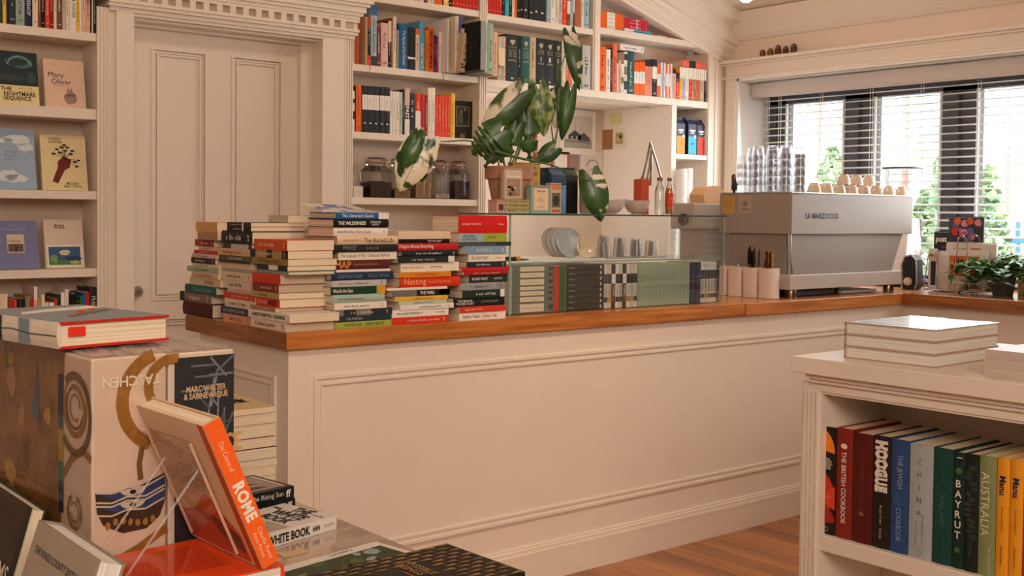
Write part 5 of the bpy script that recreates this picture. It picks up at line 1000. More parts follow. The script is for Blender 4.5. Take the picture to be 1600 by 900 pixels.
# small appliance behind the case
GREYM = mat('b3a79d', .38, .03, spec=.5)
ap = thing('grey_appliance', 'squat grey appliance with a black knob behind the case end', 'appliance', (4.14, 3.66, CT+.0005))
obj('column', MB().box(.03, .25, .03, .13, 0, .30), GREYM, ap); obj('head', MB().box(-.02, .26, 0, .15, .30, .424), GREYM, ap, bevel=.006)
obj('knob', MB().lathe([(.0001, 0), (.028, 0), (.028, .012), (.022, .018), (.0001, .018)], seg=20), BLACKP, ap, True, mtx=Matrix.Translation((-.02, .06, .345)) @ Matrix.Rotation(-PI/2, 4, 'Y'))
o = obj('paper_bag', MB().prism([(0, 0), (.13, 0), (.14, .06), (.1, .085), (.02, .075), (-.01, .04)], 0, .09, 'y'), mat('dcae84', .8, .05), None); o.location = (4.22, 3.68, CT+.4255); tag(o, 'folded kraft paper bag on top of the grey appliance', 'paper bag')

# ============================================================ ESPRESSO MACHINE
MS = mat('9d8f83', .45, .025, 300, spec=.4); MS2 = mat('918174', .45, .02, 200, spec=.4)
em = thing('espresso_machine', 'large grey-beige espresso machine on four legs at the counter end', 'coffee machine', (4.2, 3.15, CT))
def e(n, *boxes, m=MS, bevel=.003, smooth=False):
    mb = MB()
    for b_ in boxes: mb.box(*b_)
    o = obj(n, mb, m, em, bevel=bevel); o.matrix_basis = at(em); return o
MX0, MX1, MY0, MY1 = 4.195, 5.172, 3.150, 3.565
e('upper_body', (MX0, MX1, MY0, MY1, 1.242, 1.424)); e('cup_tray', (MX0+.004, MX1-.004, MY0+.004, MY1-.004, 1.4245, 1.428), bevel=0)
e('cup_rail', (MX0, MX1, MY0, MY0+.004, 1.4285, 1.432), (MX0, MX0+.004, MY0+.005, MY1, 1.4285, 1.432), m=STEEL, bevel=0)
o = obj('lower_body', MB().prism([(4.245, 1.0625), (5.035, 1.0625), (5.125, 1.241), (4.215, 1.241)], 3.175, 3.53, 'y'), MS2, em); o.matrix_basis = at(em)
e('side_plate', (4.205, 4.213, 3.185, 3.55, 1.06, 1.241), m=MS2)
e('base', (4.172, 5.06, 3.135, 3.56, .995, 1.0615), m=mat('b9ada1', .35, .02, 200, spec=.5))
for x_, y_ in ((4.225, 3.17), (5.0, 3.17), (4.225, 3.52), (5.0, 3.52)):
    o = obj('leg', MB().lathe([(.0001, .0005), (.026, .0005), (.026, .03), (.024, .0375), (.0001, .0375)], seg=18), mat('8a7360', .2, .03, metal=1), em, True, mtx=Matrix.Translation((x_-4.2, y_-3.15, 0)))
o = obj('corner_strut', MB().tube([(0, 0, 0), (0, 0, .18)], .008, 10), CHROME, em, True, mtx=Matrix.Translation((.0, .012, .1055)))
e('drip_hose', (4.62, 4.635, 3.2, 3.215, CT+.001, .995), m=BLACKP); e('under_tray', (4.3, 4.55, 3.2, 3.5, CT+.001, .985), m=BLACKP); e('under_tray', (4.66, 4.95, 3.2, 3.5, CT+.001, .972), m=mat('d9d9d8', .3))
em_f = Frame(em, (0, -.0004, 1.242-CT), (1, 0, 0), (0, 0, 1), .977, .182)
em_f.text('LA MARZOCCO', .225, .46, .024, '26221f', .25, bold=.03, sp=1.08, name='badge_lettering')
em_s = Frame(em, (-.0054, .415, 1.242-CT), (0, -1, 0), (0, 0, 1), .415, .182)
em_s.rect(.045, .50, .215, .97, 'c79c45', 1, 'gold_sticker'); em_s.prnt(.13, .8, .008, '8a6a28', .05, lvl=2); em_s.prnt(.13, .68, .008, '8a6a28', .05, lvl=2, seed=3)
em_s.rect(.275, .52, .46, .98, 'b59f8c', 1, 'sketch_sticker'); em_s.ribbon([(.31, .7), (.36, .86), (.42, .72)], .002, '4a3a30', 2); em_s.prnt(.37, .62, .012, '4a3a30', .06, lvl=2, seed=2); em_s.blob(.37, .75, .03, .06, '8a7462', 2, 3, .3)
em_s2 = Frame(em, (.0045, .40, .1), (0, -1, 0), (0, 0, 1), .36, .18); em_s2.blob(.15, .62, .01, .02, '1a1a1a', 2, 1, 0, 8, 'screw')
# tumblers stacked on the machine
TZ = 1.4285; k = 0
tm = MB().lathe([(.030, 0), (.0295, .018), (.024, .062), (.0001, .062), (.0001, .056), (.021, .056), (.0265, .018), (.0275, 0)], seg=12).mesh('tumbler', TUMB, True)
cols_ = ((1160, 4, 4.245), (1184, 5, 4.245), (1207, 5, 4.245), (1228, 5, 4.245), (1250, 5, 4.245), (1176, 5, 4.325), (1201, 4, 4.325), (1226, 5, 4.325), (1249, 4, 4.325))
for ci, (px_, n, X) in enumerate(cols_):
    Y = P(px_, 290, 'X', X).y
    for j in range(n):
        o = link('tumbler', tm); o.location = (X, Y, TZ+.0385*j); rowt = 'front' if ci < 5 else 'rear'; q = ci+1 if ci < 5 else ci-4
        tag(o, f'upturned clear tumbler, {ordn(j+1)} up in {rowt} tumbler column {ordn(q)} from left', 'glass', 'stacked tumblers on the espresso machine')
# cups on the machine
CP = mat('d9c2aa', .25, .03, coat=.4)
cm_ = MB().lathe([(.034, 0), (.033, .012), (.026, .038), (.018, .046), (.0001, .047), (.0001, .043), (.016, .042), (.024, .034), (.031, .002)], seg=18).mesh('cup_body', CP, True)
ch_ = MB().tube([(.030, 0, .014), (.044, 0, .012), (.052, 0, .022), (.046, 0, .034), (.028, 0, .034)], .0032, 6).mesh('handle', CP, True)
cf_ = MB().lathe([(.017, .046), (.019, .050), (.015, .050)], seg=16).mesh('foot_ring', CP, True)
cup_spots = [(1272+19.5*i, 3.22, 0, .4+i*.9) for i in range(8)]+[(1283+18*i, 3.32, 0, 2+i) for i in range(6)]+[(1318, 3.27, .0515, .4), (1338, 3.27, .0515, 2.4), (1357, 3.27, .0515, .2)]
for i, (px_, Y, dz, a_) in enumerate(cup_spots):
    X = P(px_, 295, 'Y', Y).x; w_ = 'front row of cups' if i < 8 else ('rear row of cups' if i < 14 else 'upper layer of cups'); q = i if i < 8 else (i-8 if i < 14 else i-14)
    t_ = thing('coffee_cup', f'upturned beige-white coffee cup, {ordn(q+1)} from the left in the {w_}', 'cup', (X, Y, TZ+dz), a_, 'coffee cups on the espresso machine')
    link('cup_body', cm_, t_); link('handle', ch_, t_); link('foot_ring', cf_, t_)
t_ = thing('figurine', 'tiny dark-coated figurine with brown hair on the machine edge', 'figurine', (P(1147, 298, 'Y', 3.45).x, 3.45, TZ))
obj('coat', MB().lathe([(.0001, .012), (.013, .012), (.014, .03), (.010, .055), (.007, .062), (.0001, .064)], seg=12), mat('22302b', .6), t_, True)
hd = obj('head', MB().ball((0, 0, .074), .0085, 12, 8, 1.15), mat('c58f6c', .5), t_, True); obj('hair', MB().lathe([(.0105, .05), (.0105, .076), (.008, .085), (.0001, .088)], 0, .003, 12), mat('6b3f26', .8), hd, True)
for sx_ in (-1, 1): obj('leg', MB().tube([(.005*sx_, 0, .001), (.005*sx_, 0, .014)], .0035, 6), mat('1a1a1a', .5), t_); obj('arm', MB().tube([(.007*sx_, 0, .056), (.013*sx_, -.004, .042), (.010*sx_, -.012, .038)], .003, 6), mat('22302b', .6), t_, True)
# cutlery holders
HM = mat('e2cdbd', .45, .02)
for i in range(5):
    X = 4.105+(0, 0, .002, .006, .012)[i]; Y = 3.162+.088*i; s_ = .037
    t_ = thing('cutlery_holder', ['empty-looking' if 0 else 'white square holder with forks nearest the machine corner', 'white square holder full of knives', 'third white square holder from the machine corner', 'fourth white square holder from the machine corner', 'last white square holder, next to the glass case'][i], 'holder', (X, Y+.036, CT+.0005), group='white cutlery holders beside the espresso machine')
    mb = MB(); H_ = .134
    for r_, z_ in ((s_, 0), (s_, H_), (s_-.003, H_), (s_-.003, .004)):
        for k in range(24):
            a_ = 2*PI*k/24; c_, n_ = math.cos(a_), math.sin(a_); q = (abs(c_)**5+abs(n_)**5)**(-1/5); mb.v.append((r_*c_*q, r_*n_*q, z_))
    for L_ in range(3):
        for k in range(24): k2 = (k+1) % 24; mb.f.append((L_*24+k, L_*24+k2, L_*24+24+k2, L_*24+24+k))
    mb.f.append(tuple(range(24))[::-1]); mb.f.append(tuple(range(72, 96)))
    obj('tub', mb, HM, t_, True); rd = random.Random(i)
    n_c = (8, 8, 4, 4, 3)[i]
    for k in range(n_c):
        a_ = rd.uniform(-.022, .022); b_ = rd.uniform(-.022, .022); tall = (.185, .20, .155, .150, .148)[i]+rd.uniform(-.012, .012)
        kind = 'fork' if i == 0 else ('knife' if i == 1 else 'teaspoon')
        hn = ('corner', 'second', 'third', 'fourth', 'last')[i]; t2 = thing(kind, f'steel {kind} in the {hn} cutlery holder', kind, (X+a_*.7, Y+.036+b_*.7, CT+.006), rd.uniform(-.6, .6), {'fork': 'forks', 'knife': 'knives', 'teaspoon': 'teaspoons'}[kind]+f' in the {hn} cutlery holder')
        cm2 = mat('a8794a', .25, .05, metal=1) if i == 0 else (mat('5d5248', .3, .05, metal=1) if i == 1 else STEEL)
        lx, ly = a_*.35, b_*.35
        obj('handle', MB().tube([(0, 0, 0), (lx*.6, ly*.6, tall*.7)], .0022, 6, .0028), cm2, t2)
        if kind == 'fork':
            mb = MB()
            for q in (-1.5, -.5, .5, 1.5): mb.box(q*.005-.0012+lx, q*.005+.0012+lx, ly-.001, ly+.001, tall*.84, tall*1.05)
            mb.box(lx-.009, lx+.009, ly-.001, ly+.001, tall*.7, tall*.84); obj('tines', mb, cm2, t2)
        elif kind == 'knife': obj('blade', MB().prism([(lx*.6-.007, tall*.68), (lx*.6+.007, tall*.68), (lx+.008, tall*.95), (lx+.002, tall*1.08), (lx-.006, tall)], ly*.6-.0008, ly*.6+.0008, 'y'), cm2, t2)
        else: obj('bowl', MB().ball((lx*.6, ly*.6, tall*.78), .010, 8, 6, 1.4), cm2, t2, True)
# grinder
GWM = mat('e4dcd8', .35, .02, spec=.5)
gr = thing('coffee_grinder', 'white coffee grinder with a clear hopper beside the espresso machine', 'grinder', (5.50, 3.42, CT+.0005))
obj('base', MB().prism([(-.10, -.09), (.10, -.09), (.12, -.02), (.12, .14), (-.10, .14)], 0, .03, 'z'), BLACKP, gr, bevel=.004)
obj('body', MB().prism([(-.075, .03), (.10, .03), (.10, .36), (.0, .36), (-.03, .33)], -.07, .1, 'y'), GWM, gr, bevel=.006)
gf = Frame(gr, (-.075, -.0706, .03), (1, 0, 0), (0, 0, 1), .17, .33)
for k in range(13): gf.ribbon([(.52+.012*k, .22+.042*k), (.66+.012*k, .26+.042*k)], .003, '6b625e', 1, 'vent')
gf.blob(.5, .07, .06, .03, '1a1a1a', 1, 1, 0, 14, 'switch')
obj('side_fan', MB().lathe([(.0001, 0), (.05, 0), (.05, .02), (.0001, .02)], seg=20), BLACKP, gr, True, mtx=Matrix.Translation((.1, 0, .14)) @ Matrix.Rotation(PI/2, 4, 'Y'))
obj('logo_panel', MB().box(.101, .106, -.06, .06, .22, .33), BLACKP, gr); obj('collar', MB().lathe([(.05, .36), (.06, .375), (.05, .40)], 0, 0, 20), BLACKP, gr, True)
obj('hopper', MB().lathe([(.045, .40), (.09, .48), (.105, .62), (.1, .62), (.085, .48), (.04, .405)], seg=24), JARG, gr, True); obj('beans', MB().lathe([(.0001, .41), (.04, .41), (.075, .47), (.0001, .475)], seg=20), mat('3a2418', .7, .2, 150, bump=.6), gr, True)
obj('hopper_lid', MB().lathe([(.0001, .622), (.108, .622), (.108, .632), (.0001, .636)], seg=24), mat('4a4244', .3), gr, True)
# owls on the ledge
for i, (px_, w_, y0, y1, c) in enumerate(((1191.5, 9, 77.5, 90, '7a4a25'), (1203.5, 10, 75.5, 88.5, '8a5a2e'), (1215.5, 10, 70.5, 87, '6e3d1a'), (1227.5, 9, 72, 85.5, '4d3220'), (1240, 10, 68, 84, '5f4234'))):
    X = XW-.036; C_ = P(px_, y1, 'X', X); h = P(px_, y0, 'X', X).z-2.2585; r = abs(P(px_-w_/2, y1, 'X', X).y-P(px_+w_/2, y1, 'X', X).y)/2*.8
    t_ = thing('owl_ornament', f'small carved wooden owl, {ordn(i+1)} from the left on the window ledge', 'ornament', (X, C_.y, 2.2585), group='carved wooden owls on the window ledge')
    obj('body', MB().lathe([(.0001, 0), (r*.85, 0), (r, h*.3), (r*.95, h*.6), (r*.85, h*.8), (r*.5, h*.96), (.0001, h)], seg=14), two_tone('3a2213', c, (120, 120, 160), .35, .6, rough=.5, key='owl%d' % i), t_, True)
    for s_ in (-1, 1): obj('eye', MB().ball((-r*.8, s_*r*.38, h*.72), r*.22, 8, 6), mat('d9a45c', .4), t_, True)
    obj('beak', MB().lathe([(r*.14, 0), (.0001, -r*.4)], -r*.95, 0, 6, h*.62), mat('2a1a10', .4), t_)

# ============================================================ WINDOW COUNTER
nr = thing('newspaper_rack', 'silver wire newspaper rack with tall loops on the window counter', 'rack', (5.33, 3.0, CT+.0005))
NP = mat('d8cfc8', .85, .05, 30)
def loop(y, w_, h, x=0): return MB().tube([(x, y-w_/2-.01, 0.004), (x, y-w_*.42, h*.6), (x, y-w_*.3, h*.93), (x, y, h), (x, y+w_*.3, h*.93), (x, y+w_*.42, h*.6), (x, y+w_/2+.01, 0.004)], .0028, 8)
for i, (x_, y_, h_) in enumerate(((-.055, -.06, .285), (.0, -.10, .285), (.055, .09, .285), (.055, -.13, .28), (-.055, .1, .19))): obj('wire_loop', loop(y_, .07, h_, x_), CHROME, nr, True)
obj('base_wire', MB().tube([(-.055, -.16, .004), (-.055, .15, .004), (.06, .15, .004), (.06, -.16, .004), (-.055, -.16, .004)], .0028, 6), CHROME, nr)
def paper(label, x, y0, y1, h, t, m=NP, ang=0, z=.004, name='newspaper', group='newspapers in the wire rack', cat='newspaper'):
    t_ = thing(name, label, cat, (5.33+x, 3.0+y1, CT+z), -PI/2+ang, group); W = y1-y0
    obj('folded_sheets', MB().prism([(0, t*.3), (t*.15, 0), (t*.6, 0), (t, t*.4), (t, h*.96), (t*.7, h), (t*.2, h*.99), (0, h*.9)], 0, W, 'x'), m, t_); obj('inner_fold', MB().box(.004, W-.004, t*.35, t*.5, h, h+.004), m, t_)
    return Frame(t_, (0, 0, 0), (1, 0, 0), (0, 0, 1), W, h)
f = paper('folded newspaper with an orange headline box at the front of the rack', -.053, -.19, .015, .20, .022, z=.008)
f.rect(.04, .36, .80, .86, 'cf6a22', 1, 'headline_box'); f.text('New\nNordic', .34, .66, .028, 'black', .10, bold=.03); f.text('News', .58, .42, .022, 'white', .07, bold=.03)
for v in (.3, .27, .24): f.prnt(.45, v, .005, '6b6560', .14, seed=int(v*30))
f.rect(.02, .02, .9, .18, 'b3a08e', 1); f.blob(.3, .1, .08, .06, 'd9c27a', 2, 1, .2); f.blob(.7, .1, .12, .05, 'c0532f', 2, 2, .3); f.blob(.5, .12, .05, .07, '3a342f', 2, 3, .2)
f = paper('second folded newspaper standing behind the orange-headlined one', -.028, -.22, .04, .235, .02, z=.008); f.rect(.5, .84, .7, .9, 'cf6a22', 1); f.prnt(.3, .88, .01, 'black', .08)
f = paper('narrow folded newspaper left of the orange-headlined one', -.04, .02, .075, .19, .02, z=.008)
f = paper('outer folded newspaper showing a dark photo strip on the left', -.045, .08, .125, .20, .02, z=.008); f.rect(.3, .1, .9, .7, '2b2b30', 1); f.rect(.1, .82, .9, .9, 'cf6a22', 1)
f = paper('black magazine with a white title word in the rack', .02, .02, .135, .29, .008, mat('2c2627', .4), name='magazine', group='magazines in the wire rack', cat='magazine'); f.text('post', .35, .86, .03, 'white', .06, bold=.03); f.prnt(.6, .74, .006, 'c9a090', .05)
f = paper('dark magazine with red and orange fruit on its cover', .0, -.14, .045, .36, .008, mat('3c3a45', .4), name='magazine', group='magazines in the wire rack', cat='magazine', z=.01)
for i in range(16): f.blob(random.uniform(.12, .9), random.uniform(.55, .95), .1, .05, ['c8322a', 'e0622a', 'a85a78', '5b6a9a', 'd98aa0'][i % 5], 1+i % 3, i, .15)
t_ = thing('ribbed_case', 'dark ribbed case with a rounded pale rim at the rack end', 'case', (5.30, 3.19, CT+.0005))
obj('shell', MB().prism([(0, .0), (.07, 0), (.075, .12), (.06, .165), (.02, .175), (-.005, .15), (-.012, .03)], -.03, .03, 'x'), mat('26262a', .6, .05), t_); obj('rim', MB().tube([(-.032, .0, .003), (-.032, -.012, .03), (-.032, -.005, .15), (-.032, .02, .175), (-.032, .06, .165), (-.032, .075, .12), (-.032, .07, .003)], .005, 6), mat('b5aaa2', .4), t_, True)
for k in range(5): obj('rib', MB().box(-.035, -.03, .008+.012*k, .013+.012*k, .06, .145), mat('3a3a40', .6), t_)
obj('pale_roll', MB().ball((-.045, .03, .04), .022, 12, 8), mat('d9c7b5', .8), t_, True)
bx_ = thing('cardboard_box', 'plain tan cardboard box behind the leafy plant', 'box', (5.47, 1.9, CT+.0005)); obj('carton', MB().box(-.11, .11, 0, .80, 0, .19), mat('d6a878', .8, .04), bx_, bevel=.004); obj('tape', MB().box(-.025, .025, -.001, .801, .1902, .1908), mat('c39664', .4), bx_)
pl_ = thing('potted_plant', 'bushy trailing green plant in a small pot at the counter end', 'plant', (5.24, 2.71, CT+.0005))
obj('pot', MB().lathe([(.0001, 0), (.045, 0), (.06, .09), (.055, .09), (.04, .01), (.0001, .01)], seg=20), mat('3a3d3a', .5), pl_, True); obj('soil', MB().lathe([(.0001, .08), (.053, .08)], seg=12), mat('2f2119', .9), pl_)
HG = two_tone('2c5028', '6f9b52', (30, 30, 30), .35, .7, rough=.4, key='herb'); rd = random.Random(5); nleaf = 0
def small_leaf(c, d, s_):
    n_ = d.cross(Vector((0, 0, 1))); n_ = n_.normalized() if n_.length > .01 else Vector((1, 0, 0)); return [c, c+d*s_*.35+n_*s_*.32, c+d*s_+Vector((0, 0, -.15*s_)), c+d*s_*.35-n_*s_*.32, c+d*s_*.4+Vector((0, 0, .08*s_))]
for i in range(46):
    a_ = rd.uniform(0, 2*PI); L = rd.uniform(.12, .30); up_ = rd.uniform(-.1, 1.2) if i % 2 else rd.uniform(.6, 1.6)
    pts = [Vector((.02*math.cos(a_), .02*math.sin(a_), .085))]; d = Vector((math.cos(a_)*.5, math.sin(a_)*.9, up_)).normalized()
    for k in range(7): pts.append(pts[-1]+d*L/7); d = (d+Vector((math.cos(a_)*.1, math.sin(a_)*.14, -.22-.05*k*(up_ < .6)))).normalized(); pts[-1].z = max(pts[-1].z, .01); pts[-1].x = min(pts[-1].x, .11)
    st_ = obj('stem', MB().tube([tuple(p) for p in pts], .002, 5, .001), mat('5d7f42', .5), pl_, True)
    mb = MB()
    for k in range(1, 8):
        for q in range(2):
            dd = Vector((rd.uniform(-1, 1), rd.uniform(-1, 1), rd.uniform(-.3, .6))).normalized(); v = small_leaf(pts[k], dd, rd.uniform(.032, .062)); b = len(mb.v); mb.v += [tuple(x) for x in v]; mb.f += [(b, b+1, b+4), (b+1, b+2, b+4), (b+2, b+3, b+4), (b+3, b, b+4)]
    obj('leaves', mb, HG, st_, True)

# ============================================================ ISLAND BOOKCASE, RIGHT
IX, IY, IZ = 2.306, 1.724, .98
isl = thing('island_bookcase', 'low cream island bookcase with cookbooks in its side', 'bookcase', (2.6, 1.2, 0))
lobj('top_slab', MB().box(IX, 3.02, -.2, IY, .940, IZ), PAINT, isl, bevel=.002)
BX = 2.338; I0 = P(1283, 720, 'X', 2.338).y; I1 = P(1251.5, 720, 'X', 2.338).y
lobj('bed_moulding', MB().box(BX-.016, 2.99, -.17, IY-.03, .928, .939).box(BX-.009, 2.985, -.165, IY-.037, .918, .928), PAINT, isl)
lobj('side_panel', MB().box(BX, 2.97, I0, I1, 0, .918), PAINT, isl)
mb = MB()
for k in range(4): mb.box(BX-.005, BX, I0+(I1-I0)*(.15+.2*k), I0+(I1-I0)*(.26+.2*k), .04, .895)
lobj('fluting', mb, PAINT, isl); lobj('top_rail', MB().box(BX, 2.97, -.16, I0, .892, .918).box(BX-.004, BX, -.16, I0, .898, .908), PAINT, isl)
for z0, z1 in ((.508, .546), (.10, .14)): lobj('shelf', MB().box(BX+.002, 2.60, -.16, I0, z0, z1), PAINT, isl, bevel=.002)
lobj('back_panel', MB().box(2.60, 2.615, -.16, I0, 0, .892), mat('d8c8b8', .6, .02, 6), isl); lobj('far_side', MB().box(2.955, 2.97, -.16, I0, 0, .892), PAINT, isl); lobj('end_panel', MB().box(BX, 2.97, -.18, -.16, 0, .918), PAINT, isl); lobj('plinth', MB().box(BX+.001, 2.6, -.16, I0, 0, .099), PAINT, isl)
kk = 3.461; XS = BX+.022
GB = 'cookbooks standing in the island bookcase'
ib = [(46, 133, 85, '241c1b', dict(desc='dark cookbook with orange and red arcs')), (134, 221, 95, '8a2b1d', dict(title=[('THE BRITISH COOKBOOK', 'ecdccb', .46, .66, .3, dict(bold=.015))], desc='brick red lettered cookbook')),
  (222, 331, 120, '5b1d16', dict(title=[('THE TURKISH COOKBOOK', '7d3526', .56, .6, .22)], desc='dark maroon cookbook')), (333, 427, 135, '2a211d', dict(title=[('HOOGUE', 'e8ddd0', .73, .46, .62, dict(bold=.09, sp=.9)), ('Recipes Yotam', 'd9cdbd', .3, .22, .12), ('Kalinsky', 'd9cdbd', .13, .12, .12)], desc='black cookbook with blocky white letters')),
  (429, 527, 155, '2d4c7c', dict(title=[('THE JEWISH', '93a8c4', .72, .3, .3), ('COOKBOOK', '93a8c4', .25, .3, .3)], desc='blue cookbook')), (529, 656, 180, 'a9aeac', dict(desc='pale grey cookbook')),
  (658, 764, 200, '1c4540', dict(title=[('THAILAND', '3a716a', .48, .3, .3)], desc='deep green cookbook')), (766, 829, 225, '173026', dict(desc='narrow green cookbook with stacked white letters')), (831, 904, 235, '1e2622', dict(title=[('Tom Kline', '59655d', .2, .2, .2)], desc='blackish patterned cookbook')),
  (906, 999, 245, '87905f', dict(title=[('AUSTRALIA', 'd6d3b2', .60, .74, .52, dict(x=.4)), ('THE COOKBOOK', 'd6d3b2', .14, .24, .16, dict(x=.72))], desc='olive green cookbook')), (1001, 1071, 260, 'f0a024', dict(title=[('Manu', '2a2a4a', .78, .18, .5, dict(bold=.03)), ('Recipes and Stories', '4a3a20', .5, .26, .17), ('Manuella Buffara', '4a3a20', .2, .24, .17)], desc='left amber cookbook')),
  (1073, 1145, 272, 'f0a024', dict(title=[('Manu', '2a2a4a', .78, .18, .5, dict(bold=.03)), ('Recipes and Stories', '4a3a20', .5, .26, .17), ('Manuella Buffara', '4a3a20', .2, .24, .17)], desc='right amber cookbook'))]
yend = None; IB = []
for i, (x0, x1, yt, c, op) in enumerate(ib):
    op = dict(op); a = P(1270+x0/kk, 640+yt/kk, 'X', XS); b = P(1270+x1/kk, 640+yt/kk, 'X', XS); h = a.z-.5465
    yend = b.y; mt = Matrix.Translation((XS, a.y, .5465)) @ Matrix.Rotation(-PI/2, 4, 'Z')
    IB.append(book(short(op.pop('desc'), f'{ordn(i+1)} from the left in the island'), GB, a.y-b.y-.0008, h, .2, c, mt, hard=True, style='n', seed=i, rough=.45, **op))
for i in range(8):
    t = random.uniform(.025, .04); mt = Matrix.Translation((XS, yend-.002, .5465)) @ Matrix.Rotation(-PI/2, 4, 'Z'); yend -= t+.001
    book(f'cookbook hidden beyond the amber pair, {ordn(i+1)} after them', GB, t, .26, .2, ['rust', 'cream', 'navy', 'sage', 'white', 'maroon', 'slate', 'tan'][i], mt, hard=True)
f = IB[0][1]; f.poly([(0, .78)]+[(.95*math.sin(PI/2*k/8), .76+.22*math.cos(PI/2*k/8)) for k in range(9)][::-1], 'f08a1e', 1); f.poly([(0, .32)]+[(1*math.cos(PI/2*k/8), .32+.26*math.sin(PI/2*k/8)) for k in range(9)], 'c8331c', 1); f.poly([(.0, .1), (0, .3), (.6, .26), (1, .16), (1, .12)], 'a3261a', 1); f.poly([(.3, .36), (1, .46), (1, .24), (.5, .26)], 'd9471c', 2)
f.text('THE\nNORTH\nAFRICAN\nCOOK\nBOOK', .5, .66, .0048, 'e8d6c0', f.W*.82, bold=.02, lvl=3); f.text('Jeff Koehler', .5, .35, .004, 'e8a060', f.W*.8, lvl=3); f.arc(.5, .05, .005, 0, 6.28, .0008, 'e8d6c0', 2)
IB[1][1].blob(.5, .84, .2, .025, 'ecdccb', 1, 3, .1, name='emblem'); IB[2][1].blob(.5, .27, .12, .02, '9c6a55', 1, 4, .3, name='emblem')
f = IB[4][1]; [f.arc(.5, .47, .004+.0035*k, .5*k, .5*k+5, .0006, '5f7fa8', 2) for k in range(4)]
f = IB[5][1]
for k, ch in enumerate('CHINA'): f.text(ch, .45, .85-.112*k, .013, '4c5250', .02, bold=-.012)
f.prnt(.35, .22, .0035, '5f6563', .05, (0, -1)); f.prnt(.62, .26, .0035, '5f6563', .07, (0, -1)); f.arc(.5, .05, .005, 0, 6.28, .0007, '4c5250', 2)
f = IB[6][1]; f.ribbon([(.2, .3), (.2, .68), (.5, .72), (.8, .68), (.8, .3), (.5, .26), (.2, .3)], .0006, '3a716a', 2)
f = IB[7][1]
for k, ch in enumerate('BAYRUT'): f.text(ch, .5, .73-.088*k, .0165, 'e8e0cd', f.W*.8, bold=.015)
f.blob(.5, .84, .28, .03, '3f6a3a', 2, 5, .3, name='emblem'); f.blob(.5, .16, .25, .025, '3f6a3a', 2, 6, .3, name='emblem'); f.rect(.3, .95, .8, .957, 'e8e0cd', 1)
f = IB[8][1]
for k in range(14): f.blob(random.uniform(.2, .8), .3+.045*k, .3, .02, '2f3a34', 1, k, .4)
# books lying on the island
def slab(label, group, A, ang, L, D, z, t, c, pages='w', hard=True, **k):
    """A: corner nearest the lens, book turned by ang; fore edge and tail toward the room"""
    return book(label, group, t, L, D, c, Matrix.Translation((A[0], A[1], z)) @ Matrix.Rotation(ang, 4, 'Z') @ LX, hard=hard, pages=pages, style='n', **k)
A = P(1461, 575.4, 'Z', IZ); Bk = P(1320.6, 559, 'Z', IZ); ang = math.atan2(Bk.x-A.x, Bk.y-A.y); Lb = math.hypot(Bk.x-A.x, Bk.y-A.y)
for k in range(3):
    # spine to the far left: turn so the tail faces the lens
    t = .0288; M_ = Matrix.Translation((A.x, A.y, IZ+.0005+(2-k)*.029)) @ Matrix.Rotation(-ang, 4, 'Z') @ Matrix.Translation((0, Lb, 0)) @ Matrix(((0, 0, 1, 0), (0, -1, 0, 0), (1, 0, 0, 0), (0, 0, 0, 1)))
    rbk = book(f'large grey-edged hardback, {ordn(k+1)} from the top of the island pile', 'hardbacks piled on the island', t, .30, Lb, 'b9a08c', M_, hard=True, pages='w', style='n', spine='a53a2a')
    if k == 0:
        f = rbk[3]; f.rect(.0, .0, 1, 1, 'c9c9cc', 1, 'cover_print', m=mat('c4c6cc', .12, .02, coat=.8)); f.rect(.1, .1, .85, .9, '8f8a86', 2, 'cover_print', m=mat('8d8c90', .1, .05, coat=.8))
A2 = P(1552, 590, 'Z', IZ)
for k in range(3): book(f'pale hardback, {ordn(k+1)} from the top of the pile at the right edge', 'hardbacks piled at the right edge of the island', .0195, .28, .24, 'cbb9ab', Matrix.Translation((A2.x, A2.y-.26, IZ+.0005+(2-k)*.0198)) @ LX, hard=False, pages='w', style='n')

# ============================================================ DISPLAY TABLE, FOREGROUND
TZt = .73
tb = thing('display_table', 'low display table with a glossy top in the foreground', 'table', (.75, 1.6, 0))
lobj('tabletop', MB().box(.0, 1.135, .95, 2.40, TZt-.035, TZt), mat('bfa792', .12, .03, 8, spec=.6, coat=.5), tb, bevel=.003)
for x_, y_ in ((.05, 1.0), (1.08, 1.0), (.05, 2.34), (1.08, 2.34)): lobj('leg', MB().box(x_-.03, x_+.03, y_-.03, y_+.03, 0, TZt-.036), mat('c8b29d', .5), tb)
T0 = TZt+.0006
# slip-cased art book: generic ornament in gold on cream
def ln(a): return Matrix.Rotation(a, 4, 'Z')
bxr = math.radians(3); BH = 1.14-T0; BW = .44; BT = .096
BM = Matrix.Translation((.481, 1.382, T0)) @ ln(bxr)
sb = thing('slipcase_book', 'huge cream and gold ornamented boxed art book in plastic wrap', 'book', mtx=BM)
CRM = mat('dcc3ad', .35, .05, 20, coat=.3)
obj('case', MB().box(0, BT, 0, BW, 0, BH), CRM, sb, bevel=.003)
obj('page_block', MB().box(.008, BT-.004, BW, BW+.001, .006, BH-.006), PAGEW, sb)
side = Frame(sb, (0, BW, 0), (0, -1, 0), (0, 0, 1), BW, BH); spn = Frame(sb, (0, 0, 0), (1, 0, 0), (0, 0, 1), BT, BH)
GOLD = mat('b07a35', .35, .25, 90, metal=.25, key='gold_print'); GOLD2 = mat('7d5a33', .45, .25, 80)
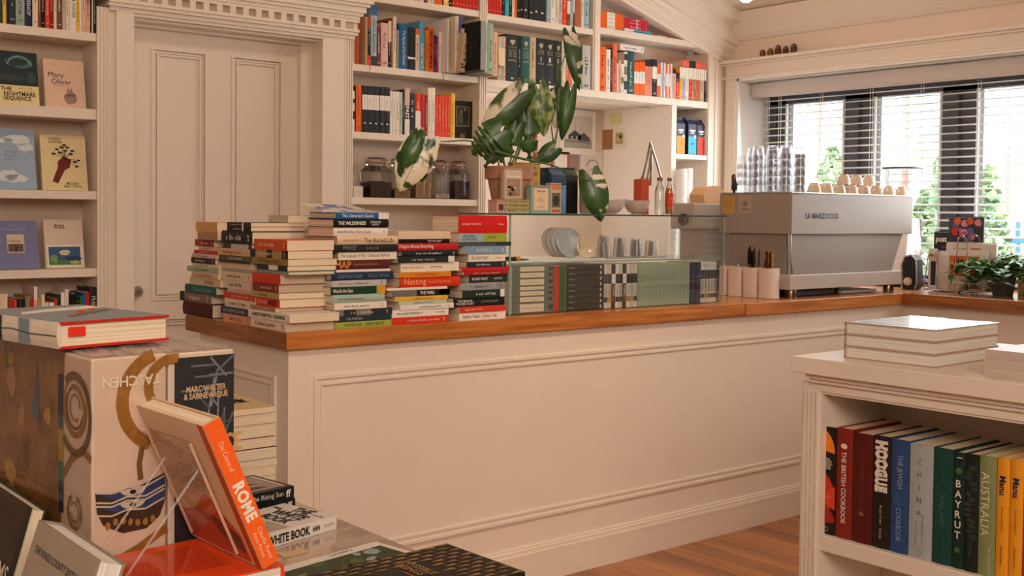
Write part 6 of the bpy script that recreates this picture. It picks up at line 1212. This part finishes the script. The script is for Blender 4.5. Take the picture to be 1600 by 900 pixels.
# cover side: brown mosaic field, coloured strips, ring curls near the corner
side.poly([(0, 0), (.80, 0), (.78, .5), (.81, 1), (0, 1)], 'x', 1, m=two_tone('6b4527', 'a9773f', (20, 26, 22), .3, .7, rough=.4, coat=.3, key='mosaic_brown'))
rd = random.Random(11)
for k in range(34): side.blob(rd.uniform(.05, .74), rd.uniform(.05, .95), rd.uniform(.015, .05), rd.uniform(.02, .07), rd.choice(['7a5a33', '9c7a3c', '5d4630', 'b78a45', '6f7f5f', '394a63', 'a0573a', '8a6a55', 'c49a4e']), 2, k, .35, 7)
side.blob(.38, .86, .04, .05, 'b38a72', 3, 3, .2); side.poly([(.55, .78), (.60, .95), (.62, .74)], '5a6a78', 3)
for k, (c, z0, z1) in enumerate((('28324a', .80, .93), ('3a6a55', .76, .80), ('b8903a', .66, .76), ('3f7a5f', .60, .66), ('28324a', .50, .60), ('2f4a72', .34, .40))): side.rect(.765, z0, .80, z1, c, 3)
side.poly([(.18, .34), (.3, .42), (.5, .36), (.62, .25), (.7, .1), (.3, .12)], '2f3b33', 3); side.poly([(.36, .3), (.42, .40), (.5, .32), (.5, .2), (.4, .18)], 'b5836b', 4); side.poly([(.3, .38), (.36, .44), (.42, .38)], '4f7a58', 4); side.poly([(.5, .36), (.62, .40), (.72, .22), (.6, .26)], 'c07f3a', 4)
for k in range(4): side.arc(.04, .45, .02+.018*k, -1.2, 1.6, .006, '5d4a38', 3)
for k in range(3): side.arc(.885, .84, .016+.010*k, .6*k, .6*k+5.4, .004, ('a9773f', '7d5a33', 'a9773f')[k], 2, 40)
side.arc(.885, .80, .046, -2.6, 1.7, .012, 'x', 2, 40) if 0 else None
def garc(F, a, b, r, t0, t1, wd, lvl=2, r1=None, m=GOLD):
    n = 40; r1 = r if r1 is None else r1; F.ribbon([((a*F.W+(r+(r1-r)*i/n)*math.cos(t0+(t1-t0)*i/n))/F.W, (b*F.H+(r+(r1-r)*i/n)*math.sin(t0+(t1-t0)*i/n))/F.H) for i in range(n+1)], wd, 'x', lvl, 'gold_band', m)
    m_ = F
garc(side, .885, .82, .048, -2.4, 2.2, .010, 3, m=GOLD2); garc(side, .885, .83, .030, -3.8, 1.9, .007, 3); garc(side, .88, .52, .020, -4.2, 1.2, .006, 3); garc(side, .88, .52, .012, -3, 2.6, .004, 3)
side.ribbon([(.80, .62), (.86, .68), (.94, .72), (1, .70)], .010, 'x', 3, 'gold_band', GOLD); side.ribbon([(.80, .30), (.88, .24), (.95, .22), (1, .22)], .012, 'x', 3, 'gold_band', GOLD)
for dz in (.13, .05): side.ribbon([(.80, dz+.02), (.9, dz), (1, dz+.01)], .012, 'x', 3, 'gold_band', GOLD)
# spine: big gold hoops, a dark oval band, leaf shapes
garc(spn, 1.02, .86, .060, 1.9, 4.3, .016, 2); garc(spn, 1.10, .90, .034, 1.4, 4.6, .012, 2); spn.ribbon([(.66, .72), (.62, .67), (.64, .62)], .007, 'x', 2, 'gold_band', GOLD2)
spn.poly([(.04, .60), (.3, .585), (.6, .60), (.97, .63), (.98, .55), (.9, .50), (.72, .468), (.4, .466), (.14, .50), (.06, .54)], '3b2718', 2, 'dark_oval')
for v0, c_ in ((.585, '26406f'), (.548, '26406f')): spn.poly([(.05, v0+.012), (.3, v0+.004), (.45, v0+.014), (.6, v0+.016), (.8, v0+.02), (.97, v0+.03), (.95, v0+.002), (.75, v0-.012), (.5, v0-.016), (.25, v0-.01)], c_, 3, 'blue_band')
for v0 in (.600, .571, .560, .532): spn.ribbon([(.05, v0), (.25, v0-.008), (.45, v0+.004), (.7, v0-.002), (.96, v0+.022)], .0022, 'cfc2b0', 4, 'pale_line')
for v in (.586, .547): spn.poly([(.36, v+.012)]+[(.53+.17*math.cos(PI+PI*q/10), v+.012+.022*math.sin(PI+PI*q/10)) for q in range(11)], 'cfc2b0', 4, 'pale_disc'); spn.blob(.53, v+.002, .045, .007, '1b1a1c', 5, 1, 0, 12, 'dark_disc')
for k in range(7): spn.blob(.2+.1*k, .497+.008*math.sin(k), .035, .012, 'a8752f', 4, k, .2, 8, 'gold_fleck')
spn.ribbon([(0, .395), (.3, .385), (.6, .41), (1, .46)], .011, 'x', 2, 'gold_band', GOLD); spn.ribbon([(0, .375), (.3, .35), (.6, .36), (1, .34)], .010, 'x', 2, 'gold_band', GOLD2)
spn.ribbon([(.55, .37), (.9, .36), (1.0, .30)], .012, 'x', 2, 'gold_band', GOLD2)
for a_ in ((.02, .3), (.3, .3)): spn.poly([(a_[0], a_[1]), (a_[0]+.24, a_[1]), (a_[0]+.12, a_[1]+.05)], '4f8a5a', 3, 'green_triangle')
garc(spn, .72, .32, .008, 0, 5, .004, 3, .014); spn.ribbon([(0, .24), (.4, .25), (.75, .21), (1, .12)], .015, 'x', 2, 'gold_band', GOLD)
spn.text('TASCHEN', .52, .925, .013, 'e9dcc2', .075, d=(-1, 0), lvl=4, bold=.02, name='lettering')
wrap = MB()
def crumple(x0, x1, y0, y1, z, n, amp, seed):
    rd2 = random.Random(seed); mb = MB(); 
    for j in range(n+1):
        for i in range(n+1): mb.v.append((x0+(x1-x0)*i/n, y0+(y1-y0)*j/n, z+rd2.uniform(.0004, amp)))
    for j in range(n):
        for i in range(n): b = j*(n+1)+i; mb.f += [(b, b+1, b+n+2), (b, b+n+2, b+n+1)]
    return mb
WR = glass_mat((.99, .985, .98), .16, 'shrink', .16, .05, .10)
obj('plastic_wrap', crumple(.001, BT-.001, .0, BW, BH+.0005, 14, .004, 3), WR, sb)
def vcrumple(F, n, m_, amp, seed, lvl=.002):
    rd2 = random.Random(seed); mb = MB()
    for j in range(m_+1):
        for i in range(n+1): mb.v.append(tuple(F.o+F.u*(F.W*i/n)+F.v*(F.H*j/m_)+F.n*(lvl+rd2.uniform(0, amp)*(1 if 0 < i < n else 0))))
    for j in range(m_):
        for i in range(n): b = j*(n+1)+i; mb.f += [(b, b+1, b+n+2), (b, b+n+2, b+n+1)] if (i+j) % 2 else [(b, b+1, b+n+1), (b+1, b+n+2, b+n+1)]
    return mb
WR2 = glass_mat((.995, .99, .985), .10, 'shrink_side', .10, .03)
obj('plastic_wrap', vcrumple(side, 16, 16, .0015, 4), WR2, sb); obj('plastic_wrap', vcrumple(spn, 6, 16, .0015, 5), WR2, sb)
# second boxed book, dark with lattice print
F0 = BM @ Vector((BT+.004, .004, 0)); fb = thing('slipcase_book', 'boxed dark book with gold lettering and criss-cross print in plastic wrap', 'book', mtx=Matrix.Translation(F0) @ ln(bxr))
fa = P(329.5, 560, 'Y', 1.43).x; FT = .092; FH = BH-.002
obj('case', MB().box(0, FT, 0, .40, 0, FH), mat('e0cdb6', .5, .03), fb, bevel=.002); ff = Frame(fb, (0, 0, 0), (1, 0, 0), (0, 0, 1), FT, FH)
ff.rect(.09, 0, 1, .985, '20282c', 1, 'spine_print'); rd = random.Random(2)
for k in range(26):
    v = rd.uniform(.5, .98); u = rd.uniform(.12, .9); du, dv = rd.choice(((.3, .06), (.25, -.07), (.1, .12), (.42, .0), (.02, .16), (.2, .1)))
    ff.ribbon([(max(.1, u-du/2), min(.98, v-dv/2)), (min(.98, u+du/2), min(.98, v+dv/2))], .0026, ['6c7478', '565e62', '858c8e'][k % 3], 2, 'lattice_line')
ff.text('MARC WALTER\n& SABINE ARQUE', .56, .87, .0078, 'd9b98c', .062, lvl=4, bold=.03, name='lettering'); ff.text('FRANCE', .66, .70, .024, 'c9a268', .085, lvl=4, bold=.03, name='lettering'); ff.text('1900', .66, .60, .022, 'c9a268', .06, lvl=4, bold=.03, name='lettering')
obj('plastic_wrap', crumple(.001, FT-.001, .0, .40, FH+.0005, 12, .006, 8), WR, fb); obj('plastic_wrap', vcrumple(ff, 6, 18, .0018, 9), WR2, fb)
# red and grey hardback lying on top of the boxed book
A = P(91, 545.5, 'Z', 1.1465); ga = math.radians(-2); GT = .0335
gM = Matrix.Translation((A.x+.001, A.y, 1.146)) @ ln(-math.radians(6)*0+math.radians(10)) @ LX
rg = book('grey hardback with red edges lying on the ornamented boxed book', None, GT, .235, .155, 'd9cbb8', gM, hard=True, style='n')
rg[1].rect(0, .30, 1, .42, '7f8d92', 1, 'spine_band'); rg[1].rect(0, .62, 1, .86, '2b2826', 1, 'spine_band'); rg[1].ribbon([(.5, 0), (.45, .3), (.55, .5), (.5, .62)], .0012, '2b2826', 2, 'drawn_line'); rg[1].ribbon([(.5, .86), (.4, .95), (.5, 1)], .0012, '2b2826', 2, 'drawn_line')
c = rg[3]; c.rect(0, 0, 1, 1, '8b9496', 1, 'cover_print'); c.poly([(.1, .55), (.4, .62), (.98, .70), (.98, .86), (.5, .78), (.2, .68)], 'efe4d2', 2)
for u, v in ((.35, .3), (.52, .42), (.62, .52), (.8, .62)): c.poly([(u-.05, v-.04), (u+.03, v-.02), (u+.07, v+.05), (u-.01, v+.03)], 'd9503a', 3)
c.poly([(.3, .22), (.9, .5), (.9, .58), (.5, .42)], '6f6a5f', 2)
RED = mat('c4241c', .4); g_ = rg[0]
obj('red_endpaper', MB().box(.0022, .0032, .003, .1545, -.0004, .0002).box(GT-.0034, GT-.0022, .003, .1545, -.0004, .0002), RED, g_); obj('red_edge', MB().box(-.0003, .0024, .0005, .155, -.0008, 0).box(GT-.0024, GT+.0003, .0005, .155, -.0008, 0), RED, g_)
obj('red_flap', MB().box(GT*.45, GT*.8, .012, .035, -.0009, -.0002), mat('e8321c', .4), g_)
# orange hardbacks lying, one book propped on a clear stand above them
OT = P(443, 881, 'Z', .90); oa = math.atan2(OT.x-P(292, 838, 'Z', .9).x, P(292, 838, 'Z', .9).y-OT.y)
for k in range(3):
    t = (.90-T0)/3; z = T0+t*(2-k)
    M_ = Matrix.Translation((OT.x, OT.y, z)) @ ln(.06) @ Matrix(((0, -1, 0, 0), (0, 0, -1, 0), (1, 0, 0, 0), (0, 0, 0, 1))) @ Matrix.Translation((0, 0, -.165))
    ob = book(f'glossy orange hardback, {ordn(k+1)} from the top under the propped book', 'orange hardbacks under the propped book', t-.0004, .165, .185, 'e2491a', M_, hard=True, pages='w', style='n', rough=.25)
    
xv = Vector((.9179, .029, .3958)).normalized(); zv = Vector((-.3957, -.0114, .9183)); zv = (zv-xv*zv.dot(xv)).normalized(); yv = zv.cross(xv)
RO = Vector((.6192, 1.2087, .9012)); RM = Matrix(((xv.x, yv.x, zv.x, RO.x), (xv.y, yv.y, zv.y, RO.y), (xv.z, yv.z, zv.z, RO.z), (0, 0, 0, 1)))
rt, rw, rh = .0223, .2064, .193
rb = book('orange-spined hardback propped open to view on a clear stand, pale back cover', None, rt, rh, rw, 'd8b896', RM, hard=True, spine='f2641a', style='n', title=[('ROME', 'f3e3cf', .45, .26, .62, dict(bold=.05, sp=1.1)), ('One Course of', 'f3c9a0', .76, .2, .3), ('Claudia Rossi', 'f3c9a0', .15, .22, .26, dict(x=.65)), ('Anna Pavani', 'f3c9a0', .16, .2, .22, dict(x=.3))])
bc = rb[2]
bc.rect(0, 0, .93, 1, 'd8b896', 1, 'cover_print'); bc.rect(.93, 0, 1.0, 1, 'b8480f', 1, 'hinge_strip')
for k in range(15): bc.prnt(.47+.01*math.sin(k), .84-.026*k, .0034, '8f6f57', bc.W*(.60+.06*math.sin(k*2.1)), seed=k % 5, lvl=2)
bc.poly([(.04, .02), (.9, .02), (.9, .22), (.62, .46), (.40, .30), (.2, .24), (.04, .28)], 'c4522a', 2); bc.poly([(.52, .3), (.66, .46), (.70, .28)], 'd9481c', 3); bc.poly([(.55, .3), (.74, .26), (.78, .12), (.62, .16)], '5b3328', 3); bc.poly([(.78, .24), (.88, .2), (.88, .08), (.8, .1)], '5b3328', 3); bc.prnt(.72, .06, .003, 'e8b090', .05, lvl=4)
st = thing('book_stand', 'clear acrylic stand holding up the orange-spined book', 'stand', (.52, 1.30, .9006))
def loc_(m_): return Matrix.Translation(-Vector((.52, 1.30, .9006))) @ m_
o = obj('back_plate', MB().box(-.0062, -.0032, .045, .165, .012, .165), ACRY, st, mtx=loc_(RM))
o = obj('edge_strip', MB().box(-.0064, -.003, .0441, .045, .012, .165).box(-.0064, -.003, .165, .1656, .012, .165), mat('c9a78c', .15, .02, coat=.6), st, mtx=loc_(RM))
for y_ in (1.255, 1.345):
    p0 = RM @ Vector((-.008, y_-1.2087, .13)); p1 = Vector((.470, y_, .9025)); o = obj('prop_leg', MB().tube([tuple(p0), tuple(p1)], .0016, 6), glass_mat((.93, .86, .8), .02, 'acrylic_leg', .2, .0, .16), st, mtx=loc_(Matrix()))
obj('foot_plate', MB().box(.464, .600, 1.25, 1.35, .9006, .9022), ACRY, st, mtx=loc_(Matrix()))
# books leaning, covers to the left
def leaner(label, TL, L, h, t, lean, c, **k):
    th = math.radians(lean); x_ = Vector((-math.cos(th), 0, math.sin(th))); z_ = Vector((math.sin(th), 0, math.cos(th))); y_ = z_.cross(x_); O = TL-x_*t-z_*h
    M_ = Matrix(((x_.x, y_.x, z_.x, O.x), (x_.y, y_.y, z_.y, O.y), (x_.z, y_.z, z_.z, O.z), (0, 0, 0, 1)))
    return book(label, 'books leaning against the boxed books', t, h, L, c, M_, hard=True, style='n', **k)
kc = leaner('grey-beige hardback with distillery lettering leaning at the bottom left', P(67, 811, 'Z', .95)+Vector((-.004, 0, 0)), .20, .232, .030, 18, '8f8678', pages='w')
f = kc[3]; f.rect(0, 0, 1, 1, 'a39684', 1, 'cover_print'); f.text('THE KINGS COUNTY DISTILLERY', .5, .87, .0085, '3d342c', .165, lvl=3, bold=.01); f.blob(.5, .62, .12, .09, '5f5346', 2, 1, .05, name='bottle_top'); f.blob(.5, .71, .10, .045, 'b8a58c', 3, 2, .04); f.rect(.40, .62, .60, .67, '2b231d', 4); f.blob(.5, .69, .07, .02, 'e0d2bd', 4, 3, .05); f.rect(.42, .3, .58, .6, '6b5c4a', 2)
te = leaner('dark wood-brown hardback with pale lettering at the left edge', P(74.5, 788, 'Z', .945)+Vector((-.022, .235, 0)), .24, .225, .02, 16, '2d2f2b')
f = te[3]; f.rect(0, 0, .965, 1, 'x', 1, 'cover_print', m=two_tone('2b1f17', '3f2f22', (4, 60, 4), .35, .65, rough=.45, key='dark_wood')); f.text('TERRARIUMS', .55, .60, .024, 'd8cbb6', .2, lvl=3, bold=.01); f.prnt(.6, .48, .007, 'b0a390', .1, lvl=3); f.prnt(.6, .43, .007, 'b0a390', .09, lvl=3, seed=3)
f.rect(.45, .1, .8, .36, '4f4336', 2); f.arc(.62, .23, .03, 0, 6.28, .001, 'b0a390', 3)
for k in range(4):
    A = P(4, 868, 'Z', .90); book(f'thin pale booklet, {ordn(k+1)} from the front at the bottom left corner', 'booklets at the bottom left corner', .006, .165, .11, ['light_grey', 'cream', 'light_grey', 'ivory'][k], Matrix.Translation((A.x-.10+.008*k, A.y+.05, T0)) @ ln(PI), pages='w', style='n')
# white paperback, glossy
A = P(525.5, 826, 'Z', .7315); wa = math.radians(13)
wb = book('white paperback with bold black lettering lying on the glossy table', None, .025, .212, .145, 'ece4da', Matrix.Translation((A.x, A.y, T0)) @ ln(wa) @ LY, pages='w', style='n', rough=.3,
  title=[('THE WHITE BOOK', 'black', .62, .62, .62, dict(bold=.035)), ('HAN', 'black', .24, .08, .36, dict(bold=.04)), ('GRANTA', 'grey', .09, .12, .22)])
f = wb[3]
def tcov(F, t, a, b, h, c, mw, **k): F.text(t, a, b, h, c, mw, d=(0, 1), **k)
# cover read from the far side: text runs from tail to head
f.rect(.06, .50, .94, .98, 'b9a99a', 1, 'cover_picture')
for k in range(8): f.arc(.3+.06*k, .6+.04*(k % 4), .010+.002*k, .6*k, .6*k+2.6, .0018, ['3a332e', 'efe6da', '6a5c50'][k % 3], 2, 10)
f.text('THE\nWHITE\nBOOK', .48, .25, .028, 'black', .085, d=(-1, -.0), lvl=3, bold=.03); f.prnt(.16, .12, .008, 'black', .03, lvl=3, d=(-1, 0)); f.text('FRE', .86, .16, .010, 'black', .025, d=(-1, 0), lvl=3, bold=.03)
# black paperbacks and the tan pile behind
A = P(462, 797, 'Z', T0)
for k in range(2):
    kb = book(('lower' if k == 0 else 'upper')+' black-spined photograph-covered paperback beside the white one', 'black paperbacks beside the white one', .024, .2, .135, '1b1c1d', Matrix.Translation((A.x-.003*k, A.y+.002, T0+.0245*k)) @ ln(math.radians(9)) @ LY, pages='w', style='n', rough=.35, title=[('They Face the Rising Sun', 'e8e0d4', .46, .66, .42), ('ff', 'e8e0d4', .07, .06, .6, dict(bold=.03))])
f = kb[3]; f.rect(.10, .05, .92, .95, 'a89284', 1, 'cover_picture'); f.rect(.10, .05, .92, .08, 'e0d2c2', 2)
for k in range(7): f.poly([(.2+.08*k, .2), (.28+.08*k, .3+.05*(k % 3)), (.24+.08*k, .7), (.18+.08*k, .6)], ['5a4a40', '7c695c', 'c2ae9d'][k % 3], 2, 'printed_shape')
Yn = 2.15; xa = P(352, 690, 'Y', Yn).x; xb = P(431, 690, 'Y', Yn).x; top = P(431, 634, 'Y', Yn).z
ths = [.012, .021, .026, .02, .022, .014, .02, .016, .02]; sm = top-T0; ths += [(sm-sum(ths))/3]*3 if sm > sum(ths)+.02 else []
kf = sm/sum(ths); z = T0+sm
cc = ['d9b889', 'dcb9a5', '6b2c22', 'a8271f', '34383b', 'cream', 'beige', 'c9a27e', 'brown', 'tan', 'navy', 'rust']
for i, t in enumerate(ths):
    t *= kf; z -= t; off = random.uniform(-.004, .006)
    tp = book(short(['tan sketch-covered', 'pinkish', 'brown', 'red', 'charcoal', 'cream', 'beige', 'sandy', 'brown', 'tan', 'navy', 'rust'][i], f'paperback, {ordn(i+1)} from the top of the pile beside the counter end'), 'paperbacks piled beside the counter end', t-.0003, .2, xb-xa-off*.3, cc[i], Matrix.Translation((xa+off, Yn+random.uniform(0, .006), z)) @ LX, style='n' if i != 2 else '')
    if i == 0:
        f = tp[3]
        for k in range(60): a_ = random.uniform(.25, .8); f.ribbon([(a_, .35+random.uniform(0, .2)), (a_+random.uniform(-.08, .12), .5+random.uniform(-.14, .14))], .003, ['3f4a22', '5d6a2c', '2b331a'][k % 3], 2, 'brush_stroke')
        for k in range(30): f.ribbon([(.1+.028*k, .72), (.11+.028*k, .78)], .0008, '4a3a22', 2, 'pen_stroke')
# big flat books at the front
def flat(label, px_, zt, t, L, D, ang, c, **k):
    """far corner seen at pixel px_; runs left (L) and toward the lens (D)"""
    A = P(px_[0], px_[1], 'Z', zt)
    M_ = Matrix.Translation((A.x, A.y, zt-t)) @ ln(ang) @ Matrix(((0, 0, -1, 0), (0, 1, 0, 0), (1, 0, 0, 0), (0, 0, 0, 1))) @ Matrix.Translation((0, -D, 0))
    return book(label, 'large flat books at the front of the table', t, L, D, c, M_, hard=False, style='n', **k)
ga = flat('large thin garden picture book with a white border lying flat', (588, 846), T0+.012, .0118, .30, .235, math.radians(9), 'ece3d6', pages='w')
f = ga[3]; f.rect(.03, .04, .90, .97, '3e4a2c', 1, 'cover_picture'); f.rect(.90, .04, 1, .97, 'ece3d6', 2)
rd = random.Random(4)
for k in range(46): f.blob(rd.uniform(.08, .86), rd.uniform(.08, .93), rd.uniform(.02, .06), rd.uniform(.015, .05), rd.choice(['2c3720', '56652f', '77854a', '8d8a3c', '3a4a3f', '9fa8ae', '4a5a30']), 2, k, .4, 9)
for a_, b_ in ((.3, .3), (.45, .5), (.25, .65)): f.arc(a_, b_, .03, -.6, 2.6, .004, 'e9dcc0', 4)
f.blob(.5, .25, .1, .07, 'bcc4cc', 4, 3, .45, 12); f.blob(.35, .75, .07, .06, '8fa3b3', 4, 5, .45, 12); f.text('CANOPY', .955, .3, .009, '6a5c50', .05, d=(0, 1), lvl=4)
cb = flat('coral book peeking out under the dark gold-patterned one', (705, 862), T0+.0235+.012*0, .023, .22, .17, math.radians(2), 'd9605a')
cb[0].location.x += .006; cb[0].location.y -= .012
zt = T0+.0235+.031
db = flat('thick dark book printed with gold brush flames lying at the front', (698, 849), zt, .0305, .26, .19, math.radians(2), '221f1b')
f = db[3]; rd = random.Random(9)
for r_i in range(13):
    for k in range(9):
        u = .03+.078*r_i; v = .05+.105*k+(.05 if r_i % 2 else 0)
        if u > .98 or v > .97 or (.35 < v < .75 and .32 < u < .72): continue
        f.poly([(u-.022, v-.035), (u+.022, v-.030), (u+.012, v+.01), (u+.002, v+.045), (u-.012, v+.012)], rd.choice(['8a6a3c', '9c7a48', '75592f', 'a5834c']), 2, 'gold_flame')
f.text('INVISIBLE\nBEINGS', .60, .46, .014, '9c7a48', .09, d=(-1, 0), lvl=3, bold=.02); f.text('A HIDDEN HISTORY', .45, .55, .006, 'c06a50', .06, d=(-1, 0), lvl=3); f.blob(.36, .68, .04, .03, 'c23a2a', 3, 1, .2); f.text('AGENTS', .4, .66, .012, 'e0d6c8', .05, d=(-1, 0), lvl=3, bold=.02)
o = obj('paper_scrap', MB().prism([(0, 0), (.05, .005), (.052, .035), (.03, .03), (.004, .04)], 0, .0005, 'z'), mat('dcb98a', .8), None); q = P(440, 870, 'Z', T0); o.location = (q.x, q.y-.01, T0+.0002); tag(o, 'small torn tan paper on the glossy table below the white paperback', 'paper')

# ceiling lamp just above the frame
LP = P(1166, -8, 'X', 4.15); lz = cz(LP.x)
lm = thing('ceiling_lamp', 'round white ceiling lamp at the top edge of the photo', 'lamp', (LP.x, LP.y, LP.z))
obj('bulb', MB().ball((0, 0, 0), .035, 20, 12), emit_mat((1, .82, .6), 14), lm, True); obj('socket', MB().lathe([(.02, .03), (.03, .04), (.03, .07), (.008, .075), (.008, max(.08, lz-LP.z))], seg=16), mat('e8e0d8', .4), lm, True)
def lamp(name, loc, e, target=None, col=(1, .80, .60), spot=None):
    return add_light('SPOT', name, loc, e, col, target=target, spot_size=spot or 1.9, spot_blend=.8, shadow_soft_size=.06)
add_light('POINT', 'ceiling_lamp_light', (LP.x, LP.y, LP.z-.06), 6, (1, .78, .55), shadow_soft_size=.04)
for i, (x_, y_, t_, e_) in enumerate(((1.35, 3.45, (1.4, 4.6, 1.2), 11), (2.9, 3.3, (2.9, 4.6, 1.3), 13), (.55, .9, (.6, 1.5, .8), 5), (1.75, 1.45, (2.2, 3.1, .55), 62), (3.1, 1.6, (3.5, 3.1, .55), 50))):  # last three spots are unseen lamps added to brighten table and counter
    z_ = min(cz(x_)-.12, 2.95); lt = thing('spot_lamp', f'ceiling spotlight {["facing the left bookcase and door", "facing the shelves right of the door", "added as fill above the display table", "added to brighten the counter front", "added to brighten the far counter front"][i]}', 'lamp', (x_, y_, z_))
    obj('can', MB().lathe([(.045, -.05), (.05, -.045), (.05, .04), (.02, .06), (.01, .06), (.01, cz(x_)-z_)], seg=18), mat('e6e0d8', .4), lt, True)
    lamp('spot_light', (x_, y_, z_-.06), e_, t_, spot=1.15 if i > 2 else None)
